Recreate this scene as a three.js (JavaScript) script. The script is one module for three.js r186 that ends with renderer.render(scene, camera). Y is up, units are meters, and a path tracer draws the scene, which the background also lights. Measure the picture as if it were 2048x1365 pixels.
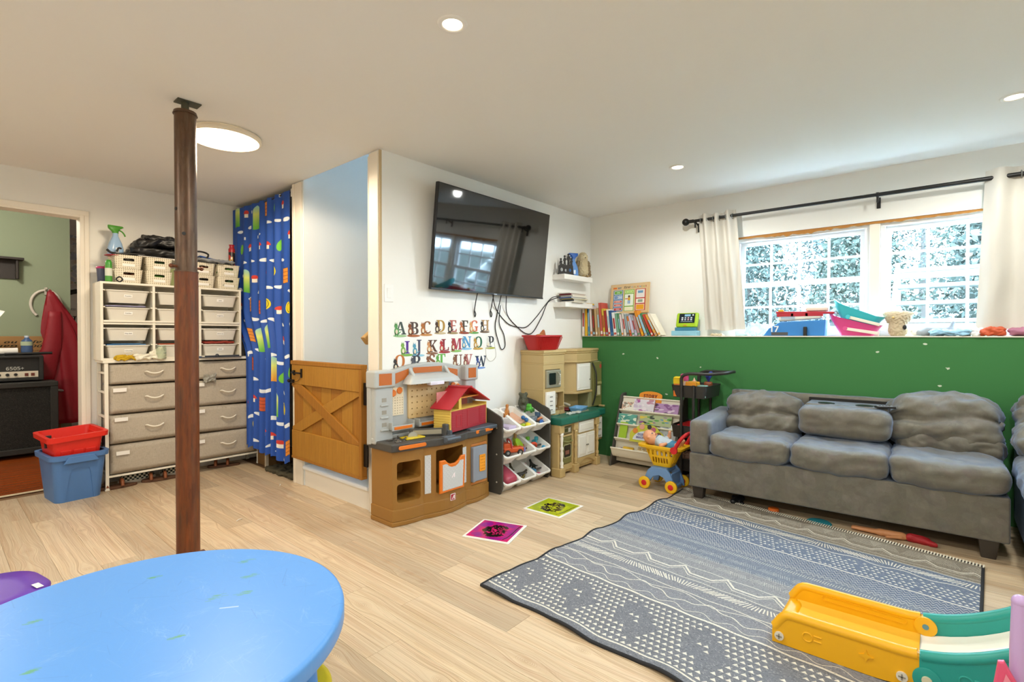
import * as THREE from 'three';
import { RoundedBoxGeometry } from 'three/addons/geometries/RoundedBoxGeometry.js';
import { mergeGeometries, mergeVertices, toCreasedNormals } from 'three/addons/utils/BufferGeometryUtils.js';
import { MarchingCubes } from 'three/addons/objects/MarchingCubes.js';
import { FontLoader } from 'three/addons/loaders/FontLoader.js';
import { TextGeometry } from 'three/addons/geometries/TextGeometry.js';
import { RectAreaLightUniformsLib } from 'three/addons/lights/RectAreaLightUniformsLib.js';
import { Brush, Evaluator, SUBTRACTION } from 'three-bvh-csg';
import { createNoise3D } from 'simplex-noise';

// ---------------------------------------------------------------- camera, sky, exposure
const scene = new THREE.Scene();
const camera = new THREE.PerspectiveCamera(68.16, 2048 / 1365, 0.05, 200);
camera.position.set(0, 1.2, 0);
{ const yaw = 0.7086, pitch = 0.01135;
  camera.lookAt(Math.cos(yaw) * Math.cos(pitch), 1.2 - Math.sin(pitch), -Math.sin(yaw) * Math.cos(pitch)); }
const renderer = new THREE.WebGLRenderer({ antialias: true });
renderer.toneMapping = THREE.LinearToneMapping;
renderer.toneMappingExposure = 2.32;
renderer.shadowMap.enabled = true;
RectAreaLightUniformsLib.init();
scene.background = new THREE.Color(0.52, 0.76, 1.0);      // pale overcast sky
scene.backgroundIntensity = 16;

// ---------------------------------------------------------------- helpers
function rng(seed) { let s = seed >>> 0; return () => { s = (s + 0x6D2B79F5) >>> 0; let t = Math.imul(s ^ (s >>> 15), 1 | s); t = (t + Math.imul(t ^ (t >>> 7), 61 | t)) ^ t; return ((t ^ (t >>> 14)) >>> 0) / 4294967296; }; }
const noise = createNoise3D(rng(7));
const PI = Math.PI, V = (x, y, z) => new THREE.Vector3(x, y, z);
const mats = {};
function M(color, rough = 0.6, o = {}) {
  const key = color + '|' + rough + '|' + (Object.keys(o).length ? '#' + (M.n = (M.n ?? 0) + 1) : '');
  if (mats[key]) return mats[key];
  const P = o.clearcoat || o.sheen || o.transmission ? THREE.MeshPhysicalMaterial : THREE.MeshStandardMaterial;
  const m = new P({ color, roughness: rough, metalness: 0, ...o });
  return (mats[key] = m);
}
const clean = (g) => { const n = g.index ? g.toNonIndexed() : g; for (const k of Object.keys(n.attributes)) if (!['position', 'normal', 'uv'].includes(k)) n.deleteAttribute(k); if (!n.attributes.normal) n.computeVertexNormals(); if (!n.attributes.uv) n.setAttribute('uv', new THREE.BufferAttribute(new Float32Array(n.attributes.position.count * 2), 2)); n.morphAttributes = {}; return n; };
function merge(list) { list = list.flat(9); return list.length === 1 ? clean(list[0]) : mergeGeometries(list.map(clean)); }
// uv in metres from the dominant axis of the normal
function muv(g, s = 1) {
  g = clean(g); const p = g.attributes.position, n = g.attributes.normal, u = g.attributes.uv;
  for (let t = 0; t < p.count; t += 3) {
    let nx = 0, ny = 0, nz = 0;
    for (let k = 0; k < 3; k++) { nx += n.getX(t + k); ny += n.getY(t + k); nz += n.getZ(t + k); }
    nx = Math.abs(nx); ny = Math.abs(ny); nz = Math.abs(nz);
    for (let k = 0; k < 3; k++) { const i = t + k, x = p.getX(i), y = p.getY(i), z = p.getZ(i);
      if (ny >= nx && ny >= nz) u.setXY(i, x * s, z * s); else if (nx >= nz) u.setXY(i, z * s, y * s); else u.setXY(i, x * s, y * s); }
  }
  return g;
}
const T = (g, x = 0, y = 0, z = 0) => g.translate(x, y, z);
const RX = (g, a) => g.rotateX(a), RY = (g, a) => g.rotateY(a), RZ = (g, a) => g.rotateZ(a);
function bb(x0, x1, y0, y1, z0, z1, r = 0, seg = 2) {      // box from its bounds, edges rounded by r
  const w = x1 - x0, h = y1 - y0, d = z1 - z0;
  const g = r ? new RoundedBoxGeometry(w, h, d, seg, Math.min(r, w / 2.01, h / 2.01, d / 2.01)) : new THREE.BoxGeometry(w, h, d);
  return T(g, (x0 + x1) / 2, (y0 + y1) / 2, (z0 + z1) / 2);
}
const box = (w, h, d, x = 0, y = 0, z = 0, r = 0) => bb(x - w / 2, x + w / 2, y - h / 2, y + h / 2, z - d / 2, z + d / 2, r);
const cyl = (r0, r1, h, x = 0, y = 0, z = 0, seg = 24) => T(new THREE.CylinderGeometry(r1, r0, h, seg), x, y + h / 2, z);   // r0 at the base
const ball = (r, x = 0, y = 0, z = 0, sx = 1, sy = 1, sz = 1, seg = 16) => T(new THREE.SphereGeometry(r, seg, Math.max(6, seg >> 1) + 2).scale(sx, sy, sz), x, y, z);
const lathe = (pts, seg = 32) => new THREE.LatheGeometry(pts.map(([r, y]) => new THREE.Vector2(r, y)), seg);
const tube = (pts, r, seg = 24, rs = 8, closed = false) => { const c = new THREE.CatmullRomCurve3(pts.map((p) => V(...p)), closed, 'centripetal'); return new THREE.TubeGeometry(c, seg, r, rs, closed); };
function rod(a, b, r, seg = 12, r2 = r) { const A = V(...a), Bv = V(...b), d = Bv.clone().sub(A), g = new THREE.CylinderGeometry(r2, r, d.length(), seg); g.applyQuaternion(new THREE.Quaternion().setFromUnitVectors(V(0, 1, 0), d.clone().normalize())); const c = A.add(Bv).multiplyScalar(0.5); return T(g, c.x, c.y, c.z); }
function beam(a, b, w, h, up = [0, 1, 0], r = 0) {          // rectangular bar from a to b
  const A = V(...a), Bv = V(...b), d = Bv.clone().sub(A), L = d.length(), z = d.normalize(), x = V(...up).cross(z).normalize(), y = z.clone().cross(x);
  const g = r ? new RoundedBoxGeometry(w, h, L, 1, r) : new THREE.BoxGeometry(w, h, L);
  const m = new THREE.Matrix4().makeBasis(x, y, z); const c = A.add(Bv).multiplyScalar(0.5); m.setPosition(c); return g.applyMatrix4(m);
}
function shp(pts, holes = []) { const s = new THREE.Shape(pts.map(([x, y]) => new THREE.Vector2(x, y))); for (const h of holes) s.holes.push(new THREE.Path(h.map(([x, y]) => new THREE.Vector2(x, y)))); return s; }
const ext = (s, depth, bevel = 0, seg = 1, cs = 12) => new THREE.ExtrudeGeometry(s, { depth: depth - 2 * bevel, bevelEnabled: bevel > 0, bevelSize: bevel, bevelThickness: bevel, bevelOffset: -bevel, bevelSegments: seg, curveSegments: cs, steps: 1 }).translate(0, 0, bevel);
const rectPts = (x0, x1, y0, y1, r = 0, n = 4) => { if (!r) return [[x0, y0], [x1, y0], [x1, y1], [x0, y1]]; const o = []; for (const [cx, cy, a] of [[x1 - r, y1 - r, 0], [x0 + r, y1 - r, 1], [x0 + r, y0 + r, 2], [x1 - r, y0 + r, 3]]) for (let k = 0; k <= n; k++) { const t = (a + k / n) * PI / 2; o.push([cx + r * Math.cos(t), cy + r * Math.sin(t)]); } return o; };
const circPts = (x, y, r, n = 12, ry = r) => Array.from({ length: n }, (_, k) => [x + r * Math.cos(k / n * 2 * PI), y + ry * Math.sin(k / n * 2 * PI)]);
const ring = (w, d, r, y, n = 4, cx = 0, cz = 0) => rectPts(-w / 2, w / 2, -d / 2, d / 2, Math.min(r, w / 2.01, d / 2.01), n).map(([x, z]) => [x + cx, y, z + cz]);
function loft(rings, capA = true, capB = true, crease = 0.6) {          // skin through rings of equal length
  const pos = [], n = rings[0].length; const tri = (a, b, c) => pos.push(...a, ...b, ...c);
  for (let k = 0; k + 1 < rings.length; k++) for (let i = 0; i < n; i++) { const j = (i + 1) % n, a = rings[k][i], b = rings[k][j], c = rings[k + 1][i], d = rings[k + 1][j]; tri(a, c, b); tri(b, c, d); }
  const cap = (R, flip) => { const c = [0, 1, 2].map((q) => R.reduce((s, p) => s + p[q], 0) / n); for (let i = 0; i < n; i++) { const j = (i + 1) % n; flip ? tri(c, R[j], R[i]) : tri(c, R[i], R[j]); } };
  if (capA) cap(rings[0], false); if (capB) cap(rings[rings.length - 1], true);
  const g = new THREE.BufferGeometry(); g.setAttribute('position', new THREE.Float32BufferAttribute(pos, 3)); 
  return toCreasedNormals(g, crease);
}
// open tub: bottom w0 x d0, top w1 x d1
function tub(w0, d0, w1, d1, h, t = 0.003, rim = 0.008, r = 0.015) {
  return loft([ring(w0, d0, r, 0), ring(w1, d1, r, h - rim), ring(w1 + 2 * rim, d1 + 2 * rim, r + rim, h - rim), ring(w1 + 2 * rim, d1 + 2 * rim, r + rim, h), ring(w1 - 2 * t, d1 - 2 * t, r, h), ring(w0 - 2 * t, d0 - 2 * t, r, t)]);
}
// soft upholstered block: rounded box with bulge and wrinkles
function soft(w, h, d, r, o = {}) {
  const { seg = [20, 8, 16], bulge = 0, wrinkle = 0, freq = 6, seed = 0, fn } = o;
  let g = new THREE.BoxGeometry(w, h, d, ...seg); g.deleteAttribute('uv'); g.deleteAttribute('normal'); g = mergeVertices(g, 1e-5);
  const p = g.attributes.position, q = V(0, 0, 0), c = V(0, 0, 0);
  for (let i = 0; i < p.count; i++) {
    q.fromBufferAttribute(p, i);
    c.set(THREE.MathUtils.clamp(q.x, -w / 2 + r, w / 2 - r), THREE.MathUtils.clamp(q.y, -h / 2 + r, h / 2 - r), THREE.MathUtils.clamp(q.z, -d / 2 + r, d / 2 - r));
    const nrm = q.clone().sub(c); if (nrm.lengthSq() > 1e-12) { nrm.normalize(); q.copy(c).addScaledVector(nrm, r); }
    const u = 2 * q.x / w, v = 2 * q.y / h, s = 2 * q.z / d;
    q.y += bulge * Math.sign(v) * Math.abs(v) * (1 - u * u) * (1 - s * s);
    q.z += bulge * 0.6 * Math.sign(s) * Math.abs(s) * (1 - u * u) * (1 - v * v);
    if (wrinkle) q.addScaledVector(nrm.lengthSq() > 0 ? nrm : V(0, 1, 0), wrinkle * (noise(q.x * freq + seed, q.y * freq * 1.7, q.z * freq + seed) + 0.5 * noise(q.x * freq * 2.3, q.y * freq * 4 + seed, q.z * freq * 2.3)));
    if (fn) fn(q, u, v, s);
    p.setXYZ(i, q.x, q.y, q.z);
  }
  g.computeVertexNormals(); return g;
}
// smooth union of tapered capsules [ax,ay,az, bx,by,bz, ra, rb], meshed with marching cubes
function blob(caps, k = 0.02, res = 48, fn) {
  const lo = [1e9, 1e9, 1e9], hi = [-1e9, -1e9, -1e9];
  for (const c of caps) for (let a = 0; a < 3; a++) { const R = Math.max(c[6], c[7] ?? c[6]) + k; lo[a] = Math.min(lo[a], c[a] - R, c[a + 3] - R); hi[a] = Math.max(hi[a], c[a] + R, c[a + 3] + R); }
  const half = Math.max(hi[0] - lo[0], hi[1] - lo[1], hi[2] - lo[2]) / 2 * 1.12, ctr = [0, 1, 2].map((a) => (lo[a] + hi[a]) / 2);
  const mc = new MarchingCubes(res, new THREE.MeshStandardMaterial(), false, false, 60000); mc.isolation = 0;
  const h = res / 2;
  for (let z = 0; z < res; z++) for (let y = 0; y < res; y++) for (let x = 0; x < res; x++) {
    const px = ctr[0] + (x - h) / h * half, py = ctr[1] + (y - h) / h * half, pz = ctr[2] + (z - h) / h * half;
    let d = 1e9;
    for (const c of caps) {
      const bx = c[3] - c[0], by = c[4] - c[1], bz = c[5] - c[2], qx = px - c[0], qy = py - c[1], qz = pz - c[2], L = bx * bx + by * by + bz * bz;
      const t = L ? Math.max(0, Math.min(1, (qx * bx + qy * by + qz * bz) / L)) : 0, r = c[6] + ((c[7] ?? c[6]) - c[6]) * t;
      const e = Math.hypot(qx - bx * t, qy - by * t, qz - bz * t) - r;
      const m = Math.max(0, 1 - Math.abs(d - e) / k); d = Math.min(d, e) - m * m * k / 4;
    }
    if (fn) d += fn(px, py, pz);
    mc.field[x + y * res + z * res * res] = -d;
  }
  mc.update(); const n = mc.count ?? mc.geometry.drawRange.count;
  const g = new THREE.BufferGeometry(); g.setAttribute('position', new THREE.Float32BufferAttribute(Array.from(mc.positionArray.slice(0, n * 3)), 3));
  g.scale(half, half, half).translate(...ctr);
  const w = mergeVertices(g, half * 1e-4); w.computeVertexNormals(); return w;
}
const ev = new Evaluator(); ev.useGroups = false; ev.attributes = ['position', 'normal', 'uv'];
function cut(g, ...tools) { let a = new Brush(clean(g)); a.updateMatrixWorld(); for (const t of tools.flat()) { const b = new Brush(clean(t)); b.updateMatrixWorld(); a = ev.evaluate(a, b, SUBTRACTION); } const r = new THREE.BufferGeometry(); for (const k of ['position', 'normal', 'uv']) r.setAttribute(k, a.geometry.attributes[k].clone()); if (a.geometry.index) { const c = a.geometry.drawRange.count; r.setIndex(Array.from(a.geometry.index.array).slice(0, c === Infinity ? undefined : c)); } return clean(r); }

const used = {};
const numbered = (n) => { const k = (used[n] = (used[n] ?? -1) + 1); return k ? n + '_' + String(k).padStart(3, '0') : n; };
function obj(name, geoms, mat, parent) { const g = merge([geoms]); if (mat.userData.muv) muv(g, mat.userData.muv); const m = new THREE.Mesh(g, mat); m.name = parent ? name : numbered(name); (parent ?? scene).add(m); return m; }
function tag(o, label, category, group) { o.userData = { label, category }; if (group) o.userData.group = group; return o; }
function thing(name, label, category, [x, y, z] = [0, 0, 0], turn = 0, group) { const o = new THREE.Group(); o.name = numbered(name); o.position.set(x, y, z); o.rotation.y = turn; scene.add(o); return tag(o, label, category, group); }
function struct(name, geoms, mat, parent) { const m = obj(name, geoms, mat, parent); if (!parent) m.userData.kind = 'structure'; return m; }
function one(name, geoms, mat, label, category, pos = [0, 0, 0], turn = 0, group) { const m = obj(name, geoms, mat); m.position.set(...pos); m.rotation.y = turn; return tag(m, label, category, group); }
function copyOf(o, [x, y, z], turn = 0, label, group) { const c = o.clone(); c.name = numbered(o.name.replace(/_\d{3}$/, '')); c.position.set(x, y, z); c.rotation.set(0, turn, 0); c.userData = { ...o.userData }; if (label) c.userData.label = label; if (group) c.userData.group = group; scene.add(c); return c; }
// canvas texture
function cv(w, h, draw, rep) { const c = document.createElement('canvas'); c.width = w; c.height = h; const x = c.getContext('2d'); draw(x, w, h); const t = new THREE.CanvasTexture(c); t.colorSpace = THREE.SRGBColorSpace; if (rep) { t.wrapS = t.wrapT = THREE.RepeatWrapping; } return t; }
// grey noise map, for relief and mottling
function grain(n, f, seed, lo = 0, hi = 255, sx = 1, sy = 1) { const d = new Uint8Array(n * n * 4), nz = createNoise3D(rng(seed)); for (let j = 0; j < n; j++) for (let i = 0; i < n; i++) { let v = 0, a = 1, s = 0; for (let o = 0; o < 4; o++) { const F = f * (1 << o), A = i / n * 2 * PI; v += a * nz(Math.cos(A) * F * sx / 6, Math.sin(A) * F * sx / 6, Math.sin(j / n * PI * 2) * F * sy / 6 + 3 * Math.cos(j / n * PI * 2) * sy); s += a; a *= 0.6; } v = lo + (hi - lo) * (v / s * 0.5 + 0.5); const k = (j * n + i) * 4; d[k] = d[k + 1] = d[k + 2] = v; d[k + 3] = 255; } const t = new THREE.DataTexture(d, n, n); t.wrapS = t.wrapT = THREE.RepeatWrapping; t.magFilter = THREE.LinearFilter; t.needsUpdate = true; return t; }
const quad = (w, h) => new THREE.PlaneGeometry(w, h);
const font = {};
for (const f of ['sans_bold', 'sans_regular', 'serif_bold']) font[f] = await new FontLoader().loadAsync('fonts/droid/droid_' + f + '.typeface.json');
const text = (s, size, depth = 0.001, f = 'sans_bold') => { const g = new TextGeometry(s, { font: font[f], size, depth, curveSegments: 4, bevelEnabled: false }); g.computeBoundingBox(); const b = g.boundingBox; return g.translate(-(b.min.x + b.max.x) / 2, -(b.min.y + b.max.y) / 2, 0); };

// ---------------------------------------------------------------- measures of the place
const CE = 2.432, ZT = -2.84, XC = 1.972, ZD = -5.158, XW = 4.58, XG = 4.43, LY = 1.193;

// ---------------------------------------------------------------- room materials
const wallBump = grain(256, 6, 3);
const wallMat = (c) => { const m = M(c, 0.85, { bumpMap: wallBump, bumpScale: 0.0012 }); m.userData.muv = 0.8; return m; };
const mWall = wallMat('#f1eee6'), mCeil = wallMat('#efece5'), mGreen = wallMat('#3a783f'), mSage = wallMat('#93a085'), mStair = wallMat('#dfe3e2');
const mTrim = M('#efe6d6', 0.5), mWhite = M('#f2efe8', 0.45), mBlack = M('#141313', 0.45), mRawWood = M('#b8894e', 0.7);

// oak laminate: eight boards side by side in one map
const oakMap = cv(2048, 2048, (x, w, h) => {
  const r = rng(11);
  for (let s = 0; s < 8; s++) {
    const x0 = s * 256, b = 0.9 + r() * 0.16, base = [205 * b, 184 * b, 154 * b];
    x.save(); x.beginPath(); x.rect(x0, 0, 256, h); x.clip();
    x.fillStyle = `rgb(${base.map(Math.round)})`; x.fillRect(x0, 0, 256, h);
    for (let k = 0; k < 40; k++) { const cx = x0 + r() * 256, cw = 8 + r() * 40; x.fillStyle = r() < 0.5 ? `rgba(240,212,174,${0.05 + r() * 0.1})` : `rgba(165,118,76,${0.04 + r() * 0.09})`; const y0 = r() * h - 300, L = 300 + r() * 1300; x.beginPath(); x.ellipse(cx, y0 + L / 2, cw / 2, L / 2, 0, 0, 7); x.fill(); }
    const knots = []; for (let k = 0; k < 2 + (s % 3); k++) knots.push([x0 + 60 + r() * 140, 150 + r() * (h - 300), 26 + r() * 30]);
    for (let k = 0; k < 210; k++) {                            // grain lines that swerve round the knots
      const gx = x0 + r() * 256, dark = r(); x.strokeStyle = dark < 0.75 ? `rgba(140,104,70,${0.1 + r() * 0.28})` : `rgba(250,228,196,${0.1 + r() * 0.15})`; x.lineWidth = 0.7 + r() * 1.6; x.beginPath();
      const y0 = r() < 0.5 ? 0 : r() * h, y1 = y0 + 300 + r() * h; const ph = r() * 9;
      for (let y = y0; y < Math.min(y1, h + 20); y += 16) { let X = gx + 5 * Math.sin(y / 190 + ph + s); for (const [kx, ky, kr] of knots) { const dy = (y - ky) / (kr * 3.2), dx = X - kx, f = Math.exp(-dy * dy) * Math.exp(-Math.abs(dx) / (kr * 2)); X += Math.sign(dx || 1) * kr * f; } y === y0 ? x.moveTo(X, y) : x.lineTo(X, y); }
      x.stroke();
    }
    for (const [kx, ky, kr] of knots) for (let q = 0; q < 5; q++) { x.strokeStyle = `rgba(128,84,48,${0.6 - q * 0.1})`; x.lineWidth = 2; x.beginPath(); x.ellipse(kx, ky, kr * 0.15 * (q + 1), kr * 0.32 * (q + 1), 0, 0, 7); x.stroke(); }
    x.restore();
  }
});
const mOak = M('#ffffff', 0.42, { map: oakMap });

// ---------------------------------------------------------------- floor with its boards
const floor = struct('floor', bb(-1.75, 4.7, -0.15, -0.006, ZD - 0.12, 2.05), M('#7a5c3e', 0.9));
{
  const r = rng(5), W = 0.1555, L = 1.275, gap = 0.0011, cache = {};
  const board = (w, l, v, o) => { const key = [w.toFixed(3), l.toFixed(3), v, o].join(); if (cache[key]) return cache[key]; const g = bb(0, w, -0.006, 0, 0, l); const p = g.attributes.position, u = g.attributes.uv; for (let i = 0; i < p.count; i++) u.setXY(i, (v + 0.02 + 0.96 * p.getX(i) / W) / 8, o + (1 - o) * p.getZ(i) / L * 0.98); return (cache[key] = g); };
  const known = { 0: 0.55, 7: -0.545, 8: -0.06, 5: -0.345, 10: -0.685 };
  for (let c = -13; c < 27; c++) {
    const x0 = Math.max(0.28 + c * W, -1.7), x1 = Math.min(0.28 + (c + 1) * W, XG); if (x1 - x0 < 0.02) continue;
    const off = known[c] ?? -((r() * 0.55 + 0.36 * (((c % 4) + 4) % 4)) % 1.275);
    for (let z = off - 5 * L; z < 2.0; z += L) {
      const zMin = x1 > XC + 0.02 ? (x0 >= XC - 0.02 ? ZT : -5.14) : ZD - 0.02, a = Math.max(z, zMin), b = Math.min(z + L, 2.0); if (b - a < 0.03) continue;
      const m = new THREE.Mesh(board(x1 - x0 - gap, Math.round((b - a - gap) * 1000) / 1000, Math.floor(r() * 8), 0), mOak); m.name = 'plank'; m.position.set(x0, 0, a); floor.add(m);
    }
  }
}

// ---------------------------------------------------------------- walls and ceiling (all with thickness)
struct('ceiling', [bb(-1.75, XC + 0.003, CE, CE + 0.14, -5.158, 2.05), bb(XC + 0.003, 4.75, CE, CE + 0.14, ZT - 0.11, 2.05), bb(XC + 0.003, 2.9, CE, CE + 0.14, -5.158, -3.87)], mCeil);
struct('wall_door', [bb(0.817, 2.9, 0, CE, ZD - 0.12, ZD), bb(-1.75, -0.12, 0, CE, ZD - 0.12, ZD), bb(-0.12, 0.817, 2.14, CE, ZD - 0.12, ZD)], mWall);
struct('wall_television', bb(XC, XW, 0, CE, ZT - 0.109, ZT), mWall);
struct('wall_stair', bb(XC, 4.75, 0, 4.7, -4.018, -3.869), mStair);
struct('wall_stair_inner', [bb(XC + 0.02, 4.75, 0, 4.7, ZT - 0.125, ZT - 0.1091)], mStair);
struct('wall_closet', [bb(2.78, 2.9, 0, CE, -5.158, -4.018)], M('#5e4a38', 0.9));
struct('wall_window', [bb(XW, XW + 0.14, LY, CE, ZT - 0.11, -1.385), bb(XW, XW + 0.14, LY, CE, 0.6, 2.05), bb(XW, XW + 0.14, 2.045, CE, -1.385, 0.6)], mWall);
struct('wall_green', bb(XG, XW + 0.14, -0.02, LY - 0.006, ZT + 0.0005, 2.05), mGreen);
{ const r = rng(77), m = M('#cfd6c2', 0.9); for (const [z, y] of [[-2.02, 0.99], [-1.93, 0.66], [-1.98, 0.63], [-1.62, 0.92], [-0.1, 1.14], [-0.36, 1.08], [0.02, 0.98], [-2.37, 1.02], [-0.02, 0.86]]) { const n = 7, p = Array.from({ length: n }, (_, k) => { const a = k / n * 2 * PI, R = 0.004 + 0.007 * r(); return [R * 1.5 * Math.cos(a), R * Math.sin(a)]; }); struct('paint_chip', T(ext(shp(p), 0.0012).rotateY(-PI / 2), XG + 0.0002, y, z), m, scene.getObjectByName('wall_green')); } }
struct('wall_back', bb(-1.75, -1.63, 0, CE, -5.158, 2.05), mWall);
struct('wall_right', bb(-1.63, XG, 0, CE, 1.93, 2.05), mWall);
// upstairs end of the stairwell: roof, and an end wall with an opening to daylight
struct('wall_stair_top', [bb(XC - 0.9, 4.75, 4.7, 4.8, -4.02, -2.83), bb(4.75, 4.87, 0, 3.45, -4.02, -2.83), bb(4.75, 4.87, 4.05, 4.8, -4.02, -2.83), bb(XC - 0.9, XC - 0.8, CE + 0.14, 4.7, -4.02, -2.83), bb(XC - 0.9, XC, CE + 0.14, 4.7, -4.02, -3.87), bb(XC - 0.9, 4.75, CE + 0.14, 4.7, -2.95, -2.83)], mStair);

// ledge cap, chipped along its front
{ const r = rng(9), pts = []; for (let z = ZT + 0.001; z < 2.0; z += 0.035) pts.push([z, -0.004 - 0.006 * r() - (r() < 0.12 ? 0.012 * r() : 0)]);
  const s = [[ZT + 0.001, 0.15], ...pts, [2.0, 0.15]]; const g = RX(ext(shp(s.map(([z, x]) => [x, -z])), 0.008), -PI / 2); T(g, XG, LY - 0.006, 0);
  struct('trim_1', g, M('#ebe3d2', 0.6)); }
// bullnose end boards of the two wall ends beside the stair
struct('trim_2', [bb(XC - 0.014, XC, 0, CE - 0.012, -2.949, ZT - 0.006, 0.003), bb(XC - 0.018, XC + 0.01, 0, CE - 0.03, -2.957, -2.946, 0.004)], mTrim);
struct('trim_3', [bb(XC - 0.014, XC, 0, CE - 0.01, -4.018, -3.885, 0.003), bb(XC - 0.02, XC - 0.008, 0, CE - 0.01, -4.024, -3.99, 0.004)], mTrim);
struct('trim_4', [bb(XC - 0.004, XC + 0.012, 0, CE - 0.004, ZT - 0.0059, ZT + 0.003)], M('#c9b18a', 0.9));
// door casing and jambs
struct('door_1', [bb(0.805, 0.832, 0, 2.15, ZD - 0.13, ZD + 0.012, 0.003), bb(0.832, 0.862, 0, 2.18, ZD, ZD + 0.012, 0.004), bb(-0.14, 0.862, 2.14, 2.18, ZD, ZD + 0.014, 0.004), bb(-0.12, 0.805, 2.125, 2.14, ZD - 0.13, ZD + 0.01)], mTrim);
struct('trim_5', [bb(-0.12, 0.805, 0.0005, 0.007, ZD - 0.15, ZD - 0.11, 0.003)], M('#d9c6a2', 0.5));
// raw wood strip with old foam above the window
{ const r = rng(21), z0 = -1.385, z1 = 0.6, pts = []; for (let i = 0; i <= 90; i++) { const t = i / 90, z = z0 + (z1 - z0) * t; pts.push([z, 2.030 - (t > 0.1 && t < 0.72 ? 0.02 * Math.max(0, Math.sin(t * 9 - 0.5)) * r() + 0.008 * r() : 0.004 * r())]); }
  const g = ext(shp([...pts, [z1, 2.047], [z0, 2.047]]), 0.012).rotateY(-PI / 2); struct('trim_6', T(g, XW + 0.024, 0, 0), M('#b57a35', 0.8)); }

// ---------------------------------------------------------------- windows
const mGlass = M('#ffffff', 0.02, { transmission: 1, thickness: 0, ior: 1.45 }), mVinyl = M('#f1f2f2', 0.4);
function windowUnit(n, z0, z1) {
  const x0 = XW + 0.045, x1 = XW + 0.12, y0 = LY + 0.035, y1 = 2.034, ym = 1.63;
  const w = struct('window_' + n, [bb(x0, x1, y0 - 0.034, y0, z0, z1, 0.004), bb(x0, x1, y1 - 0.03, y1, z0, z1, 0.004), bb(x0, x1, y0, y1 - 0.03, z0, z0 + 0.032, 0.004), bb(x0, x1, y0, y1 - 0.03, z1 - 0.032, z1, 0.004)], mVinyl);
  const sash = (a, b, xs, top) => {
    const s = 0.03, s2 = struct('sash', [bb(xs, xs + 0.03, a, a + 0.035, z0 + 0.032, z1 - 0.032, 0.003), bb(xs, xs + 0.03, b - 0.035, b, z0 + 0.032, z1 - 0.032, 0.003), bb(xs, xs + 0.03, a + 0.035, b - 0.035, z0 + 0.032, z0 + 0.032 + s, 0.003), bb(xs, xs + 0.03, a + 0.035, b - 0.035, z1 - 0.032 - s, z1 - 0.032, 0.003)], mVinyl, w);
    const za = z0 + 0.062, zb = z1 - 0.062, ya = a + 0.035, yb = b - 0.035, mid = (ya + yb) / 2;
    for (let i = 0; i < 4; i++) for (let j = 0; j < 2; j++) { const p0 = za + (zb - za) * i / 4, p1 = za + (zb - za) * (i + 1) / 4, q0 = j ? mid : ya, q1 = j ? yb : mid; const pn = struct('pane', T(RY(quad(p1 - p0, q1 - q0), -PI / 2), xs + 0.015, (q0 + q1) / 2, (p0 + p1) / 2), mGlass, s2); }
    for (let i = 1; i < 4; i++) struct('muntin', bb(xs + 0.008, xs + 0.022, ya, yb, za + (zb - za) * i / 4 - 0.009, za + (zb - za) * i / 4 + 0.009), mVinyl, s2);
    struct('muntin', bb(xs + 0.007, xs + 0.023, mid - 0.009, mid + 0.009, za, zb), mVinyl, s2);
  };
  sash(ym - 0.02, y1 - 0.03, x0 + 0.036, true); sash(y0, ym + 0.02, x0 + 0.004, false);
}
windowUnit(1, -1.385, -0.43); windowUnit(2, -0.365, 0.6);
struct('trim_7', [bb(XW + 0.02, XW + 0.12, LY, 2.034, -0.43, -0.365, 0.003)], mTrim);

// ---------------------------------------------------------------- stair: closed risers and treads up to the right
{ const m = M('#eef0f0', 0.4), t = struct('stair', [bb(XC + 0.003, XC + 0.02, 0, 0.14, -3.868, -2.96)], M('#f0e9dc', 0.5));
  for (let k = 0; k < 11; k++) { const x = XC + 0.003 + k * 0.235, y = 0.165 + k * 0.19; struct('tread', bb(x - 0.028, x + 0.26, y - 0.03, y, -3.866, -2.966, 0.013, 3), m, t); if (k) struct('riser', bb(x, x + 0.015, y - 0.19, y - 0.03, -3.866, -2.966), m, t); } }

// ---------------------------------------------------------------- neighbouring room seen through the doorway
struct('floor_neighbour', bb(-1.75, 2.9, -0.15, 0, -8.7, ZD - 0.12), M('#6b3212', 0.9));
{ const f = scene.getObjectByName('floor_neighbour'); const cherry = [cv(128, 512, (x, w, h) => { const r = rng(31); x.fillStyle = '#8f4318'; x.fillRect(0, 0, w, h); for (let k = 0; k < 160; k++) { x.fillStyle = r() < 0.5 ? `rgba(60,20,4,${0.12 * r()})` : `rgba(220,120,50,${0.2 * r()})`; x.fillRect(r() * w, r() * h - 100, 1 + r() * 5, 60 + r() * 300); } })].map((t) => M('#ffffff', 0.25, { map: t })); const g = bb(0, 1.2, 0, 0.004, 0, 0.088);
  { const p = g.attributes.position, u = g.attributes.uv; for (let i = 0; i < p.count; i++) u.setXY(i, p.getZ(i) / 0.088, p.getX(i) / 1.2); }
  for (let k = 0; k < 18; k++) for (let j = -1; j < 2; j++) { const m = new THREE.Mesh(g, cherry[0]); m.name = 'floorboard'; m.position.set(-0.9 + j * 1.201 + (k % 3) * 0.37, 0, ZD - 0.26 - k * 0.089); f.add(m); } }
struct('wall_sage', [bb(-1.75, 1.055, 0, 2.5, -7.42, -7.3)], mSage);
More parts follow.
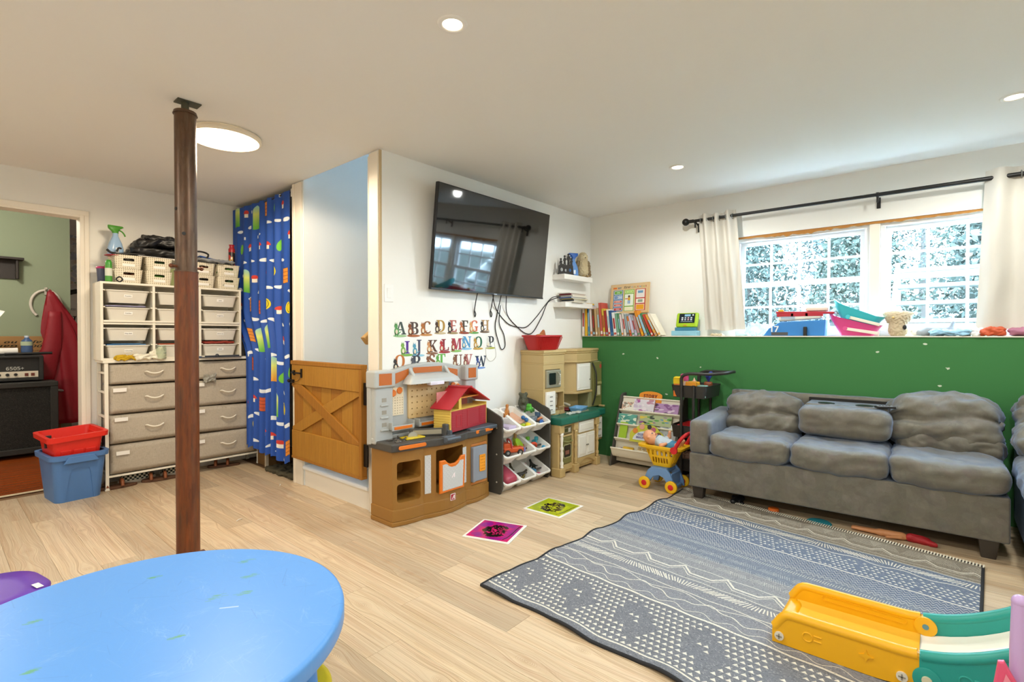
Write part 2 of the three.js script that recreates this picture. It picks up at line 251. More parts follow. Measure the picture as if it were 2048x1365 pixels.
{ const paper = cv(512, 512, (x, w, h) => { const r = rng(33); x.fillStyle = '#d9d8d4'; x.fillRect(0, 0, w, h); for (let k = 0; k < 26; k++) { const a = r() * w, b = r() * h, s = 14 + r() * 26; for (let p = 0; p < 6; p++) { x.fillStyle = ['#aab0bd', '#c3b4a8', '#b7bdc9', '#c9c4bf'][Math.floor(r() * 4)]; x.beginPath(); x.ellipse(a + s * Math.cos(p * 1.05), b + s * Math.sin(p * 1.05), s * 0.7, s * 0.4, p * 1.05, 0, 7); x.fill(); } x.fillStyle = '#8f9a86'; x.beginPath(); x.arc(a, b, s * 0.25, 0, 7); x.fill(); } }, true), m = M('#ffffff', 0.8, { map: paper }); m.userData.muv = 1.2; struct('wall_hall', [bb(-1.75, 2.9, 0, 2.5, -8.7, -8.6)], m); }
struct('wall_neighbour', [bb(-1.85, -1.75, 0, 2.5, -8.7, -5.28), bb(2.8, 2.9, 0, 2.5, -8.7, -5.28)], mWall);
struct('ceiling_neighbour', bb(-1.85, 2.9, 2.5, 2.6, -8.7, -5.16), mCeil);

// ---------------------------------------------------------------- lamps
const mGlow = (i) => M('#fff6e4', 0.5, { emissive: '#ffe9c8', emissiveIntensity: i });
const WARM = '#fff0dd', LAMP = '#f7faf5';
function downlight(x, z, label) {
  const t = thing('recessed_downlight', label, 'ceiling light', [x, CE, z], 0, 'recessed ceiling downlights');
  obj('trim_ring', lathe([[0.038, -0.001], [0.042, -0.006], [0.055, -0.006], [0.06, 0.0]], 40), mWhite, t);
  obj('lamp_lens', T(RX(new THREE.CircleGeometry(0.0385, 32), PI / 2), 0, -0.003, 0), mGlow(6), t);
  const l = new THREE.SpotLight(LAMP, 2.0, 0, 1.53, 0.3, 2); l.position.set(x, CE - 0.02, z); l.target.position.set(x, 0, z); l.castShadow = true; l.shadow.radius = 2; scene.add(l, l.target);
}
downlight(1.372, -1.486, 'recessed downlight glowing in the ceiling nearest the camera, top centre');
downlight(3.6, -1.49, 'recessed downlight in the ceiling between the television and the window');
downlight(3.672, 0.267, 'recessed downlight in the ceiling above the window curtain rod');
downlight(1.372, 0.267, 'recessed downlight in the ceiling to the right of the camera');
downlight(-0.8, -1.486, 'recessed downlight in the ceiling to the left of the camera');
downlight(-0.8, -3.24, 'recessed downlight in the ceiling left of the steel post');
downlight(-0.8, 0.267, 'recessed downlight in the ceiling behind the camera');
{ const x = 1.215, z = -3.37, t = thing('flush_ceiling_light', 'large round flat ceiling light glowing beside the rusty steel post', 'ceiling light', [x, CE, z]);
  obj('housing', lathe([[0, 0], [0.19, 0], [0.205, -0.006], [0.207, -0.028], [0.2, -0.034], [0.192, -0.034]], 56), M('#f3e6cf', 0.5), t);
  obj('lamp_diffuser', T(RX(new THREE.CircleGeometry(0.193, 56), PI / 2), 0, -0.033, 0), mGlow(2.2), t);
  const l = new THREE.SpotLight('#ffeccf', 4.0, 0, 1.54, 0.12, 2); l.position.set(x, CE - 0.05, z); l.target.position.set(x, 0, z); l.castShadow = true; l.shadow.radius = 9; scene.add(l, l.target); }
{ const t = thing('hall_ceiling_lamp', 'round ceiling lamp in the neighbouring room', 'ceiling light', [0.1, 2.5, -6.1]);
  obj('lamp_shade', lathe([[0, -0.1], [0.1, -0.09], [0.15, -0.04], [0.15, 0]], 32), mGlow(3), t);
  const l = new THREE.PointLight('#fff6ea', 1.6, 0, 2); l.position.set(0.1, 2.36, -6.1); l.castShadow = true; l.shadow.radius = 4; scene.add(l); }

// ================================================================ left side of the room
// steel post, rust below and darker sleeve above
{ const t = thing('support_post', 'rusty brown steel support post standing from floor to ceiling', 'post', [0.909, 0, -3.051]);
  const rust = cv(512, 1024, (x, w, h) => { const r = rng(41); x.fillStyle = '#6e3a1c'; x.fillRect(0, 0, w, h); for (let k = 0; k < 2600; k++) { const c = [['#4a2413', 0.25], ['#8a4a20', 0.22], ['#a35a26', 0.16], ['#35302d', 0.2], ['#7d6a58', 0.1]][Math.floor(r() * 5)]; x.globalAlpha = c[1] * r(); x.fillStyle = c[0]; const s = 3 + r() * 26; x.beginPath(); x.ellipse(r() * w, r() * h, s * 0.6, s * (1 + r() * 2), 0, 0, 7); x.fill(); } x.globalAlpha = 1; }, true);
  const grey = cv(256, 512, (x, w, h) => { const r = rng(42); x.fillStyle = '#5b4433'; x.fillRect(0, 0, w, h); for (let k = 0; k < 1200; k++) { const c = ['#3d2d22', '#7a5a40', '#6b4a33', '#857766'][Math.floor(r() * 4)]; x.globalAlpha = 0.2 * r(); x.fillStyle = c; const s = 2 + r() * 18; x.beginPath(); x.ellipse(r() * w, r() * h, s * 0.5, s * (1 + 2 * r()), 0, 0, 7); x.fill(); } x.globalAlpha = 1; }, true);
  const mR = M('#ffffff', 0.5, { map: rust, metalness: 0.35 }), mG = M('#ffffff', 0.4, { map: grey, metalness: 0.5 });
  obj('lower_tube', cyl(0.0545, 0.0545, 1.53, 0, 0.006, 0, 40), mR, t);
  obj('base_plate', box(0.2, 0.006, 0.16, 0, 0.003, 0, 0.002), mR, t);
  obj('upper_tube', [cyl(0.0505, 0.0505, 0.845, 0, 1.534, 0, 40)], mG, t);
  obj('collar', cyl(0.0565, 0.0565, 0.006, 0, 1.533, 0, 40), mG, t); obj('head_plate', cyl(0.057, 0.052, 0.016, 0, 2.362, 0, 40), mG, t);
  obj('screw_shaft', [cyl(0.018, 0.018, 0.054, 0, 2.376, 0, 16), box(0.11, 0.006, 0.07, 0.012, 2.4285, 0)], M('#5b5a4c', 0.5, { metalness: 0.6 }), t);
  const hole = (a, y) => { const g = RZ(cyl(0.009, 0.009, 0.004, 0, -0.002, 0, 14), PI / 2); T(g, 0.0505, 0, 0); RY(g, a); return T(g, 0, y, 0); };
  obj('pin_hole', [hole(-2.05, 1.73)], mBlack, t); obj('pin_hole', [hole(-2.9, 1.86)], mBlack, t);
  obj('pin', [rod([-0.075, 1.56, 0.02], [0.075, 1.56, -0.01], 0.007), ball(0.011, -0.075, 1.56, 0.02), ball(0.011, 0.075, 1.56, -0.01)], mR, t); }

// linen dresser on a white frame
const linenMap = cv(512, 512, (x, w, h) => { const r = rng(43); x.fillStyle = '#b9ad9b'; x.fillRect(0, 0, w, h); for (let k = 0; k < 9000; k++) { x.fillStyle = r() < 0.5 ? `rgba(90,80,68,${0.22 * r()})` : `rgba(236,226,208,${0.3 * r()})`; if (r() < 0.5) x.fillRect(r() * w, r() * h, 6 + r() * 26, 1); else x.fillRect(r() * w, r() * h, 1, 6 + r() * 26); } }, true);
const mLinen = M('#ffffff', 0.9, { map: linenMap, bumpMap: linenMap, bumpScale: 0.0008 }); mLinen.userData.muv = 3;
const mFrame = M('#f1ead9', 0.4), mPaper = M('#f6f2ea', 0.7), mInk = M('#8f8a82', 0.8);
{ const X0 = 0.9, X1 = 2.05, Z0 = -5.15, Z1 = -4.878, t = thing('fabric_dresser', 'wide dresser with eight grey linen drawers and white frame', 'dresser', [X0, 0, Z1]);
  const W = X1 - X0, D = Z1 - Z0, mid = 0.577;
  obj('top', bb(-0.012, W, 0.985, 1.006, -D, 0.008, 0.003), mFrame, t);
  for (const x of [0, W - 0.022]) for (const z of [-D, -0.022]) obj('leg', [bb(x, x + 0.022, 0.012, 0.985, z, z + 0.022), bb(x - 0.004, x + 0.026, 0, 0.012, z - 0.003, z + 0.025, 0.003)], mFrame, t);
  for (const y of [0.12, 0.345, 0.56, 0.75, 0.9]) obj('side_rail', bb(0.003, 0.017, y, y + 0.014, -D + 0.022, -0.022), mFrame, t);
  obj('bottom_rail', [bb(0.022, W - 0.022, 0.098, 0.112, -0.018, -0.004), bb(0.022, W - 0.022, 0.098, 0.112, -D + 0.004, -D + 0.018), bb(mid - 0.005, mid + 0.005, 0.112, 0.985, -0.022, -0.008)], mFrame, t);
  const rows = [[0.815, 0.975], [0.585, 0.808], [0.352, 0.578], [0.118, 0.345]], r = rng(8);
  for (const [c, a, b] of [[0, 0.028, mid - 0.007], [1, mid + 0.007, W - 0.03]]) rows.forEach(([y0, y1], k) => {
    const dz = c && k === 2 ? 0.012 : 0.002 + r() * 0.006, tilt = c && k === 2 ? -0.008 : 0;
    const g = soft(b - a, y1 - y0 - 0.004, D - 0.03, 0.008, { seg: [18, 6, 3], fn: (q, u, v, s) => { if (s > 0.5) q.z += 0.004 * noise(q.x * 7 + k * 3 + c * 9, q.y * 9, 1) * (1 - u * u); q.y += tilt * u; } });
    const d = obj('drawer', T(g, (a + b) / 2, (y0 + y1) / 2, -D / 2 + 0.008 + dz), mLinen, t), z = dz + 0.004;
    if (!(c === 0 && k === 3)) { const hx = (a + b) / 2 + 0.02, hy = (y0 + y1) / 2 + 0.012; obj('handle', tube([[-0.062, 0, 0], [-0.055, 0.004, 0.016], [-0.03, -0.008, 0.024], [0, -0.013, 0.026], [0.03, -0.008, 0.024], [0.055, 0.004, 0.016], [0.062, 0, 0]].map(([p, q, s]) => [hx + p, hy + q, z + s]), 0.006, 20, 8), mFrame, d); }
    if (k) { const lx = a + 0.055 + (c ? 0.0 : k * 0.008), ly = y1 - 0.035 - (k > 2 ? 0.03 : 0); const l = obj('label', box(0.085, 0.03, 0.0012, lx, ly, z + 0.003), mPaper, d); }
  }); }
// shoes pushed under the dresser
function sandal(pos, turn, label, check) {
  const t = thing(check ? 'slip_on_shoe' : 'sandal', label, 'shoe', pos, turn, 'shoes under the dresser');
  const sole = circPts(0, 0, 0.045, 20, 0.13).map(([x, y]) => [x * (1 + 0.25 * y / 0.13), y]);
  obj('sole', RX(ext(shp(sole), 0.022, 0.005, 2), -PI / 2), M(check ? '#d9d2c2' : '#5a3a24', 0.7), t);
  if (check) { const ck = cv(64, 64, (x) => { x.fillStyle = '#e6dfcc'; x.fillRect(0, 0, 64, 64); x.fillStyle = '#1d2a22'; for (let i = 0; i < 8; i++) for (let j = 0; j < 8; j++) if ((i + j) % 2) x.fillRect(i * 8, j * 8, 8, 8); }, true); obj('upper', loft([ring(0.09, 0.25, 0.045, 0.02, 5), ring(0.088, 0.24, 0.044, 0.045, 5), ring(0.06, 0.15, 0.03, 0.07, 5, 0, -0.02), ring(0.045, 0.1, 0.02, 0.068, 5, 0, -0.03)], false, true, 1), (() => { const m = M('#ffffff', 0.8, { map: ck }); m.userData.muv = 8; return m; })(), t); }
  else { const lm = M('#8a4e2a', 0.55); for (const z of [-0.065, 0.03]) obj('strap', tube([[-0.05, 0.02, z], [-0.04, 0.05, z], [0, 0.062, z], [0.04, 0.05, z], [0.05, 0.02, z]], 0.012, 16, 8).scale(1, 1, 1), lm, t); }
}
sandal([0.98, 0, -4.93], 1.5, 'brown leather sandal under the dresser nearest its left leg', false);
sandal([1.27, 0, -4.93], 1.4, 'brown leather sandal under the dresser beside the checkered shoes', false);
sandal([1.14, 0, -5.06], 1.6, 'black and cream checkered slip-on shoe under the dresser, left one', true);
sandal([1.43, 0, -5.06], 1.5, 'black and cream checkered slip-on shoe under the dresser, right one', true);
sandal([1.78, 0, -5.0], 1.2, 'pale slipper under the right end of the dresser', false);

// cubby unit with twelve pull-out tubs
const UX0 = 0.878, UX1 = 1.892, UZ0 = -5.145, UZ1 = -4.882, UY = 1.006;
{ const t = thing('cubby_shelf', 'cream cubby shelf with three columns standing on the linen dresser', 'shelf', [UX0, UY, UZ1]);
  const W = UX1 - UX0, D = UZ1 - UZ0, b = 0.018;
  for (const x of [0, W - b]) obj('side_panel', bb(x, x + b, 0, 0.608, -D, 0, 0.002), mFrame, t);
  for (const x of [0.335, 0.67]) obj('divider', bb(x, x + b, 0.016, 0.592, -D + 0.006, -0.001, 0.002), mFrame, t);
  for (const y of [0, 0.296, 0.592]) obj('shelf_board', bb(b, W - b, y, y + 0.016, -D, y > 0.1 && y < 0.5 ? 0.006 : 0.001, 0.002), mFrame, t);
  obj('shelf_board', bb(b, W - b, 0.278, 0.292, -D, 0.001, 0.002), mFrame, t);
  obj('back_panel', bb(b, W - b, 0.016, 0.592, -D, -D + 0.005), mFrame, t);
  for (const x of [0.018, 0.353, 0.688]) for (const y of [0.115, 0.245, 0.41, 0.54]) { obj('runner', bb(x, x + 0.012, y, y + 0.008, -D + 0.006, -0.004), mFrame, t); obj('runner', bb(x + (x > 0.6 ? 0.296 : 0.305), x + (x > 0.6 ? 0.308 : 0.317), y, y + 0.008, -D + 0.006, -0.004), mFrame, t); } }
{ const mTub = M('#f4efe3', 0.35, { transmission: 0.2, thickness: 0 });
  const words = [['Puzzles', 'cards', 'Lace'], ['Puzzles', 'Blocks', 'magnets'], ['Play doh', 'Cars', 'dress up'], ['Colouring', 'Farm', 'Paint']];
  const rowName = ['top row', 'second row', 'third row', 'bottom row'], colName = ['left', 'middle', 'right'], r = rng(50);
  for (let c = 0; c < 3; c++) for (let k = 0; k < 4; k++) {
    const x = UX0 + 0.018 + c * 0.335 + (c > 1 ? 0.154 : 0.1585), y = UY + [0.475, 0.345, 0.18, 0.05][k] - (k === 1 ? 0.016 : 0) + (k === 3 ? -0.03 : 0), h = 0.1;
    const t = thing('storage_tub', `white translucent tub in the ${colName[c]} column, ${rowName[k]} of the cubby shelf`, 'tub', [x, UY + [0.448, 0.3125, 0.153, 0.0165][k], UZ1 - 0.127 + 0.004 * r()], 0, 'tubs in the cubby shelf');
    obj('tub_body', tub(0.235, 0.2, 0.27, 0.235, h, 0.003, 0.009, 0.02), mTub, t);
    const lw = cv(96, 40, (q) => { q.fillStyle = '#fbf9f3'; q.fillRect(0, 0, 96, 40); q.fillStyle = '#333'; q.font = 'bold 20px sans-serif'; q.textAlign = 'center'; q.fillText(words[k][c], 48, 27, 88); });
    const lg = T(quad(0.055, 0.024), 0, 0, 0); RX(lg, 0.17); T(lg, c === 1 ? 0.035 : 0.0, 0.055, 0.1135); obj('label', lg, M('#ffffff', 0.7, { map: lw }), t);
  }
  // what lies on and between the tubs
  one('purple_puzzle_sheet', soft(0.26, 0.012, 0.2, 0.005, { wrinkle: 0.003, freq: 14 }), M('#8e8aa8', 0.6), 'pale purple sheet lying in the top left tub pair', 'sheet', [UX0 + 0.165, UY + 0.4235, UZ1 - 0.11]);
  one('colouring_book', [bb(-0.13, 0.12, 0, 0.006, -0.1, 0.1), bb(-0.1, 0.08, 0.006, 0.011, -0.1, 0.11)], M('#4f86b8', 0.6), 'blue and yellow colouring book on the lower left tub', 'book', [UX0 + 0.17, UY + 0.1175, UZ1 - 0.11]);
  one('orange_folder', bb(-0.13, 0.13, 0, 0.008, -0.1, 0.1, 0.002), M('#b5532f', 0.6), 'orange red folder on the lower middle tub', 'folder', [UX0 + 0.5, UY + 0.1175, UZ1 - 0.11], 0.05);
  one('red_patterned_bag', soft(0.25, 0.022, 0.16, 0.01, { wrinkle: 0.005, freq: 16, seed: 3 }), M('#9c3a2c', 0.7), 'red and cream patterned cloth on the lower right tub', 'cloth', [UX0 + 0.845, UY + 0.13, UZ1 - 0.11]);
  one('yellow_cloth', soft(0.16, 0.03, 0.05, 0.012, { wrinkle: 0.012, freq: 20, seed: 6 }), M('#c8a21c', 0.9), 'mustard yellow cloth on the dresser edge, left of the white cloth', 'cloth', [1.045, 1.026, -4.865]);
  one('white_cloth', [soft(0.22, 0.035, 0.06, 0.014, { wrinkle: 0.014, freq: 18, seed: 8 }), T(RZ(soft(0.1, 0.07, 0.02, 0.008, { wrinkle: 0.008, freq: 22 }), 0.5), 0.06, 0.03, 0.0)], M('#f0ead6', 0.9), 'crumpled white cloth hanging over the dresser edge', 'cloth', [1.18, 1.028, -4.86], 0.1);
  const jar = thing('glass_jar', 'clear glass jar on the dresser beside the white cloth', 'jar', [1.262, 1.0065, -4.855]); obj('jar_body', lathe([[0, 0], [0.034, 0], [0.037, 0.005], [0.037, 0.085], [0.033, 0.095], [0.034, 0.11], [0.031, 0.11], [0.03, 0.095], [0.034, 0.083], [0.034, 0.007], [0, 0.006]], 28), M('#eef2ea', 0.05, { transmission: 0.9, thickness: 0, ior: 1.4 }), jar);
  one('wrapped_cord', [tube([[0, 0.01, 0], [0.05, 0.035, 0.0], [0.08, 0.1, 0.01], [0.03, 0.13, 0], [-0.02, 0.06, 0.01], [0.02, 0.02, 0.02], [0.07, 0.012, 0]], 0.006, 40), bb(-0.05, 0.09, 0, 0.012, -0.02, 0.05, 0.004)], M('#2f466b', 0.7), 'navy blue cord with a strap on the dresser behind the post', 'cord', [1.47, 1.0065, -4.9]);
  one('marker_tray', [bb(-0.16, 0.16, 0, 0.006, -0.03, 0.03), rod([-0.14, 0.012, 0.0], [0.1, 0.012, 0.02], 0.006), rod([-0.06, 0.012, -0.018], [0.15, 0.012, -0.01], 0.006), ball(0.014, -0.05, 0.018, 0.02)], M('#454a52', 0.5), 'dark tray of pens on the right end of the dresser', 'tray', [1.72, 1.0065, -4.855], 0.08);
  one('plastic_wrap', soft(0.1, 0.06, 0.03, 0.014, { wrinkle: 0.016, freq: 30, seed: 4 }), M('#d8d6cc', 0.15, { transmission: 0.6, thickness: 0 }), 'crumpled clear plastic wrap caught on the upper right drawer', 'wrap', [1.615, 0.825, -4.845]);
}

// woven baskets on top
{ const dots = cv(128, 128, (x) => { x.fillStyle = '#efe6cf'; x.fillRect(0, 0, 128, 128); x.fillStyle = '#8a7a5c'; for (let i = 0; i < 8; i++) for (let j = 0; j < 8; j++) x.fillRect(i * 16 + 4, j * 16 + 4, 7, 7); }, true);
  const mB = M('#ffffff', 0.6, { map: dots }); mB.userData.muv = 9;
  let g = tub(0.165, 0.2, 0.185, 0.225, 0.108, 0.004, 0.004, 0.02); muv(g, 9);
  g = cut(g, T(ext(shp(rectPts(-0.036, 0.036, 0.062, 0.083, 0.0095)), 0.1), 0, 0, 0.06));
  const names = [['left', 1.06], ['second from left', 1.265], ['third from left', 1.59], ['right', 1.795]], inside = ['#6d3f22', '#4f7a2e', '#3d3a35', '#2f4a2a'];
  names.forEach(([n, x], i) => [0, 1].forEach((k) => { const t = thing('perforated_basket', `cream perforated basket, ${k ? 'upper' : 'lower'} one of the ${n} stack on the cubby shelf`, 'basket', [x, UY + 0.6085 + k * 0.1095, UZ1 - 0.118], 0, 'baskets on the cubby shelf');
    const m = new THREE.Mesh(g, mB); m.name = 'basket_body'; t.add(m); obj('label', T(RX(quad(0.08, 0.02), -0.1), 0, 0.03, 0.1065), mPaper, t);
    obj('contents', T(soft(0.155, 0.07, 0.19, 0.03, { wrinkle: 0.012, freq: 20, seed: i * 3 + k }), 0, 0.042, 0), M(inside[(i + k * 2) % 4], 0.8), t); })); }
// bottles and things on the baskets
const mLabel = M('#e8eef0', 0.5);
function sprayBottle(pos, turn, label, body, head, s = 1) {
  const t = thing('spray_bottle', label, 'spray bottle', pos, turn);
  const R = (w, d, y, cx = 0) => ring(w * s, d * s, d * s * 0.48, y * s, 5, cx * s, 0);
  obj('bottle', loft([R(0.088, 0.05, 0), R(0.096, 0.056, 0.006), R(0.094, 0.056, 0.05), R(0.076, 0.05, 0.09), R(0.05, 0.038, 0.12), R(0.034, 0.032, 0.14), R(0.03, 0.03, 0.165)], true, true, 1), body, t);
  obj('sprayer', [loft([R(0.036, 0.034, 0.16), R(0.038, 0.034, 0.17, -0.002), R(0.07, 0.03, 0.19, -0.008), R(0.096, 0.026, 0.205, 0.002), R(0.09, 0.02, 0.213, 0.0)], true, true, 0.8)], head, t);
  obj('trigger', tube([[0.024, 0.185, 0], [0.042, 0.175, 0], [0.054, 0.16, 0], [0.06, 0.145, 0]].map((p) => p.map((q) => q * s)), 0.005 * s, 12), head, t);
  obj('label', loft([R(0.06, 0.0585, 0.018), R(0.06, 0.0585, 0.055)].map((q) => q.map(([x, y, z]) => [x, y, z])), false, false), mLabel, t);
}
const YB = UY + 0.6085 + 0.2175;
sprayBottle([1.0, YB, -5.01], 0.2, 'light blue spray bottle with green trigger on top of the left baskets', M('#9fbfe0', 0.25), M('#4e9a2f', 0.4), 1.12);
{ const g = [soft(0.4, 0.05, 0.2, 0.02, { seg: [30, 6, 14], wrinkle: 0.012, freq: 9, seed: 2 }), T(RZ(soft(0.36, 0.06, 0.2, 0.025, { seg: [30, 6, 14], wrinkle: 0.014, freq: 8, seed: 5, fn: (q, u) => { q.y += 0.03 * (1 - u * u); } }), 0.03), 0.01, 0.055, 0), T(RZ(soft(0.26, 0.05, 0.19, 0.02, { seg: [24, 6, 12], wrinkle: 0.012, freq: 10, seed: 9 }), -0.06), 0.03, 0.115, -0.005)];
  const t = thing('folded_tote_bag', 'folded shiny black tote bag lying on the baskets', 'bag', [1.29, YB + 0.052, -5.02]); obj('bag_body', g, M('#1b1b1c', 0.4), t);
  obj('handle', tube([[0.15, 0.02, 0.05], [0.3, 0.05, 0.06], [0.36, 0.03, 0.06], [0.34, -0.005, 0.06], [0.25, -0.018, 0.05], [0.17, -0.01, 0.05]], 0.008, 32, 6).scale(1, 1, 1), M('#1b1b1c', 0.5), t); }
one('paper_stack', [bb(-0.16, 0.16, 0, 0.006, -0.1, 0.09), RY(bb(-0.15, 0.15, 0.006, 0.01, -0.1, 0.1), 0.08)], mPaper, 'sheets of white paper on the baskets under the black bag', 'paper', [1.27, YB, -5.02]);
{ const t = thing('drink_tumbler', 'clear tumbler with pink lid on the left end of the cubby shelf', 'tumbler', [0.918, UY + 0.6085, -5.03]); obj('cup', lathe([[0, 0], [0.03, 0], [0.036, 0.11], [0.034, 0.11], [0.028, 0.003], [0, 0.003]], 24), M('#6d7596', 0.15, { transmission: 0.5, thickness: 0 }), t); obj('lid', [lathe([[0, 0.128], [0.03, 0.126], [0.039, 0.12], [0.039, 0.108], [0.034, 0.108]], 24), rod([0.012, 0.12, 0], [0.026, 0.145, 0], 0.006)], M('#b8336f', 0.4), t); obj('liner', cyl(0.026, 0.032, 0.09, 0, 0.004, 0), M('#5a6f8f', 0.6), t); }
{ const t = thing('aerosol_can', 'green and white aerosol can beside the pink lidded tumbler', 'can', [0.937, UY + 0.6085, -4.915]); obj('can', lathe([[0, 0], [0.022, 0], [0.023, 0.004], [0.023, 0.125], [0.018, 0.135]], 24), M('#4f9a3a', 0.35), t); obj('label', cyl(0.0233, 0.0233, 0.06, 0, 0.045, 0, 24), M('#d9dccb', 0.5), t); obj('cap', lathe([[0.0215, 0.128], [0.0215, 0.15], [0.015, 0.168], [0, 0.172]], 24), M('#3f9a35', 0.35), t); }
{ const t = thing('patterned_aerosol_can', 'red capped aerosol can with speckled pattern on the right baskets', 'can', [1.855, YB, -4.99]); const tex = cv(128, 256, (x, w, h) => { const r = rng(60); x.fillStyle = '#2a1f1f'; x.fillRect(0, 0, w, h); for (let k = 0; k < 120; k++) { x.fillStyle = ['#c03a2f', '#e8dccb', '#3a5f3a', '#d9a23a'][Math.floor(r() * 4)]; x.beginPath(); x.arc(r() * w, r() * h, 3 + r() * 8, 0, 7); x.fill(); } }); obj('can', lathe([[0, 0], [0.026, 0], [0.027, 0.004], [0.027, 0.135], [0.022, 0.145]], 24), M('#ffffff', 0.35, { map: tex }), t); obj('cap', lathe([[0.027, 0.13], [0.028, 0.16], [0.02, 0.172], [0.02, 0.19], [0.025, 0.2], [0, 0.203]], 24), M('#b01f2c', 0.35), t); }
one('black_hair_clip', [tube([[-0.07, 0.03, 0], [-0.05, 0.01, 0.01], [0, 0.004, 0.0], [0.06, 0.012, 0], [0.17, 0.016, 0.01]], 0.009, 24), tube([[-0.01, 0.02, 0], [0.005, 0.05, 0.005], [0.02, 0.045, 0.01]], 0.007, 10)], mBlack, 'black plastic clip lying across the left baskets', 'clip', [1.0, YB + 0.004, -4.93]);
one('red_frisbee', lathe([[0, 0.004], [0.05, 0.004], [0.06, 0.0], [0.062, 0.004], [0.05, 0.008], [0, 0.008]], 28), M('#b32235', 0.4), 'small red disc under the black clip', 'disc', [0.975, YB - 0.01, -4.945]);
one('blue_plastic_tray', T(RZ(bb(-0.13, 0.13, 0, 0.012, -0.08, 0.08, 0.003), -0.16), 0, 0.025, 0), M('#1f4f9c', 0.4), 'tilted blue plastic tray on the right baskets', 'tray', [1.71, YB + 0.012, -5.04]);
one('clear_plastic_sheet', soft(0.3, 0.02, 0.16, 0.008, { wrinkle: 0.012, freq: 16, seed: 12 }), M('#c9cdd0', 0.1, { transmission: 0.6, thickness: 0 }), 'crumpled clear plastic sheet on the right baskets before the blue tray', 'sheet', [1.68, YB + 0.02, -4.915]);
one('green_booklet', bb(-0.006, 0.006, 0, 0.15, -0.05, 0.05), M('#c3cf9a', 0.6), 'pale green booklet standing behind the post on the cubby shelf', 'booklet', [1.385, UY + 0.6085, -4.97], 0.4);
one('black_cable_ring', tube([[0.02, 0, 0], [0, 0.02, 0], [-0.02, 0, 0], [0, -0.018, 0]], 0.005, 24, 8, true).translate(0, 0.023, 0), mBlack, 'small black ring on the cubby shelf beside the left baskets', 'ring', [1.0, UY + 0.6085, -4.895]);

// red bin nested in the blue tote
{ const mT = M('#4f7ab3', 0.45), t = thing('blue_storage_tote', 'blue plastic storage tote on the floor by the doorway', 'tote', [0.715, 0, -4.94], 0.1);
  const w0 = 0.265, d0 = 0.32, w1 = 0.31, d1 = 0.4, h = 0.345;
  let body = loft([ring(w0, d0, 0.05, 0, 6), ring(w1, d1, 0.05, h - 0.035, 6), ring(w1 + 0.035, d1 + 0.035, 0.06, h - 0.035, 6), ring(w1 + 0.04, d1 + 0.04, 0.06, h, 6), ring(w1 - 0.008, d1 - 0.008, 0.05, h, 6), ring(w0 - 0.008, d0 - 0.008, 0.05, 0.006, 6)]);
  const arch = [[-0.085, -0.02], [-0.06, 0.2], [-0.05, 0.235], [-0.03, 0.245], [0.03, 0.245], [0.05, 0.235], [0.06, 0.2], [0.085, -0.02]];
  body = cut(body, T(RX(ext(shp(arch), 0.03), 0.12), 0, 0, d0 / 2 - 0.004));
  obj('tote_body', body, mT, t); obj('recess_panel', T(RX(ext(shp(arch.map(([x, y]) => [x * 1.02, Math.max(y, 0.0)])), 0.004), 0.115), 0, 0.002, d0 / 2 - 0.012), mT, t);
  const ht = [[-0.1, h - 0.06], [-0.075, h - 0.012], [0.075, h - 0.012], [0.1, h - 0.06]]; obj('handle_lip', T(ext(shp(ht), 0.02, 0.004), 0, 0, d1 / 2 + 0.008), mT, t); }
{ const mR = M('#dc2416', 0.4), t = thing('red_storage_bin', 'red plastic bin with black clips sitting inside the blue tote', 'bin', [0.71, 0.235, -4.94], 0.1);
  const b = loft([ring(0.24, 0.3, 0.03, 0, 5), ring(0.29, 0.35, 0.03, 0.215, 5), ring(0.35, 0.39, 0.035, 0.215, 5), ring(0.355, 0.395, 0.035, 0.25, 5), ring(0.31, 0.34, 0.03, 0.25, 5), ring(0.23, 0.29, 0.03, 0.006, 5)]);
  { const p = b.attributes.position; for (let i = 0; i < p.count; i++) { const y = p.getY(i); p.setY(i, y + (y > 0.1 ? 0.045 * p.getX(i) + 0.03 * -p.getZ(i) : 0)); } }
  obj('bin_body', b, mR, t); obj('rib', [-0.07, 0, 0.07].map((x) => T(RX(bb(x - 0.03, x + 0.03, 0.02, 0.12, 0, 0.008, 0.003), 0.14), 0, 0.02, 0.149)), mR, t);
  obj('clip', tube([[0.182, 0.24, 0.05], [0.2, 0.2, 0.06], [0.187, 0.16, 0.06], [0.19, 0.12, 0.05], [0.168, 0.09, 0.05]], 0.018, 20).scale(1, 1, 1), M('#2b2222', 0.5), t);
  obj('clip', T(bb(-0.02, 0.02, 0, 0.09, -0.006, 0.006, 0.004), -0.135, 0.15, 0.02), M('#2b2222', 0.5), t);
  obj('contents', T(soft(0.2, 0.05, 0.18, 0.02, { wrinkle: 0.01, freq: 14 }), 0, 0.17, 0), M('#e6d6b8', 0.8), t); }

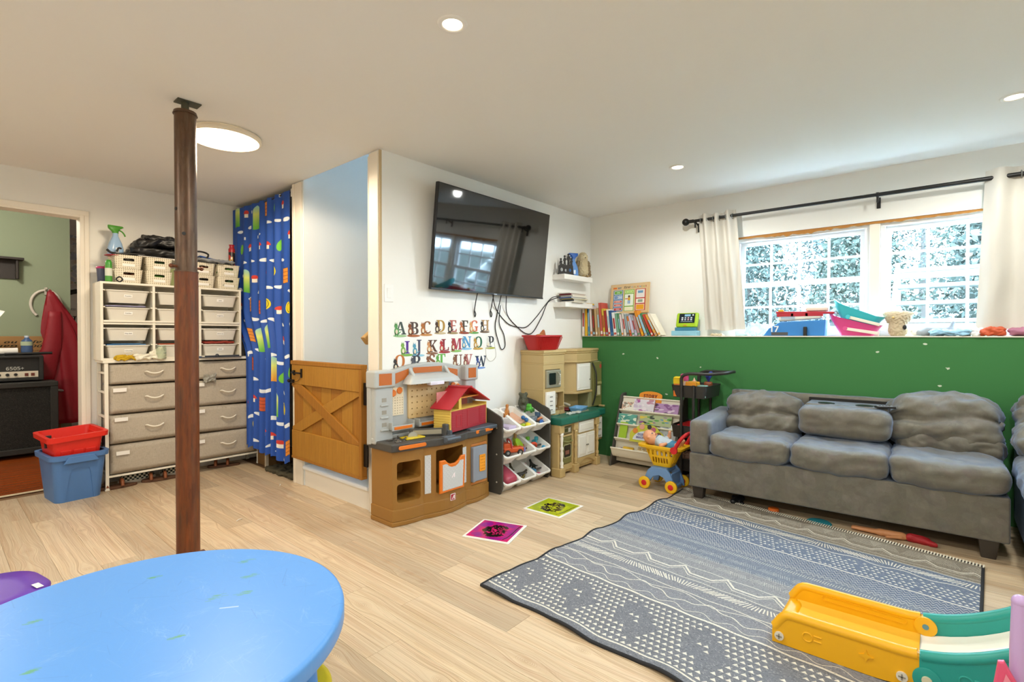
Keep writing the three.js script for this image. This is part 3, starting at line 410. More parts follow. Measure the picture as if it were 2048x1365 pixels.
// ================================================================ closet curtain, gate, handrail
{ const print = cv(1024, 2048, (x, w, h) => {               // blue cloth with clouds, hills, coins, blocks
    const r = rng(70); x.fillStyle = '#1f4fa8'; x.fillRect(0, 0, w, h);
    const cloud = (a, b, s) => { x.fillStyle = '#e9eef2'; x.beginPath(); x.ellipse(a, b, 46 * s, 15 * s, 0, 0, 7); x.fill(); };
    const coin = (a, b, s) => { x.fillStyle = '#e9d21c'; x.beginPath(); x.ellipse(a, b, 38 * s, 50 * s, 0, 0, 7); x.fill(); x.strokeStyle = '#6a5a10'; x.lineWidth = 4; x.beginPath(); x.ellipse(a, b, 24 * s, 36 * s, 0, 0, 7); x.stroke(); };
    const hill = (a, b, s, c) => { const g = x.createLinearGradient(0, b - 150 * s, 0, b + 60 * s); g.addColorStop(0, '#7fc4e8'); g.addColorStop(0.45, '#d8e27a'); g.addColorStop(1, c); x.fillStyle = g; x.beginPath(); x.moveTo(a - 45 * s, b + 70 * s); x.lineTo(a - 45 * s, b - 80 * s); x.arc(a, b - 80 * s, 45 * s, PI, 0); x.lineTo(a + 45 * s, b + 70 * s); x.fill(); };
    const block = (a, b, s, c) => { x.fillStyle = c; x.fillRect(a - 30 * s, b - 55 * s, 60 * s, 110 * s); x.strokeStyle = 'rgba(80,30,10,0.6)'; x.lineWidth = 3; for (let k = 0; k < 4; k++) { x.strokeRect(a - 30 * s, b - 55 * s + k * 28 * s, 60 * s, 28 * s); } };
    const cap = (a, b, s) => { x.fillStyle = '#d23a2e'; x.beginPath(); x.arc(a, b, 34 * s, PI, 0); x.fill(); x.fillStyle = '#f0e6d6'; x.fillRect(a - 22 * s, b, 44 * s, 34 * s); };
    for (let row = 0; row < 8; row++) for (let c = 0; c < 6; c++) { const a = c * 170 + 80 + (row % 2) * 70 + (r() - 0.5) * 50, b = row * 256 + 110 + (r() - 0.5) * 90, k = Math.floor(r() * 5); if (k === 0) coin(a, b, 0.9); else if (k === 1) hill(a, b, 1, ['#5fae3a', '#e0952c'][row % 2]); else if (k === 2) block(a, b, 1, ['#c8552a', '#e08a2c'][c % 2]); else if (k === 3) cap(a, b, 0.9); else { x.fillStyle = '#6fbf3c'; x.beginPath(); x.ellipse(a, b, 26, 44, 0.3, 0, 7); x.fill(); } cloud(a + 60, b + 120, 0.7 + r() * 0.4); if (r() < 0.4) { x.fillStyle = '#dfe6ee'; x.fillRect(a - 70, b - 90, 18, 24); } }
  });
  const NX = 150, NY = 60, pos = [], uv = [], idx = [], yTop = 2.385, yBot = 0.14;
  const sm = (a, b, v) => { const t = Math.min(1, Math.max(0, (v - a) / (b - a))); return t * t * (3 - 2 * t); };
  for (let j = 0; j <= NY; j++) for (let i = 0; i <= NX; i++) {
    const s = i / NX, v = j / NY, bot = yBot + 0.05 * (1 - s) + 0.012 * Math.sin(s * 60), y = yTop + (bot - yTop) * v;
    const up = sm(0.985, 1.45, y), zL = -5.14 * up + -4.862 * (1 - up), zR = -4.06 - 0.02 * v, z = zL + (zR - zL) * s;
    const amp = (0.012 + 0.02 * v) * (0.3 + 0.7 * Math.sin(Math.min(1, s * 1.06) * PI * 0.5)) * (1 - 0.75 * sm(0.78, 0.95, s));
    const xx = 1.922 + 0.03 * sm(0, 0.6, s) + amp * (Math.sin(s * 46 + 0.8 * Math.sin(v * 2)) + 0.35 * Math.sin(s * 91 + 2)) * (s < 0.02 ? 0.3 : 1);
    pos.push(Math.min(xx, 1.966), y, z); uv.push(s, 1 - v);
  }
  for (let j = 0; j < NY; j++) for (let i = 0; i < NX; i++) { const a = j * (NX + 1) + i, b = a + 1, c = a + NX + 1, d = c + 1; idx.push(a, c, b, b, c, d); }
  const g = new THREE.BufferGeometry(); g.setAttribute('position', new THREE.Float32BufferAttribute(pos, 3)); g.setAttribute('uv', new THREE.Float32BufferAttribute(uv, 2)); g.setIndex(idx); g.computeVertexNormals();
  one('closet_curtain', g, M('#ffffff', 0.65, { map: print, side: THREE.DoubleSide }), 'blue curtain printed with clouds and coins hanging over the closet', 'curtain'); }
{ const t = thing('closet_curtain_rod', 'dark curtain rod at the ceiling above the blue closet curtain', 'rod', [1.965, 2.372, 0]); obj('rod', rod([0, 0, -5.15], [0, 0, -4.03], 0.009), mBlack, t); obj('bracket', [bb(-0.012, 0.02, -0.045, 0.02, -4.045, -4.03, 0.003)], mWhite, t); }
one('red_garment', soft(0.2, 1.0, 0.06, 0.02, { seg: [8, 20, 6], wrinkle: 0.012, freq: 8 }), M('#7c1424', 0.8), 'dark red garment hanging inside the closet beside the curtain edge', 'garment', [2.3, 0.68, -4.12]);
one('green_garment', soft(0.2, 0.9, 0.04, 0.015, { seg: [8, 20, 6], wrinkle: 0.01, freq: 8, seed: 4 }), M('#7fa32c', 0.8), 'lime green garment hanging inside the closet next to the gate', 'garment', [2.08, 0.63, -4.045]);
one('closet_box', bb(-0.12, 0.12, 0, 0.14, -0.1, 0.1, 0.003), M('#7c5a2e', 0.8), 'small cardboard box on the closet floor behind the curtain', 'box', [2.15, 0, -4.78]);
one('metal_stand', bb(-0.012, 0.012, 0, 0.3, -0.012, 0.012), M('#b9ad98', 0.6), 'pale metal stand standing on the closet floor under the curtain', 'stand', [2.0, 0, -4.62]);
one('floor_cloth', soft(0.2, 0.03, 0.5, 0.012, { seg: [20, 4, 40], wrinkle: 0.012, freq: 12, seed: 22 }), M('#4a4432', 0.95), 'dark crumpled cloth on the floor under the closet curtain', 'cloth', [2.06, 0.02, -4.33]);

// painted board gate with a cross brace
{ const mG = cv(512, 512, (x, w, h) => { const r = rng(80); x.fillStyle = '#a8741f'; x.fillRect(0, 0, w, h); for (let k = 0; k < 900; k++) { x.fillStyle = r() < 0.6 ? `rgba(90,56,10,${0.1 * r()})` : `rgba(214,160,70,${0.14 * r()})`; x.fillRect(r() * w, r() * h - 60, 1 + r() * 5, 30 + r() * 260); } for (let k = 0; k < 24; k++) { x.fillStyle = `rgba(235,220,190,${0.5 * r()})`; x.beginPath(); x.arc(r() * w, r() * h, 0.5 + r() * 1.8, 0, 7); x.fill(); } }, true);
  const m = M('#ffffff', 0.6, { map: mG }); m.userData.muv = 2.2; const m2 = M('#f0e2c4', 0.6, { map: mG }); m2.userData.muv = 1.7;
  const Z0 = -3.945, Z1 = -2.962, y0 = 0.225, y1 = 1.0, t = thing('board_gate', 'ochre wooden half gate with a cross brace before the stairs', 'gate', [XC - 0.046, y0, Z0]);
  const L = Z1 - Z0, H = y1 - y0, n = 7;       // local: z along the gate, x towards the room is negative
  for (let k = 0; k < n; k++) obj('board', bb(0, 0.02, 0.02, H - 0.012, L * k / n + 0.0015, L * (k + 1) / n - 0.0015, 0.002), k % 2 ? m : m2, t);
  obj('top_rail', bb(-0.02, 0, H - 0.185, H - 0.03, 0, L - 0.03, 0.003), m, t); obj('bottom_rail', bb(-0.02, 0, 0.02, 0.225, 0, L - 0.03, 0.003), m, t);
  obj('top_cap', bb(-0.024, 0.026, H - 0.03, H, -0.012, L, 0.003), m2, t); obj('bottom_ledge', bb(-0.022, 0.024, 0, 0.02, -0.005, L, 0.003), m2, t);
  obj('end_board', bb(-0.022, 0.022, 0.02, H - 0.03, L - 0.03, L, 0.003), m2, t);
  const brace = (q, d) => ext(shp(q), d, 0.002).rotateY(-PI / 2); obj('brace', brace([[0, H - 0.186], [0, H - 0.2], [L - 0.18, 0.226], [L - 0.032, 0.226], [L - 0.032, 0.245], [0.15, H - 0.186]].reverse(), 0.02), m2, t);
  obj('brace', brace([[0, 0.226], [0.14, 0.226], [L - 0.032, H - 0.21], [L - 0.032, H - 0.186], [L - 0.2, H - 0.186], [0, 0.25]], 0.015), m, t);
  const z = M('#1c1714', 0.4, { metalness: 0.5 });
  obj('latch', [bb(-0.028, -0.02, H - 0.115, H - 0.075, 0.03, 0.06, 0.003), rod([-0.034, H - 0.095, 0.03], [-0.034, H - 0.095, 0.17], 0.007), bb(-0.03, -0.02, H - 0.13, H - 0.06, 0.155, 0.175, 0.003), ball(0.012, -0.038, H - 0.09, 0.06), bb(-0.04, -0.02, H - 0.175, H - 0.15, -0.02, 0.05, 0.004), ball(0.014, -0.042, H - 0.16, 0.0)], z, t);
  obj('latch_cord', tube([[-0.03, H - 0.09, 0.16], [-0.026, H - 0.13, 0.15], [-0.026, H - 0.16, 0.1], [-0.028, H - 0.165, 0.05]], 0.002, 14, 5), M('#5b4326', 0.8), t);
  for (const y of [H - 0.22, 0.14]) obj('hinge', [bb(-0.006, 0.006, y - 0.05, y + 0.1, L, L + 0.042, 0.002)], z, t); }
{ const g = ext(shp(rectPts(-0.026, 0.026, -0.032, 0.032, 0.012, 3)), 2.6); const t = thing('stair_handrail', 'natural wood handrail rising behind the gate', 'handrail', [1.985, 1.16, -3.04]);
  g.rotateY(PI / 2); g.rotateZ(0.68); obj('rail', g, M('#b58c4f', 0.45), t); obj('bracket', [rod([0.12, 0.06, 0], [0.12, 0.03, 0.074], 0.007)], mBlack, t); }

// ================================================================ things in the neighbouring room
{ const t = thing('speaker_cabinet', 'large black speaker cabinet with grille seen through the doorway', 'speaker', [0.42, 0, -6.98 + 0.02]);     // centre of the base
  const mC = M('#2a2a26', 0.7), gr = cv(256, 256, (x, w, h) => { const r = rng(90); x.fillStyle = '#1d1d1a'; x.fillRect(0, 0, w, h); for (let k = 0; k < 9000; k++) { x.fillStyle = r() < 0.5 ? '#0c0c0b' : '#3a3a33'; x.fillRect(r() * w, r() * h, 2, 2); } }, true), mGr = M('#ffffff', 0.9, { map: gr }); mGr.userData.muv = 3;
  obj('case', [bb(-0.46, 0.46, 0.045, 0.74, -0.12, 0.165, 0.012), ...[[-0.46, 0.46, 0.045, 0.1], [-0.46, 0.46, 0.69, 0.74], [-0.46, -0.4, 0.1, 0.69], [0.4, 0.46, 0.1, 0.69]].map(([a, b, c, d]) => bb(a, b, c, d, 0.15, 0.19, 0.008))], mC, t);
  obj('grille', bb(-0.4, 0.4, 0.1, 0.69, 0.14, 0.172), mGr, t); obj('side_handle', tube([[0.46, 0.64, 0.08], [0.5, 0.63, 0.08], [0.5, 0.63, -0.02], [0.46, 0.64, -0.02]], 0.012, 16), M('#8b8f92', 0.3, { metalness: 0.8 }), t);
  for (const x of [-0.4, 0.4]) for (const z of [-0.09, 0.12]) obj('caster', [RZ(cyl(0.022, 0.022, 0.02, 0, -0.01, 0, 16), PI / 2).translate(x, 0.0222, z), bb(x - 0.015, x + 0.015, 0.03, 0.046, z - 0.015, z + 0.015)], mBlack, t); }
{ const t = thing('guitar_amplifier', 'black guitar amplifier head standing on the speaker cabinet', 'amplifier', [0.42, 0.74, -7.0]);
  const mC = M('#232321', 0.6); obj('case', [bb(-0.38, 0.36, 0.012, 0.255, -0.1, 0.1, 0.01), bb(-0.38, 0.36, 0.235, 0.262, -0.11, 0.125, 0.008), bb(0.33, 0.365, 0.012, 0.255, -0.11, 0.125, 0.008), bb(-0.38, 0.33, 0.012, 0.04, -0.11, 0.122, 0.006)], mC, t);
  for (const x of [-0.3, 0.28]) obj('foot', cyl(0.016, 0.02, 0.013, x, 0, 0.05, 14), mBlack, t);
  const pan = obj('control_panel', bb(-0.36, 0.325, 0.045, 0.105, 0.098, 0.112), M('#e6dcc6', 0.5), t); for (let k = 0; k < 9; k++) obj('knob', T(RX(cyl(0.015, 0.011, 0.016, 0, 0, 0, 8), PI / 2), -0.3 + k * 0.058, 0.075, 0.112), mBlack, pan); for (const x of [0.24, 0.285]) obj('switch', box(0.026, 0.028, 0.006, x, 0.072, 0.114), M('#6d2f22', 0.5), pan);
  obj('model_lettering', T(text('6505+', 0.034, 0.003), 0.16, 0.135, 0.1005), M('#b8b8b0', 0.3, { metalness: 0.4 }), t);
  obj('badge', box(0.07, 0.03, 0.003, -0.19, 0.2, 0.1015, 0.001), M('#a7b6bd', 0.4), t); }
{ const t = thing('water_bottle', 'blue plastic water bottle standing on the amplifier', 'bottle', [0.675, 1.002, -7.0]); obj('bottle', lathe([[0, 0], [0.042, 0], [0.045, 0.01], [0.043, 0.03], [0.046, 0.05], [0.044, 0.07], [0.046, 0.12], [0.04, 0.145], [0.02, 0.165], [0.016, 0.178]], 28), M('#5c7fb5', 0.1, { transmission: 0.5, thickness: 0 }), t); obj('label', cyl(0.0468, 0.0468, 0.04, 0, 0.095, 0, 28), M('#a9b99a', 0.5), t); obj('cap', cyl(0.018, 0.018, 0.018, 0, 0.176, 0, 20), M('#c9d6e6', 0.4), t); }
one('paper_roll', RZ(cyl(0.036, 0.036, 0.22, 0, -0.11, 0, 24), PI / 2), mPaper, 'white paper roll lying on the amplifier', 'paper roll', [0.5, 1.039, -7.02]);
one('black_baton', [rod([-0.13, 0, 0], [0.2, 0.004, 0.01], 0.013), rod([0.2, 0.004, 0.01], [0.215, 0.004, 0.011], 0.014), rod([-0.26, 0, -0.01], [-0.13, 0, 0], 0.007)], mBlack, 'black baton with silver end lying across the amplifier', 'baton', [0.64, 1.016, -6.93]);
{ const printed = cv(512, 512, (x, w, h) => { x.fillStyle = '#a9814f'; x.fillRect(0, 0, w, h); const r = rng(91); for (let k = 0; k < 300; k++) { x.fillStyle = `rgba(90,60,25,${0.07 * r()})`; x.fillRect(0, r() * h, w, 1 + r() * 3); } x.save(); x.translate(w, h); x.rotate(PI); x.fillStyle = '#2b2a1c'; x.font = 'italic bold 40px sans-serif'; x.fillText('100% Garantie', 40, 422); x.fillText('Cajas no usar', 40, 462); x.font = '16px sans-serif'; x.fillText('fragile - this side up', 60, 360); x.restore(); });
  const t = thing('cardboard_box', 'large cardboard box with upside-down printing behind the amplifier', 'box', [0.43, 0, -7.262]); const side = M('#a07a49', 0.85), g = bb(-0.55, 0.53, 0, 1.19, -0.03, 0.03, 0.004); obj('carton', g, side, t);
  obj('printed_face', T(quad(1.07, 0.48), -0.01, 0.945, 0.0306), M('#ffffff', 0.85, { map: printed }), t); obj('lid_seam', bb(-0.548, 0.528, 0.695, 0.702, 0.03, 0.0315), M('#4a4a22', 0.8), t); }
{ // velvet robe on a hook
  const velvet = M('#8a0a1c', 0.5, { sheen: 1, sheenColor: new THREE.Color('#ff4a5a'), sheenRoughness: 0.35 });
  const rings = []; for (let k = 0; k <= 26; k++) { const v = k / 26, y = 1.66 - v * 1.4, w = 0.04 + 0.2 * Math.min(1, v * 3.2) + 0.02 * Math.sin(v * 9), cx = 0.06 * v + 0.1 * Math.min(1, v * 2.2), R = []; for (let i = 0; i < 40; i++) { const a = i / 40 * 2 * PI, f = 1 + 0.16 * Math.sin(a * 7 + v * 3) * Math.min(1, v * 4); R.push([cx + w * 0.62 * f * Math.cos(a), y, 0.05 * (0.35 + v * 0.8) * f * Math.sin(a)]); } rings.push(R); }
  const t = thing('velvet_robe', 'dark red velvet robe hanging on a hook on the sage wall', 'robe', [0.875, 0, -7.165]); obj('robe_body', loft(rings, true, true, 2), velvet, t);
  obj('sleeve', loft(Array.from({ length: 14 }, (_, k) => { const v = k / 13; return Array.from({ length: 18 }, (_, i) => { const a = i / 18 * 2 * PI, w = 0.05 + 0.06 * v; return [0.03 - 0.02 * v - 0.1 * v * v * (v > 0.6 ? 1 : 0.6) + w * Math.cos(a), 1.45 - 0.72 * v, 0.035 + 0.03 * Math.sin(a) * (0.7 + v)]; }); }), true, true, 2), velvet, t);
  obj('hanging_loop', tube([[-0.02, 1.62, 0], [0, 1.68, -0.02], [0.02, 1.62, 0]], 0.008, 12), velvet, t); }
{ const t = thing('horseshoe_hook', 'white horseshoe with a wall hook on the sage wall', 'horseshoe', [0.855, 1.5, -7.286]); const pts = []; for (let k = 0; k <= 20; k++) { const a = -0.9 + (PI + 1.8) * k / 20; pts.push([0.12 * Math.cos(a), 0.15 * Math.sin(a) + 0.03, 0]); } obj('horseshoe', tube(pts, 0.013, 40, 8), M('#d8d2c4', 0.5), t); obj('hook', [rod([0, 0.17, -0.01], [0, 0.19, 0.06], 0.01), rod([0, 0.13, 0.0], [0, 0.21, 0.0], 0.014), ball(0.013, 0, 0.195, 0.06)], M('#b9b2a4', 0.4), t); }
{ const t = thing('coat_shelf', 'dark wooden wall shelf with a heart cutout on the sage wall', 'shelf', [0.35, 1.78, -7.29]); const wd = M('#2b241e', 0.55);
  const heart = []; for (let k = 0; k < 32; k++) { const a = k / 32 * 2 * PI; heart.push([0.0024 * 16 * Math.sin(a) ** 3, 0.0024 * (13 * Math.cos(a) - 5 * Math.cos(2 * a) - 2 * Math.cos(3 * a) - Math.cos(4 * a))]); }
  obj('back_board', T(ext(shp(rectPts(-0.5, 0.3, 0, 0.19), [heart.map(([a, b]) => [a + 0.07, b + 0.09])]), 0.018), 0, 0, -0.006), wd, t); obj('shelf_top', bb(-0.53, 0.33, 0.19, 0.215, -0.008, 0.12, 0.006), wd, t); for (const x of [-0.45, 0.27]) obj('end_bracket', bb(x, x + 0.02, 0.0, 0.19, 0.012, 0.09, 0.005), wd, t); }
{ const t = thing('round_wall_sign', 'round black framed sign with script lettering in the far hallway', 'sign', [1.38, 1.42, -8.59]); obj('frame', T(new THREE.TorusGeometry(0.36, 0.03, 12, 56), 0, 0, 0.0), M('#1f1f1d', 0.5), t);
  const tex = cv(512, 512, (x, w, h) => { x.fillStyle = '#e8e4da'; x.fillRect(0, 0, w, h); x.strokeStyle = '#c5bfae'; for (let k = 1; k < 6; k++) { x.beginPath(); x.moveTo(0, k * 85); x.lineTo(w, k * 85); x.stroke(); } x.save(); x.translate(w, 0); x.scale(-1, 1); x.fillStyle = '#1c1c1a'; x.font = 'italic 120px serif'; x.fillText('very', 300, 300); x.font = '28px serif'; x.fillText('SIMPLE', 320, 180); x.restore(); }); obj('face', T(new THREE.CircleGeometry(0.345, 48), 0, 0, 0.004), M('#ffffff', 0.7, { map: tex }), t); }
one('white_lamp_shade', T(RZ(cyl(0.06, 0.03, 0.1, 0, -0.05, 0, 20), 1.0), 0, 0.05, 0), mWhite, 'white lamp head at the left edge on the speaker cabinet', 'lamp', [0.44, 1.36, -6.9]);
for (const [x, z, a, l] of [[1.32, -3.46, 0.4, 'curled white paper scrap on the floor before the gate'], [1.84, -4.02, 1.2, 'thin white paper scrap on the floor by the closet corner']]) one('paper_scrap', tube([[-0.02, 0.003, 0], [-0.008, 0.008, 0.004], [0.008, 0.008, 0.005], [0.022, 0.003, 0]], 0.003, 12, 5), mPaper, l, 'paper', [x, 0, z], a);

// ================================================================ television wall
{ const t = thing('wall_television_set', 'large flat black television tilted forward on the wall', 'television', [3.005, 1.528, -2.772]); t.rotation.x = 0.11;
  const W = 1.315, H = 0.755; obj('housing', bb(-W / 2, W / 2, 0, H, -0.03, 0, 0.006), M('#17171a', 0.5), t);
  obj('screen', bb(-W / 2 + 0.008, W / 2 - 0.008, 0.014, H - 0.008, -0.004, 0.002), M('#060607', 0.06, { clearcoat: 1, clearcoatRoughness: 0.03 }), t);
  obj('bottom_bezel', bb(-W / 2, W / 2, 0, 0.013, -0.004, 0.004, 0.002), M('#2a2a2c', 0.4), t); obj('badge', bb(0.0, 0.035, 0.002, 0.009, 0.004, 0.0055), M('#b9b9b9', 0.3, { metalness: 0.7 }), t); }
one('television_bracket', [bb(-0.2, 0.2, -0.2, 0.2, -0.012, 0.0), bb(-0.15, -0.11, -0.2, 0.2, 0, 0.02), bb(0.11, 0.15, -0.2, 0.2, 0, 0.02)], mBlack, 'black wall bracket behind the television', 'bracket', [3.0, 1.93, ZT + 0.0125]);
const mCord = M('#1d1b1a', 0.6);
const cordThing = (pts, label, r = 0.004) => one('black_cable', tube(pts.map(([x, y, d = 0.008]) => [x, y, ZT + d]), r, 60, 6), mCord, label, 'cable', [0, 0, 0], 0, 'cables under the television');
cordThing([[2.84, 1.54, 0.05], [2.845, 1.45, 0.02], [2.845, 1.38], [2.852, 1.345], [2.86, 1.37], [2.845, 1.4]], 'short black pull cord with a loop hanging under the television, left one');
cordThing([[3.03, 1.54, 0.05], [3.035, 1.45, 0.02], [3.03, 1.38], [3.04, 1.35], [3.05, 1.375], [3.032, 1.405]], 'short black pull cord with a loop hanging under the television, right one');
cordThing([[3.12, 1.54, 0.05], [3.115, 1.38], [3.09, 1.27], [3.12, 1.17], [3.17, 1.08], [3.21, 1.1], [3.2, 1.2], [3.14, 1.3], [3.13, 1.45, 0.03]], 'long black cable hanging in a loop below the television');
cordThing([[3.0, 1.535, 0.06], [3.1, 1.42], [3.25, 1.3], [3.4, 1.27], [3.5, 1.275], [3.65, 1.37], [3.78, 1.48], [3.86, 1.555, 0.03], [3.93, 1.57, 0.06]], 'black cable running from the television to the lower wall shelf');
cordThing([[3.17, 1.54, 0.06], [3.24, 1.38], [3.38, 1.27], [3.5, 1.215], [3.58, 1.22], [3.72, 1.36], [3.84, 1.52], [3.94, 1.565, 0.07]], 'second black cable sagging lowest between television and shelf');
one('white_wall_wire', tube([[2.98, 1.1, ZT + 0.004], [2.99, 1.02, ZT + 0.004], [3.04, 0.985, ZT + 0.004], [3.1, 1.02, ZT + 0.004], [3.08, 1.15, ZT + 0.004]], 0.0018, 30, 5), M('#cfc8ba', 0.6), 'thin white cord looping on the wall below the black cables', 'cord');
{ const t = thing('light_switch', 'white double rocker switch on the wall beside the stair corner', 'switch', [2.038, 1.484, ZT]); obj('plate', bb(-0.036, 0.036, -0.06, 0.06, 0, 0.006, 0.003), mWhite, t); obj('rocker', RX(bb(-0.017, 0.017, -0.034, 0.034, 0.002, 0.009, 0.002), 0.04), mWhite, t); }

// animal alphabet stickers
{ const L = [ // letter, px centre x, y (metres), size, letter colour, animal colour, patch colour, turn
    ['A', 2.137, 1.249, '#44504a', '#5f9e5c', '#9cc08a'], ['B', 2.254, 1.250, '#53423a', '#8a4a24', '#b0683c'], ['C', 2.367, 1.257, '#8a5a34', '#b26a2e', '#c58a4a'], ['D', 2.500, 1.269, '#b0883c', '#4d3528', '#c9b48a'], ['E', 2.625, 1.271, '#b05a4c', '#2c2f38', '#a48a5c'], ['F', 2.748, 1.272, '#4a3a24', '#b5602e', '#8f3a24'], ['G', 2.853, 1.274, '#d06a48', '#e0a060', '#5f9a48'], ['H', 2.978, 1.281, '#b08a5c', '#3a3230', '#7a6248'],
    ['I', 2.192, 1.116, '#5a3090', '#7fb050', '#7fb050'], ['J', 2.294, 1.110, '#4a4c60', '#5a9fb8', '#8fc0d0'], ['K', 2.423, 1.122, '#5a3a2c', '#d0905a', '#8a6248'], ['L', 2.544, 1.128, '#8a2c30', '#c03030', '#a03838'], ['M', 2.661, 1.133, '#a83848', '#a84038', '#8ab85c'], ['N', 2.772, 1.148, '#4a90c0', '#6aa8d0', '#8fc0dc'], ['O', 2.900, 1.146, '#2f6a4e', '#c8963c', '#c8a04c'], ['P', 3.047, 1.149, '#3a3a3c', '#e6e2d6', '#b0b048'],
    ['Q', 2.129, 1.007, '#c07030', '#3a3230', '#8a5a34'], ['R', 2.276, 1.012, '#44464e', '#5a5a60', '#8a8a8a'], ['S', 2.416, 1.017, '#8a5a3c', '#8a5a3c', '#a07858'], ['T', 2.507, 1.018, '#6aae4a', '#6aae4a', '#8ac06a'], ['U', 2.676, 1.007, '#7a4a38', '#8a5a3c', '#a07050'], ['V', 2.788, 1.008, '#b06a62', '#8a4438', '#b08a6a'], ['W', 2.927, 0.991, '#2c3a4c', '#34488a', '#7fa0d8']];
  const nick = { A: 'crocodile', B: 'bear', C: 'camel', D: 'dog', E: 'eagle', F: 'fox', G: 'giraffe', H: 'horse', I: 'iguana', J: 'jellyfish', K: 'kangaroo', L: 'ladybird', M: 'macaw', N: 'narwhal', O: 'owl', P: 'panda', Q: 'quail', R: 'raccoon', S: 'snail', T: 'tortoise', U: 'urial', V: 'viper', W: 'whale' };
  for (const [ch, x, y, lc, ac, pc] of L) {
    const t = thing('alphabet_sticker', `wall sticker of the letter ${ch} with a small animal`, 'sticker', [x, y, ZT], 0, 'alphabet stickers on the television wall');
    obj('letter', text(ch, 0.088, 0.0012, 'serif_bold'), M(lc, 0.7), t);
    const sh = new THREE.ShapeGeometry(shp(circPts(-0.035, -0.022, 0.02, 14, 0.026))), hd = new THREE.ShapeGeometry(shp(circPts(-0.04, 0.014, 0.015, 12, 0.014))), ear = [new THREE.ShapeGeometry(shp([[-0.052, 0.02], [-0.046, 0.04], [-0.042, 0.024]])), new THREE.ShapeGeometry(shp([[-0.038, 0.024], [-0.032, 0.04], [-0.029, 0.019]]))], foot = [new THREE.ShapeGeometry(shp(rectPts(-0.05, -0.041, -0.055, -0.03))), new THREE.ShapeGeometry(shp(rectPts(-0.033, -0.024, -0.055, -0.03))), new THREE.ShapeGeometry(shp([[-0.018, -0.03], [0.006, -0.02], [0.0, -0.028], [-0.016, -0.04]]))];
    obj('animal', [sh, hd, ...ear, ...foot].map((g) => T(g, 0, 0, 0.0018)), M(ac, 0.7), t); obj('belly', T(new THREE.ShapeGeometry(shp(circPts(-0.035, -0.025, 0.01, 12, 0.016))), 0, 0, 0.0022), M('#e6d9bd', 0.7), t);
    obj('ground_patch', T(new THREE.ShapeGeometry(shp(circPts(-0.006, -0.054, 0.058, 20, 0.009))), 0, 0, 0.0008), M(pc, 0.7), t);
  } }

// two white wall shelves with their things
for (const [y, x0, x1, n] of [[1.73, 3.905, 4.4, 'upper'], [1.468, 3.92, 4.4, 'lower']]) one('floating_shelf', bb(x0 - 4, x1 - 4, 0, 0.048, 0, 0.14, 0.003), mWhite, `white floating wall shelf right of the television, ${n} one`, 'shelf', [4, y, ZT], 0, 'floating shelves');
{ const t = thing('cutout_figures', 'dark metal cutout of walking figures standing on the upper shelf', 'ornament', [3.985, 1.778, -2.74], -0.3), m = M('#2a2520', 0.6);
  obj('base', [bb(-0.09, 0.09, 0, 0.01, -0.012, 0.012), T(ext(shp([[-0.09, 0.01], [0.09, 0.01], [0.085, 0.09], [0.04, 0.1], [0, 0.09], [-0.05, 0.1], [-0.088, 0.08]], [circPts(-0.05, 0.045, 0.018), circPts(0.0, 0.04, 0.015), circPts(0.05, 0.045, 0.018)]), 0.006), 0, 0, -0.003)], m, t);
  for (const [x, h] of [[-0.06, 0.16], [-0.015, 0.19], [0.03, 0.21], [0.065, 0.17]]) obj('figure', [T(ext(shp([[-0.014, 0.08], [-0.006, 0.08], [0, 0.11], [0.008, 0.08], [0.016, 0.08], [0.01, 0.13], [0.022, h - 0.045], [0.01, h - 0.03], [-0.008, h - 0.03], [-0.02, h - 0.06], [-0.01, 0.13]]), 0.005), x, 0, -0.0025), T(RX(cyl(0.011, 0.011, 0.005, 0, -0.0025, 0, 14), PI / 2), x, h - 0.018, 0)], m, t); }
sprayBottle([4.15, 1.778, -2.765], 2.6, 'bright blue spray bottle on the upper wall shelf', M('#5f8fd0', 0.25), M('#1f5ab0', 0.4), 1.06);
{ const t = thing('owl_plush', 'fluffy cream owl plush sitting on the end of the upper shelf', 'plush toy', [4.335, 1.7785, -2.775], -0.5); const fur = (x, y, z) => 0.006 * noise(x * 60, y * 60, z * 60) + 0.004 * noise(x * 130, y * 130, z * 130);
  obj('body', blob([[0, 0.06, 0, 0, 0.14, 0, 0.055, 0.05], [0, 0.2, 0.005, 0, 0.215, 0.005, 0.046, 0.042]], 0.03, 44, fur), M('#cbb994', 0.95), t);
  for (const s of [-1, 1]) { obj('wing', blob([[s * 0.055, 0.15, 0, s * 0.085, 0.03, -0.01, 0.022, 0.014]], 0.01, 30, fur), M('#8a775a', 0.95), t); obj('foot', ball(0.016, s * 0.025, 0.012, 0.05, 1, 0.7, 1.2, 12), M('#a58c5c', 0.8), t); obj('eye', ball(0.007, s * 0.017, 0.215, 0.048, 1, 1, 0.6, 10), mBlack, t); }
  obj('face', blob([[-0.012, 0.205, 0.032, 0.012, 0.205, 0.032, 0.024, 0.024]], 0.01, 26, fur), M('#e2d3ae', 0.95), t); obj('beak', T(RX(new THREE.ConeGeometry(0.006, 0.016, 8), 1.9), 0, 0.195, 0.06), M('#3f3626', 0.6), t); }
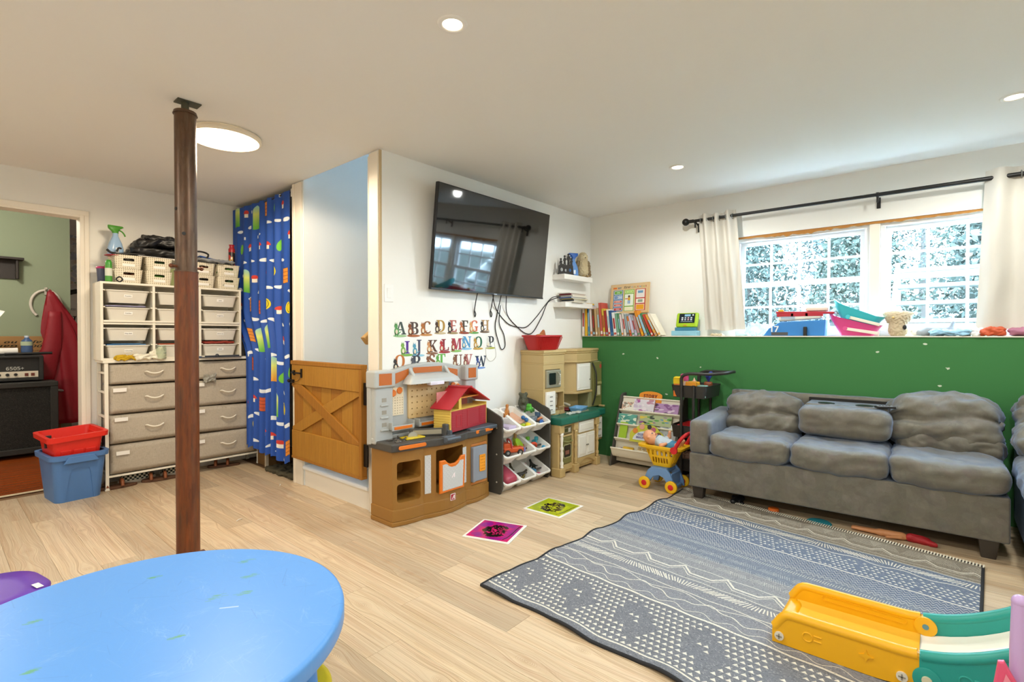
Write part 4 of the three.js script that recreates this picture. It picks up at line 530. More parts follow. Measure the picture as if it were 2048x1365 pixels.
{ const B = [['#ece6da', 0.2, 0.012, 'cream book at the bottom of the pile on the lower shelf'], ['#232a3a', 0.24, 0.014, 'black spined book low in the pile on the lower shelf'], ['#c9b777', 0.25, 0.01, 'yellow edged book in the pile on the lower shelf'], ['#5a6f9c', 0.27, 0.012, 'blue grey book in the middle of the pile on the lower shelf'], ['#e6ddd0', 0.25, 0.018, 'thick white book in the pile on the lower shelf'], ['#8a2430', 0.24, 0.012, 'dark red book near the top of the pile on the lower shelf'], ['#efeae0', 0.3, 0.006, 'thin white binder topping the pile on the lower shelf']]; let y = 1.5165; const r = rng(101);
  for (const [c, w, h, l] of B) { const t = thing('lying_book', l, 'book', [4.14 + (r() - 0.5) * 0.06, y, -2.756 + 0.01 * r()], (r() - 0.5) * 0.14, 'books piled on the lower shelf'); obj('cover', [bb(-w / 2, w / 2, 0, 0.0015, -0.07, 0.07), bb(-w / 2, w / 2, h - 0.0015, h, -0.07, 0.07), bb(-w / 2, -w / 2 + 0.002, 0, h, -0.07, 0.07)], M(c, 0.5), t); obj('pages', bb(-w / 2 + 0.003, w / 2 - 0.004, 0.0015, h - 0.0015, -0.066, 0.066), M('#e9e2cf', 0.9), t); y += h + 0.0006; } }

// ================================================================ toy workbench
const mTan = M('#96692b', 0.42), mGreyP = M('#b3b3ae', 0.45), mDark = M('#45423e', 0.5), mOrange = M('#e2761c', 0.4);
const plate = cv(256, 256, (x) => { x.fillStyle = '#c9c9c6'; x.fillRect(0, 0, 256, 256); for (let i = 0; i < 8; i++) for (let j = 0; j < 8; j++) { x.save(); x.translate(i * 32 + 16, j * 32 + 16); x.rotate((i + j) % 2 ? 0.8 : -0.8); x.fillStyle = '#6f6f6e'; x.fillRect(-12, -2, 24, 7); x.fillStyle = '#f2f2f0'; x.fillRect(-12, -5, 24, 6); x.restore(); } }, true);
const mPlate = M('#ffffff', 0.35, { map: plate }); mPlate.userData.muv = 9; const mPlateO = M('#f08020', 0.4, { map: plate }); mPlateO.userData.muv = 9;
const tread = (w, h) => [quad(w, h)];
{ const ox = 1.895, t = thing('toy_workbench', 'brown and grey plastic toy workbench with orange panels', 'toy workbench', [ox, 0, -2.83]);
  const arcFoot = (g) => { const p = [[-g, 0], [-g, 0.21 + g]]; const bay = (x0, x1, z0, z1, b) => { for (let k = 0; k <= 10; k++) { const u = k / 10; p.push([x0 + (x1 - x0) * u, z0 + (z1 - z0) * u + b * 4 * u * (1 - u) + g]); } }; bay(-g, 0.215, 0.222, 0.262, 0.012); bay(0.216, 0.585, 0.262, 0.272, 0.035); bay(0.586, 0.84 + g, 0.268, 0.245, 0.022); p.push([0.84 + g, 0]); return p; };
  const slab = (g, y0, y1, bev = 0) => T(RX(ext(shp(arcFoot(g).map(([x, z]) => [x, -z])), y1 - y0, bev, 2), -PI / 2), 0, y0, 0);
  let base = slab(0, 0.02, 0.475);
  const cub = (y0, y1) => T(ext(shp(rectPts(0.028, 0.193, y0, y1, 0.018)), 0.3), 0, 0, 0.07);
  base = cut(base, cub(0.285, 0.4), cub(0.145, 0.262), T(ext(shp(rectPts(0.3, 0.55, 0.155, 0.44, 0.012)), 0.3), 0, 0, 0.09), T(ext(shp(rectPts(0.632, 0.8, 0.125, 0.425, 0.012)), 0.1), 0, 0, 0.245));
  obj('cabinet_body', base, mTan, t); obj('plinth', [slab(0.008, 0, 0.03, 0.006), slab(0.006, 0.03, 0.105, 0.004)], mTan, t);
  const zc = (x) => { const pt = arcFoot(0); for (let i = 2; i + 1 < pt.length; i++) if (pt[i][0] <= x && pt[i + 1][0] >= x && pt[i + 1][0] > pt[i][0]) return pt[i][1] + (pt[i + 1][1] - pt[i][1]) * (x - pt[i][0]) / (pt[i + 1][0] - pt[i][0]); return 0.26; };
  const ct = obj('countertop', slab(0.022, 0.47, 0.522, 0.008), mDark, t);
  obj('raised_shelf', bb(0.62, 0.905, 0.505, 0.535, 0.02, 0.29, 0.01), M('#4d5660', 0.45), t);
  obj('counter_bar', T(RY(ext(shp(rectPts(-0.1, 0.1, -0.012, 0.012, 0.011)), 0.008, 0.002), -0.12), 0.115, 0.497, zc(0.115) + 0.022), mOrange, t); obj('counter_bar', T(RY(ext(shp(rectPts(-0.1, 0.1, -0.012, 0.012, 0.011)), 0.008, 0.002), 0.1), 0.76, 0.507, 0.287), mOrange, t);
  for (const x of [0.242, 0.565]) obj('tread_strip', T(RY(bb(-0.022, 0.022, 0.165, 0.415, 0, 0.004), x < 0.4 ? -0.25 : 0.25), x, 0, zc(x) + 0.001), mPlate, t);
  const pocket = [[-0.11, 0], [0.11, 0], [0.115, 0.225], [0.075, 0.225], [0.055, 0.2], [0.025, 0.185], [-0.02, 0.185], [-0.05, 0.2], [-0.07, 0.22], [-0.115, 0.22]];
  obj('apron_panel', T(RX(ext(shp(pocket), 0.018, 0.004), 0.03), 0.425, 0.15, zc(0.425) - 0.006), mOrange, t); obj('apron_plate', T(RX(ext(shp(pocket.map(([x, y]) => [x * 0.82, y * 0.8 + 0.016])), 0.003), 0.03), 0.425, 0.15, zc(0.425) + 0.0115), mPlate, t);
  const logo = (x, y, z, s, ry = 0) => { const b = obj('maker_badge', T(RY(ext(shp(rectPts(-0.5 * s, 0.5 * s, -0.5 * s, 0.5 * s, 0.1 * s)), 0.002), ry), x, y, z), M('#f2e4e4', 0.5), t); obj('badge_red', T(RY(ext(shp(rectPts(-0.42 * s, 0.42 * s, -0.42 * s, 0.42 * s, 0.08 * s)), 0.001), ry), x, y, z + 0.002), M('#a81c2c', 0.5), b); obj('badge_mark', T(RY(T(ext(shp([[-0.3 * s, -0.3 * s], [-0.12 * s, -0.3 * s], [0.1 * s, 0.12 * s], [0.12 * s, -0.3 * s], [0.3 * s, -0.3 * s], [0.3 * s, 0.3 * s], [0.14 * s, 0.3 * s]]), 0.001), 0, 0, 0.0012), ry), x, y, z + 0.002), M('#f4e6e6', 0.5), b); };
  logo(0.425, 0.255, zc(0.425) + 0.014, 0.05); logo(0.43, 0.105, zc(0.43) + 0.008, 0.045);
  obj('cupboard_door', [bb(0.638, 0.795, 0.15, 0.4, 0.25, 0.285, 0.006), bb(0.638, 0.662, 0.15, 0.4, 0.28, 0.298, 0.006)], M('#8b9099', 0.45), t); obj('door_frame_bar', bb(0.634, 0.798, 0.128, 0.148, 0.25, 0.278, 0.004), M('#b5702e', 0.45), t); obj('door_frame_bar', bb(0.634, 0.798, 0.402, 0.422, 0.25, 0.278, 0.004), M('#b5702e', 0.45), t);
  const holes = []; for (let i = 0; i < 3; i++) for (let j = 0; j < 5; j++) holes.push(circPts(-0.016 + i * 0.016, -0.044 + j * 0.022, 0.0036, 8)); obj('door_grid', T(ext(shp(rectPts(-0.03, 0.03, -0.06, 0.06, 0.005), holes), 0.003), 0.742, 0.275, 0.286), M('#ee9a24', 0.45), t); obj('grid_backing', T(quad(0.055, 0.115), 0.742, 0.275, 0.2855), mBlack, t);
  // back board
  const bd = [[-0.04, 0.5], [-0.04, 0.965], [0.12, 0.965]]; for (let k = 0; k <= 12; k++) { const u = k / 12; bd.push([0.14 + u * 0.6, 0.968 + 0.04 * 4 * u * (1 - u)]); } bd.push([0.755, 0.965], [0.888, 0.962], [0.888, 0.5]);
  obj('back_board', T(ext(shp(bd.reverse()), 0.05, 0.01, 2), 0, 0, 0.0), mGreyP, t);
  for (const [a, b] of [[-0.045, 0.122], [0.756, 0.893]]) { obj('post', bb(a + 0.012, b - 0.012, 0.5, 0.88, 0.02, 0.085, 0.012), mGreyP, t); obj('post_cap', bb(a, b, 0.858, 0.972, -0.002, 0.1, 0.014), mGreyP, t); obj('post_plate', box((b - a) * 0.58, 0.075, 0.003, (a + b) / 2, 0.915, 0.1005), mPlateO, t); for (const y of [0.62, 0.7, 0.78]) { obj('post_slot', box(0.035, 0.026, 0.004, (a + b) / 2, y, 0.084), M('#9b9384', 0.6), t); obj('post_ledge', box(0.06, 0.012, 0.012, (a + b) / 2, y - 0.034, 0.088, 0.004), mGreyP, t); } }
  const crown = (xa, xb, ya, yb, yc, yd) => T(ext(shp([[xa, ya], [xb, yb], [xb, yc], [xa, yd]]), 0.004), 0, 0, 0.05); obj('crown_plate', crown(0.15, 0.26, 0.875, 0.915, 0.972, 0.945), mPlateO, t); obj('crown_plate', crown(0.3, 0.56, 0.938, 0.938, 0.978, 0.978), mPlateO, t); obj('crown_plate', crown(0.6, 0.715, 0.915, 0.875, 0.945, 0.965), mPlateO, t);
  obj('lamp_hood', [loft([ring(0.46, 0.1, 0.015, 0.872, 3, 0.432, 0.1), ring(0.43, 0.09, 0.015, 0.9, 3, 0.432, 0.095), ring(0.36, 0.05, 0.012, 0.93, 3, 0.432, 0.07)]), ...[0.27, 0.59].map((x) => beam([x, 0.92, 0.1], [x, 0.975, 0.05], 0.022, 0.012))], M('#bdbdb8', 0.4), t); obj('hood_lens', bb(0.37, 0.495, 0.855, 0.88, 0.11, 0.155, 0.005), M('#e6e2ee', 0.3), t);
  const pegs = (x0, x1, y0, y1, nx, ny, r) => { const o = []; for (let i = 0; i < nx; i++) for (let j = 0; j < ny; j++) o.push(circPts(x0 + (x1 - x0) * (i + 0.5) / nx, y0 + (y1 - y0) * (j + 0.5) / ny, r, 8)); return o; };
  obj('peg_board', T(ext(shp(rectPts(0.25, 0.62, 0.63, 0.888, 0.01), pegs(0.26, 0.61, 0.635, 0.88, 8, 6, 0.0055)), 0.012), 0, 0, 0.05), M('#d2b17c', 0.6), t); obj('peg_back', T(quad(0.36, 0.25), 0.435, 0.758, 0.0512), M('#2a2018', 0.8), t);
  for (const [a, b, f] of [[0.095, 0.215, 1], [0.65, 0.75, -1]]) { const q = f > 0 ? [[a, 0.665], [b, 0.665], [b, 0.85], [a + 0.035, 0.85], [a, 0.81]] : [[a, 0.665], [b, 0.665], [b, 0.81], [b - 0.035, 0.85], [a, 0.85]]; obj('small_peg_board', T(ext(shp(q, pegs(a, b, 0.67, 0.79, 6, 7, 0.003)), 0.006), 0, 0, 0.049), M('#e2cfae', 0.6), t); obj('peg_back', T(quad(b - a - 0.004, 0.13), (a + b) / 2, 0.732, 0.0505), M('#2a2018', 0.8), t); for (const [dx, dy] of [[0.035, 0.815], [0.085, 0.83]]) { const cx = f > 0 ? a + dx : b - dx; const gear = []; for (let k = 0; k < 24; k++) { const R = k % 2 ? 0.02 : 0.024, A = k / 24 * 2 * PI; gear.push([cx + R * Math.cos(A), dy + R * Math.sin(A)]); } obj('gear', T(ext(shp(gear), 0.008, 0.002), 0, 0, 0.055), mOrange, t); } }
  for (const [a, b] of [[0.075, 0.26], [0.3, 0.52], [0.56, 0.74]]) { obj('tool_tray', [bb(a, b, 0.575, 0.582, 0.05, 0.115), bb(a, a + 0.008, 0.575, 0.63, 0.05, 0.118, 0.003), bb(b - 0.008, b, 0.575, 0.63, 0.05, 0.118, 0.003), bb(a, b, 0.575, 0.606, 0.108, 0.116, 0.003)], mGreyP, t); obj('tray_bar', bb(a + 0.02, b - 0.02, 0.581, 0.6, 0.115, 0.119, 0.001), mOrange, t); }
  obj('back_ledge', bb(-0.035, 0.88, 0.515, 0.545, 0.02, 0.075, 0.01), mGreyP, t);
  // moulded tools on the counter
  obj('saw_plate', T(RY(bb(-0.07, 0.07, 0, 0.008, -0.045, 0.045, 0.002), -0.1), 0.2, 0.523, 0.17), M('#e0c01c', 0.4), t);
  { const teeth = []; for (let k = 0; k <= 20; k++) { const A = PI * k / 20, R = k % 2 ? 0.036 : 0.031; teeth.push([R * Math.cos(A), R * Math.sin(A)]); } obj('saw_blade', T(RY(ext(shp(teeth), 0.004), -0.3), 0.2, 0.53, 0.17), M('#b9b9b5', 0.3, { metalness: 0.6 }), t); }
  obj('saw_arm', [beam([0.22, 0.545, 0.11], [0.4, 0.55, 0.26], 0.012, 0.05, [0, 1, 0], 0.004), bb(0.385, 0.415, 0.52, 0.6, 0.25, 0.29, 0.006)], M('#4d4b48', 0.5), t); obj('saw_arm_inlay', beam([0.235, 0.546, 0.131], [0.38, 0.55, 0.252], 0.006, 0.03), M('#a39a86', 0.6), t);
  obj('vise', [bb(0.34, 0.44, 0.482, 0.53, 0.29, 0.335, 0.008), RZ(cyl(0.014, 0.014, 0.12, 0, -0.06, 0, 14), PI / 2).translate(0.4, 0.51, 0.345), bb(0.4, 0.42, 0.5, 0.56, 0.28, 0.32, 0.006)], M('#50565e', 0.45), t);
  { const r = rng(120); const g = []; for (let k = 0; k < 16; k++) { const x = 0.02 + r() * 0.12, z = 0.1 + r() * 0.13; g.push(k % 3 ? ball(0.008 + r() * 0.006, x, 0.524, z, 1, 0.7, 1, 8) : rod([x, 0.528, z], [x + 0.04 * (r() - 0.3), 0.53, z + 0.03 * (r() - 0.5)], 0.006)); } const q = obj('moulded_hardware', g, M('#57514a', 0.5), t); q.userData.kind = 'stuff'; }
}
// barn-shaped doll house on the bench
{ const t = thing('toy_barn', 'red and yellow plastic toy house standing open on the workbench', 'toy house', [2.53, 0.5365, -2.65], 0.2); t.scale.set(1.06, 0.86, 1); const red = M('#b52a34', 0.4), yel = M('#e3c15a', 0.5), W = 0.42, D = 0.14;
  obj('folded_front', [bb(-W / 2, W / 2, 0, 0.17, D / 2 - 0.012, D / 2, 0.002)], M('#a8323a', 0.45), t);
  const sid = []; for (let k = 0; k < 8; k++) for (const [a, b] of [[-0.2, -0.165], [-0.085, -0.045], [0.14, 0.2]]) sid.push(bb(a, b, 0.012 + k * 0.019, 0.024 + k * 0.019, D / 2 - 0.001, D / 2 + 0.0015)); const sd = obj('siding', sid, M('#a8323a', 0.45), t); sd.userData.kind = 'stuff';
  obj('shutter_frame', [T(ext(shp(rectPts(-0.155, -0.095, 0.03, 0.13), [rectPts(-0.147, -0.103, 0.038, 0.122)]), 0.003), 0, 0, D / 2 - 0.001)], red, t); obj('barn_door_line', [T(ext(shp(rectPts(-0.03, 0.125, 0.02, 0.155), [rectPts(-0.024, 0.119, 0.026, 0.149)]), 0.003), 0, 0, D / 2 - 0.001)], red, t);
  obj('end_wall', [bb(-W / 2 - 0.006, -W / 2, 0, 0.19, -D / 2, D / 2), ...Array.from({ length: 9 }, (_, k) => bb(-W / 2 - 0.01, -W / 2 - 0.005, 0.006 + k * 0.02, 0.021 + k * 0.02, -D / 2, D / 2))], yel, t); obj('end_wall', bb(W / 2, W / 2 + 0.006, 0, 0.19, -D / 2, D / 2), yel, t);
  const gable = [[-W / 2, 0], [W / 2, 0], [W / 2, 0.2], [0.02, 0.33], [-0.05, 0.33], [-W / 2, 0.2]]; obj('back_wall', T(ext(shp(gable), 0.006), 0, 0, -D / 2), M('#c9a48a', 0.6), t);
  const paper = cv(256, 128, (x, w, h) => { const r = rng(130); x.fillStyle = '#c98a80'; x.fillRect(0, 0, w, h); for (let k = 0; k < 26; k++) { x.fillStyle = 'rgba(190,80,84,0.6)'; x.fillRect(k * 10, 0, 4, h); } x.fillStyle = '#e6d3b6'; x.fillRect(110, 60, 36, 40); x.fillRect(160, 50, 20, 50); x.fillStyle = '#8a5a3a'; x.fillRect(116, 66, 24, 12); x.fillStyle = '#9fb4bd'; x.fillRect(20, 70, 46, 50); }); obj('wallpaper', T(quad(W - 0.02, 0.15), 0, 0.235, -D / 2 + 0.0068), M('#ffffff', 0.7, { map: paper }), t);
  obj('floor_board', bb(-W / 2, W / 2, 0.165, 0.172, -D / 2, D / 2), yel, t); obj('loft_beam', bb(-0.08, 0.14, 0.252, 0.262, -0.02, D / 2 - 0.02), M('#d88a3c', 0.5), t); obj('pillar', bb(-0.105, -0.075, 0.172, 0.262, 0.0, 0.055), yel, t);
  obj('wall_clock', T(RX(cyl(0.018, 0.018, 0.004, 0, 0, 0, 20), PI / 2), -0.04, 0.29, -D / 2 + 0.008), M('#5a4326', 0.5), t);
  const slope = (x0, y0, x1, y1) => beam([x0, y0, 0], [x1, y1, 0], D + 0.035, 0.007, [-(y1 - y0), x1 - x0, 0]); obj('roof_slope', [beam([-W / 2 - 0.03, 0.185, 0], [-0.03, 0.345, 0], D + 0.03, 0.008, [-0.7, 1, 0])], red, t); obj('roof_slope', [beam([0.0, 0.345, 0], [W / 2 + 0.03, 0.2, 0], D + 0.03, 0.008, [0.7, 1, 0])], M('#c41f2a', 0.4), t); obj('roof_ridge', [bb(-0.05, 0.02, 0.338, 0.35, -D / 2 - 0.012, D / 2 + 0.012, 0.003)], red, t);
  obj('dormer', [beam([-0.13, 0.235, 0.03], [-0.065, 0.29, 0.03], 0.06, 0.006, [-0.7, 1, 0]), beam([-0.13, 0.236, 0.03], [-0.2, 0.205, 0.03], 0.06, 0.006, [0.5, 1, 0])], red, t); }
one('yellow_plush', blob([[0, 0.03, 0, 0.04, 0.045, 0, 0.032, 0.028], [0.05, 0.04, 0.01, 0.08, 0.03, 0, 0.016, 0.012]], 0.02, 36, (x, y, z) => 0.006 * noise(x * 50, y * 50, z * 50)), M('#c9c46a', 0.95), 'fuzzy yellow green plush behind the toy house', 'plush toy', [2.868, 0.545, -2.765]);

// ================================================================ toy bin organiser
const mCharcoal = M('#4a4640', 0.6), mBin = M('#eeebe4', 0.4);
{ const x0 = 2.826, x1 = 3.426, t = thing('toy_bin_rack', 'charcoal rack of nine tilted white toy bins', 'rack', [x0, 0, -2.82]);
  const prof = [[0, 0], [0.29, 0], [0.315, 0.05], [0.315, 0.56], [0.3, 0.585], [0.16, 0.64], [0.06, 0.66], [0, 0.66]];          // (depth, height)
  for (const x of [-0.016, 0.584]) { const g = ext(shp(prof), 0.016, 0.003).rotateY(-PI / 2); const s = obj('side_panel', T(g, x + 0.016, 0, 0), mCharcoal, t); for (const y of [0.09, 0.3, 0.5]) obj('screw_cap', T(RZ(cyl(0.006, 0.006, 0.003, 0, 0, 0, 10), PI / 2), x + (x < 0 ? -0.0005 : 0.0195), y, 0.26), M('#c9c4b8', 0.4), s); }
  for (const y of [0.1, 0.3, 0.5]) { obj('dowel', rod([0, y - 0.02, 0.24], [0.584, y - 0.02, 0.24], 0.007), mCharcoal, t); obj('dowel', rod([0, y + 0.085, 0.06], [0.584, y + 0.085, 0.06], 0.007), mCharcoal, t); } }
const binAt = []; { // each bin on its own
  const body = (() => { const g = tub(0.13, 0.2, 0.168, 0.27, 0.1, 0.003, 0.012, 0.02); return g; })();
  const rn = ['top', 'middle', 'bottom'], cn = ['left', 'middle', 'right'];
  for (let k = 0; k < 3; k++) for (let c = 0; c < 3; c++) { const t = thing('toy_bin', `white plastic toy bin, ${rn[k]} row, ${cn[c]} column of the charcoal rack`, 'bin', [2.826 + 0.1 + c * 0.192, 0.455 - k * 0.205, -2.655], 0, 'bins in the charcoal rack'); t.rotation.x = 0.46; const m = new THREE.Mesh(body, mBin); m.name = 'bin_body'; t.add(m); binAt.push(t); } }
// toys: placed in a bin's own tilted frame
const inBin = (k, x, y, z) => { const p = V(x, y, z).applyAxisAngle(V(1, 0, 0), 0.46).add(binAt[k].position); return [p.x, p.y, p.z]; };
const toy = (name, g, c, label, cat, p, turn = 0, rough = 0.5) => one(name, g, typeof c === 'string' ? M(c, rough) : c, label, cat, p, turn);
{ const horse = blob([[-0.04, 0.045, 0, 0.03, 0.05, 0, 0.018, 0.016], [0.03, 0.055, 0, 0.055, 0.085, 0, 0.012, 0.01], [0.055, 0.085, 0, 0.08, 0.078, 0, 0.011, 0.007], [-0.035, 0.04, 0.01, -0.05, 0, 0.012, 0.009, 0.006], [-0.035, 0.04, -0.01, -0.03, 0, -0.012, 0.009, 0.006], [0.03, 0.045, 0.01, 0.045, 0.005, 0.012, 0.008, 0.006], [0.03, 0.045, -0.01, 0.02, 0, -0.012, 0.008, 0.006], [-0.05, 0.05, 0, -0.075, 0.09, 0, 0.007, 0.005]], 0.012, 52);
  const h = toy('toy_horse', RZ(horse, 0.4), '#b5702c', 'brown plastic toy horse lying in the top middle bin', 'toy', inBin(1, -0.05, 0.05, -0.06), 0.5);
  toy('pink_board_book', RZ(bb(-0.055, 0.055, 0, 0.012, -0.075, 0.075, 0.003), 0), '#d9a78a', 'tan board book in the top middle bin', 'book', inBin(1, 0.03, 0.052, -0.03), 0.2).rotation.x = 0.42;
  toy('yellow_ball', ball(0.028), '#e3cf18', 'yellow ball at the front of the top middle bin', 'ball', inBin(1, 0.05, 0.06, 0.09)); toy('lime_cup', lathe([[0, 0], [0.02, 0], [0.026, 0.035], [0.022, 0.035], [0.018, 0.004], [0, 0.004]], 20), '#c9e04c', 'lime green cup at the front of the top middle bin', 'cup', inBin(1, 0.0, 0.04, 0.08));
  toy('blue_dumbbell', [ball(0.017, -0.014, 0.014, 0), ball(0.017, 0.014, -0.006, 0.012)], '#2f6aa8', 'blue double ball toy in the top middle bin', 'toy', inBin(1, 0.055, 0.085, 0.03));
  toy('lilac_box', bb(-0.05, 0.05, 0, 0.03, -0.06, 0.06, 0.004), '#cdbcd6', 'lilac box lying in the top left bin', 'box', inBin(0, 0.02, 0.045, 0.06), 0.1); toy('grey_paper', RX(bb(-0.06, 0.06, 0, 0.004, -0.07, 0.07), -0.3), '#d8d0c8', 'pale paper card in the top left bin', 'paper', inBin(0, -0.02, 0.08, -0.02));
  toy('crocodile_head', [RX(blob([[0, 0, -0.05, 0, 0.03, 0.06, 0.045, 0.022], [0, 0.03, -0.04, 0, 0.065, 0.0, 0.04, 0.03], [0.0, -0.015, 0.0, 0, -0.03, 0.07, 0.03, 0.02], [-0.025, 0.09, -0.01, -0.025, 0.092, 0.0, 0.014, 0.012], [0.025, 0.09, -0.01, 0.025, 0.092, 0.0, 0.014, 0.012]], 0.016, 50, (x, y, z) => 0.003 * noise(x * 80, y * 80, z * 80)), -0.1)], '#4c4d3a', 'dark green crocodile hand puppet on the top right bin', 'puppet', inBin(2, -0.03, 0.13, -0.1), -0.9, 0.6);
  { const g = []; for (let k = 0; k < 9; k++) g.push([-0.04, 0.06, 0.03, -0.04, 0.09, 0.02][0]); const d = thing('toy_dinosaur_green', 'bright green toy monster truck heaped on the top right bin', 'toy', inBin(2, 0.0, 0.1, -0.04), 0.4); obj('body', [box(0.07, 0.03, 0.045, 0, 0.02, 0, 0.01), T(RZ(box(0.04, 0.028, 0.04, 0, 0, 0, 0.008), 0.3), -0.01, 0.045, 0)], M('#58b83c', 0.45), d); for (const [a, b] of [[-0.03, 0.028], [0.03, 0.028], [-0.03, -0.028], [0.03, -0.028]]) obj('wheel', T(RX(cyl(0.015, 0.015, 0.014, 0, -0.007, 0, 16), PI / 2), a, 0.006, b), M('#3c7a2c', 0.5), d); }
  { const d = thing('toy_excavator', 'grey and blue toy digger bucket in the top right bin', 'toy', inBin(2, -0.01, 0.07, 0.03), 0.3); obj('body', soft(0.08, 0.04, 0.05, 0.012, { wrinkle: 0.004, freq: 30 }), M('#76808a', 0.5), d); obj('bucket', T(RZ(loft([ring(0.03, 0.03, 0.006, 0), ring(0.045, 0.045, 0.008, 0.035), ring(0.036, 0.036, 0.006, 0.035), ring(0.024, 0.024, 0.005, 0.006)]), -0.6), 0.04, 0.01, 0.02), M('#35506a', 0.5), d); }
  toy('flesh_ring_toy', T(RX(new THREE.TorusGeometry(0.02, 0.009, 10, 24), 0.9), 0, 0, 0), '#d98a5c', 'salmon ring toy at the front of the top right bin', 'ring', inBin(2, 0.04, 0.08, 0.06)); { const d = thing('toy_race_car', 'small blue and red toy car at the front of the top right bin', 'toy car', inBin(2, 0.03, 0.06, 0.1), 0.5); obj('body', [box(0.06, 0.018, 0.03, 0, 0.014, 0, 0.006), box(0.028, 0.014, 0.026, -0.004, 0.028, 0, 0.005)], M('#3f74c0', 0.4), d); for (const a of [-0.018, 0.018]) for (const b of [-0.016, 0.016]) obj('wheel', T(RX(cyl(0.009, 0.009, 0.008, 0, -0.004, 0, 14), PI / 2), a, 0.008, b), mBlack, d); }
  // pickup truck in the middle left bin
  { const d = thing('toy_pickup_truck', 'orange toy pickup truck with purple bumper in the middle left bin', 'toy truck', inBin(3, 0.055, 0.06, 0.07), -0.45); obj('cab', [box(0.07, 0.05, 0.075, -0.045, 0.065, 0, 0.012), box(0.17, 0.04, 0.08, 0.01, 0.035, 0, 0.01)], M('#cc5220', 0.4), d); obj('roll_bars', [tube([[-0.09, 0.05, 0.036], [-0.09, 0.11, 0.03], [-0.09, 0.11, -0.03], [-0.09, 0.05, -0.036]], 0.006, 20), tube([[-0.005, 0.05, 0.036], [-0.02, 0.11, 0.03], [-0.02, 0.11, -0.03], [-0.005, 0.05, -0.036]], 0.006, 20)], M('#b8343a', 0.45), d); obj('bumper', box(0.014, 0.034, 0.084, 0.1, 0.032, 0, 0.005), M('#7c78b8', 0.4), d); for (const a of [-0.045, 0.06]) for (const s of [-1, 1]) { const w = obj('wheel', T(RX(cyl(0.022, 0.022, 0.018, 0, -0.009, 0, 20), PI / 2), a, 0.018, s * 0.042), M('#2a2826', 0.7), d); obj('hub', T(RX(cyl(0.011, 0.011, 0.02, 0, -0.01, 0, 14), PI / 2), a, 0.018, s * 0.0425), M('#8f8f8c', 0.4), w); } }
  toy('lime_scoop', [T(RX(lathe([[0, 0], [0.03, 0.008], [0.046, 0.035], [0.05, 0.05], [0.046, 0.05], [0.04, 0.034], [0, 0.006]], 28).scale(1, 1, 1), 0.9), 0, 0, 0)], '#9fc41c', 'lime green scoop standing in the middle bin of the middle row', 'scoop', inBin(4, -0.045, 0.075, 0.02), 0.3); toy('wooden_figure', [bb(-0.014, 0.014, 0, 0.1, -0.008, 0.008, 0.006)], '#d0a868', 'pale wooden stick toy in the middle bin of the middle row', 'toy', inBin(4, 0.03, 0.04, -0.03)); toy('red_block', box(0.026, 0.05, 0.03, 0, 0.025, 0, 0.004), '#b82c34', 'small red block in the middle bin of the middle row', 'block', inBin(4, 0.045, 0.035, 0.04), 0.3); toy('yellow_green_cone', RZ(new THREE.ConeGeometry(0.022, 0.06, 16), 0.5), '#b8cc2c', 'yellow green cone leaning in the middle bin of the middle row', 'cone', inBin(4, 0.0, 0.09, -0.04));
  toy('red_orange_ring', T(RX(new THREE.TorusGeometry(0.026, 0.012, 10, 24), 0.6), 0, 0, 0), '#d84a24', 'red orange ring in the right bin of the middle row', 'ring', inBin(5, -0.03, 0.065, 0.05), -0.5); toy('teal_blocks', [box(0.045, 0.04, 0.04, 0, 0.02, 0, 0.006), box(0.03, 0.03, 0.03, 0.02, 0.05, 0.01, 0.006)], '#3fa6b8', 'teal building blocks in the right bin of the middle row', 'blocks', inBin(5, 0.02, 0.05, 0.03), 0.4); toy('green_blocks', [box(0.03, 0.03, 0.03, 0, 0.015, 0, 0.006)], '#7cc43c', 'green block in the right bin of the middle row', 'block', inBin(5, -0.01, 0.06, -0.03), 0.2); toy('blue_ball', ball(0.018), '#3a94b8', 'small blue ball at the front right of the middle row', 'ball', inBin(5, 0.055, 0.065, 0.1)); toy('purple_block', box(0.03, 0.02, 0.03, 0, 0.01, 0, 0.004), '#4a2c5c', 'dark purple block in the right bin of the middle row', 'block', inBin(5, -0.05, 0.05, -0.04), 0.5);
  toy('clear_pink_case', [soft(0.14, 0.07, 0.19, 0.03, { bulge: 0.01 })], M('#d0566c', 0.2, { transmission: 0.35, thickness: 0 }), 'rounded pink plastic case in the bottom left bin', 'case', inBin(6, 0.01, 0.085, 0.02)).rotation.x = 0.46;
  const critter = (s) => blob([[-0.03, 0.025, 0, 0.02, 0.03, 0, 0.012, 0.01], [0.02, 0.03, 0, 0.045, 0.05, 0, 0.008, 0.009], [-0.03, 0.025, 0, -0.075, 0.035, 0.01, 0.007, 0.003], [-0.02, 0.02, 0.008, -0.025, 0, 0.014, 0.006, 0.005], [-0.02, 0.02, -0.008, -0.025, 0, -0.014, 0.006, 0.005], [0.015, 0.025, 0.008, 0.02, 0, 0.014, 0.006, 0.005], [0.015, 0.025, -0.008, 0.02, 0, -0.014, 0.006, 0.005]].map((q) => q.map((v) => v * s)), 0.01 * s, 44);
  toy('olive_dinosaur', critter(1.1), '#4a4426', 'olive toy dinosaur in the middle bin of the bottom row', 'toy', inBin(7, -0.03, 0.04, -0.02), 0.9); toy('brown_dinosaur', critter(0.95), '#3c3324', 'brown toy dinosaur at the front of the middle bottom bin', 'toy', inBin(7, 0.03, 0.035, 0.05), -0.4); toy('yellow_dinosaur', critter(0.7), '#6b5a1c', 'mustard toy dinosaur in the middle bottom bin', 'toy', inBin(7, 0.0, 0.035, 0.085), 0.1);
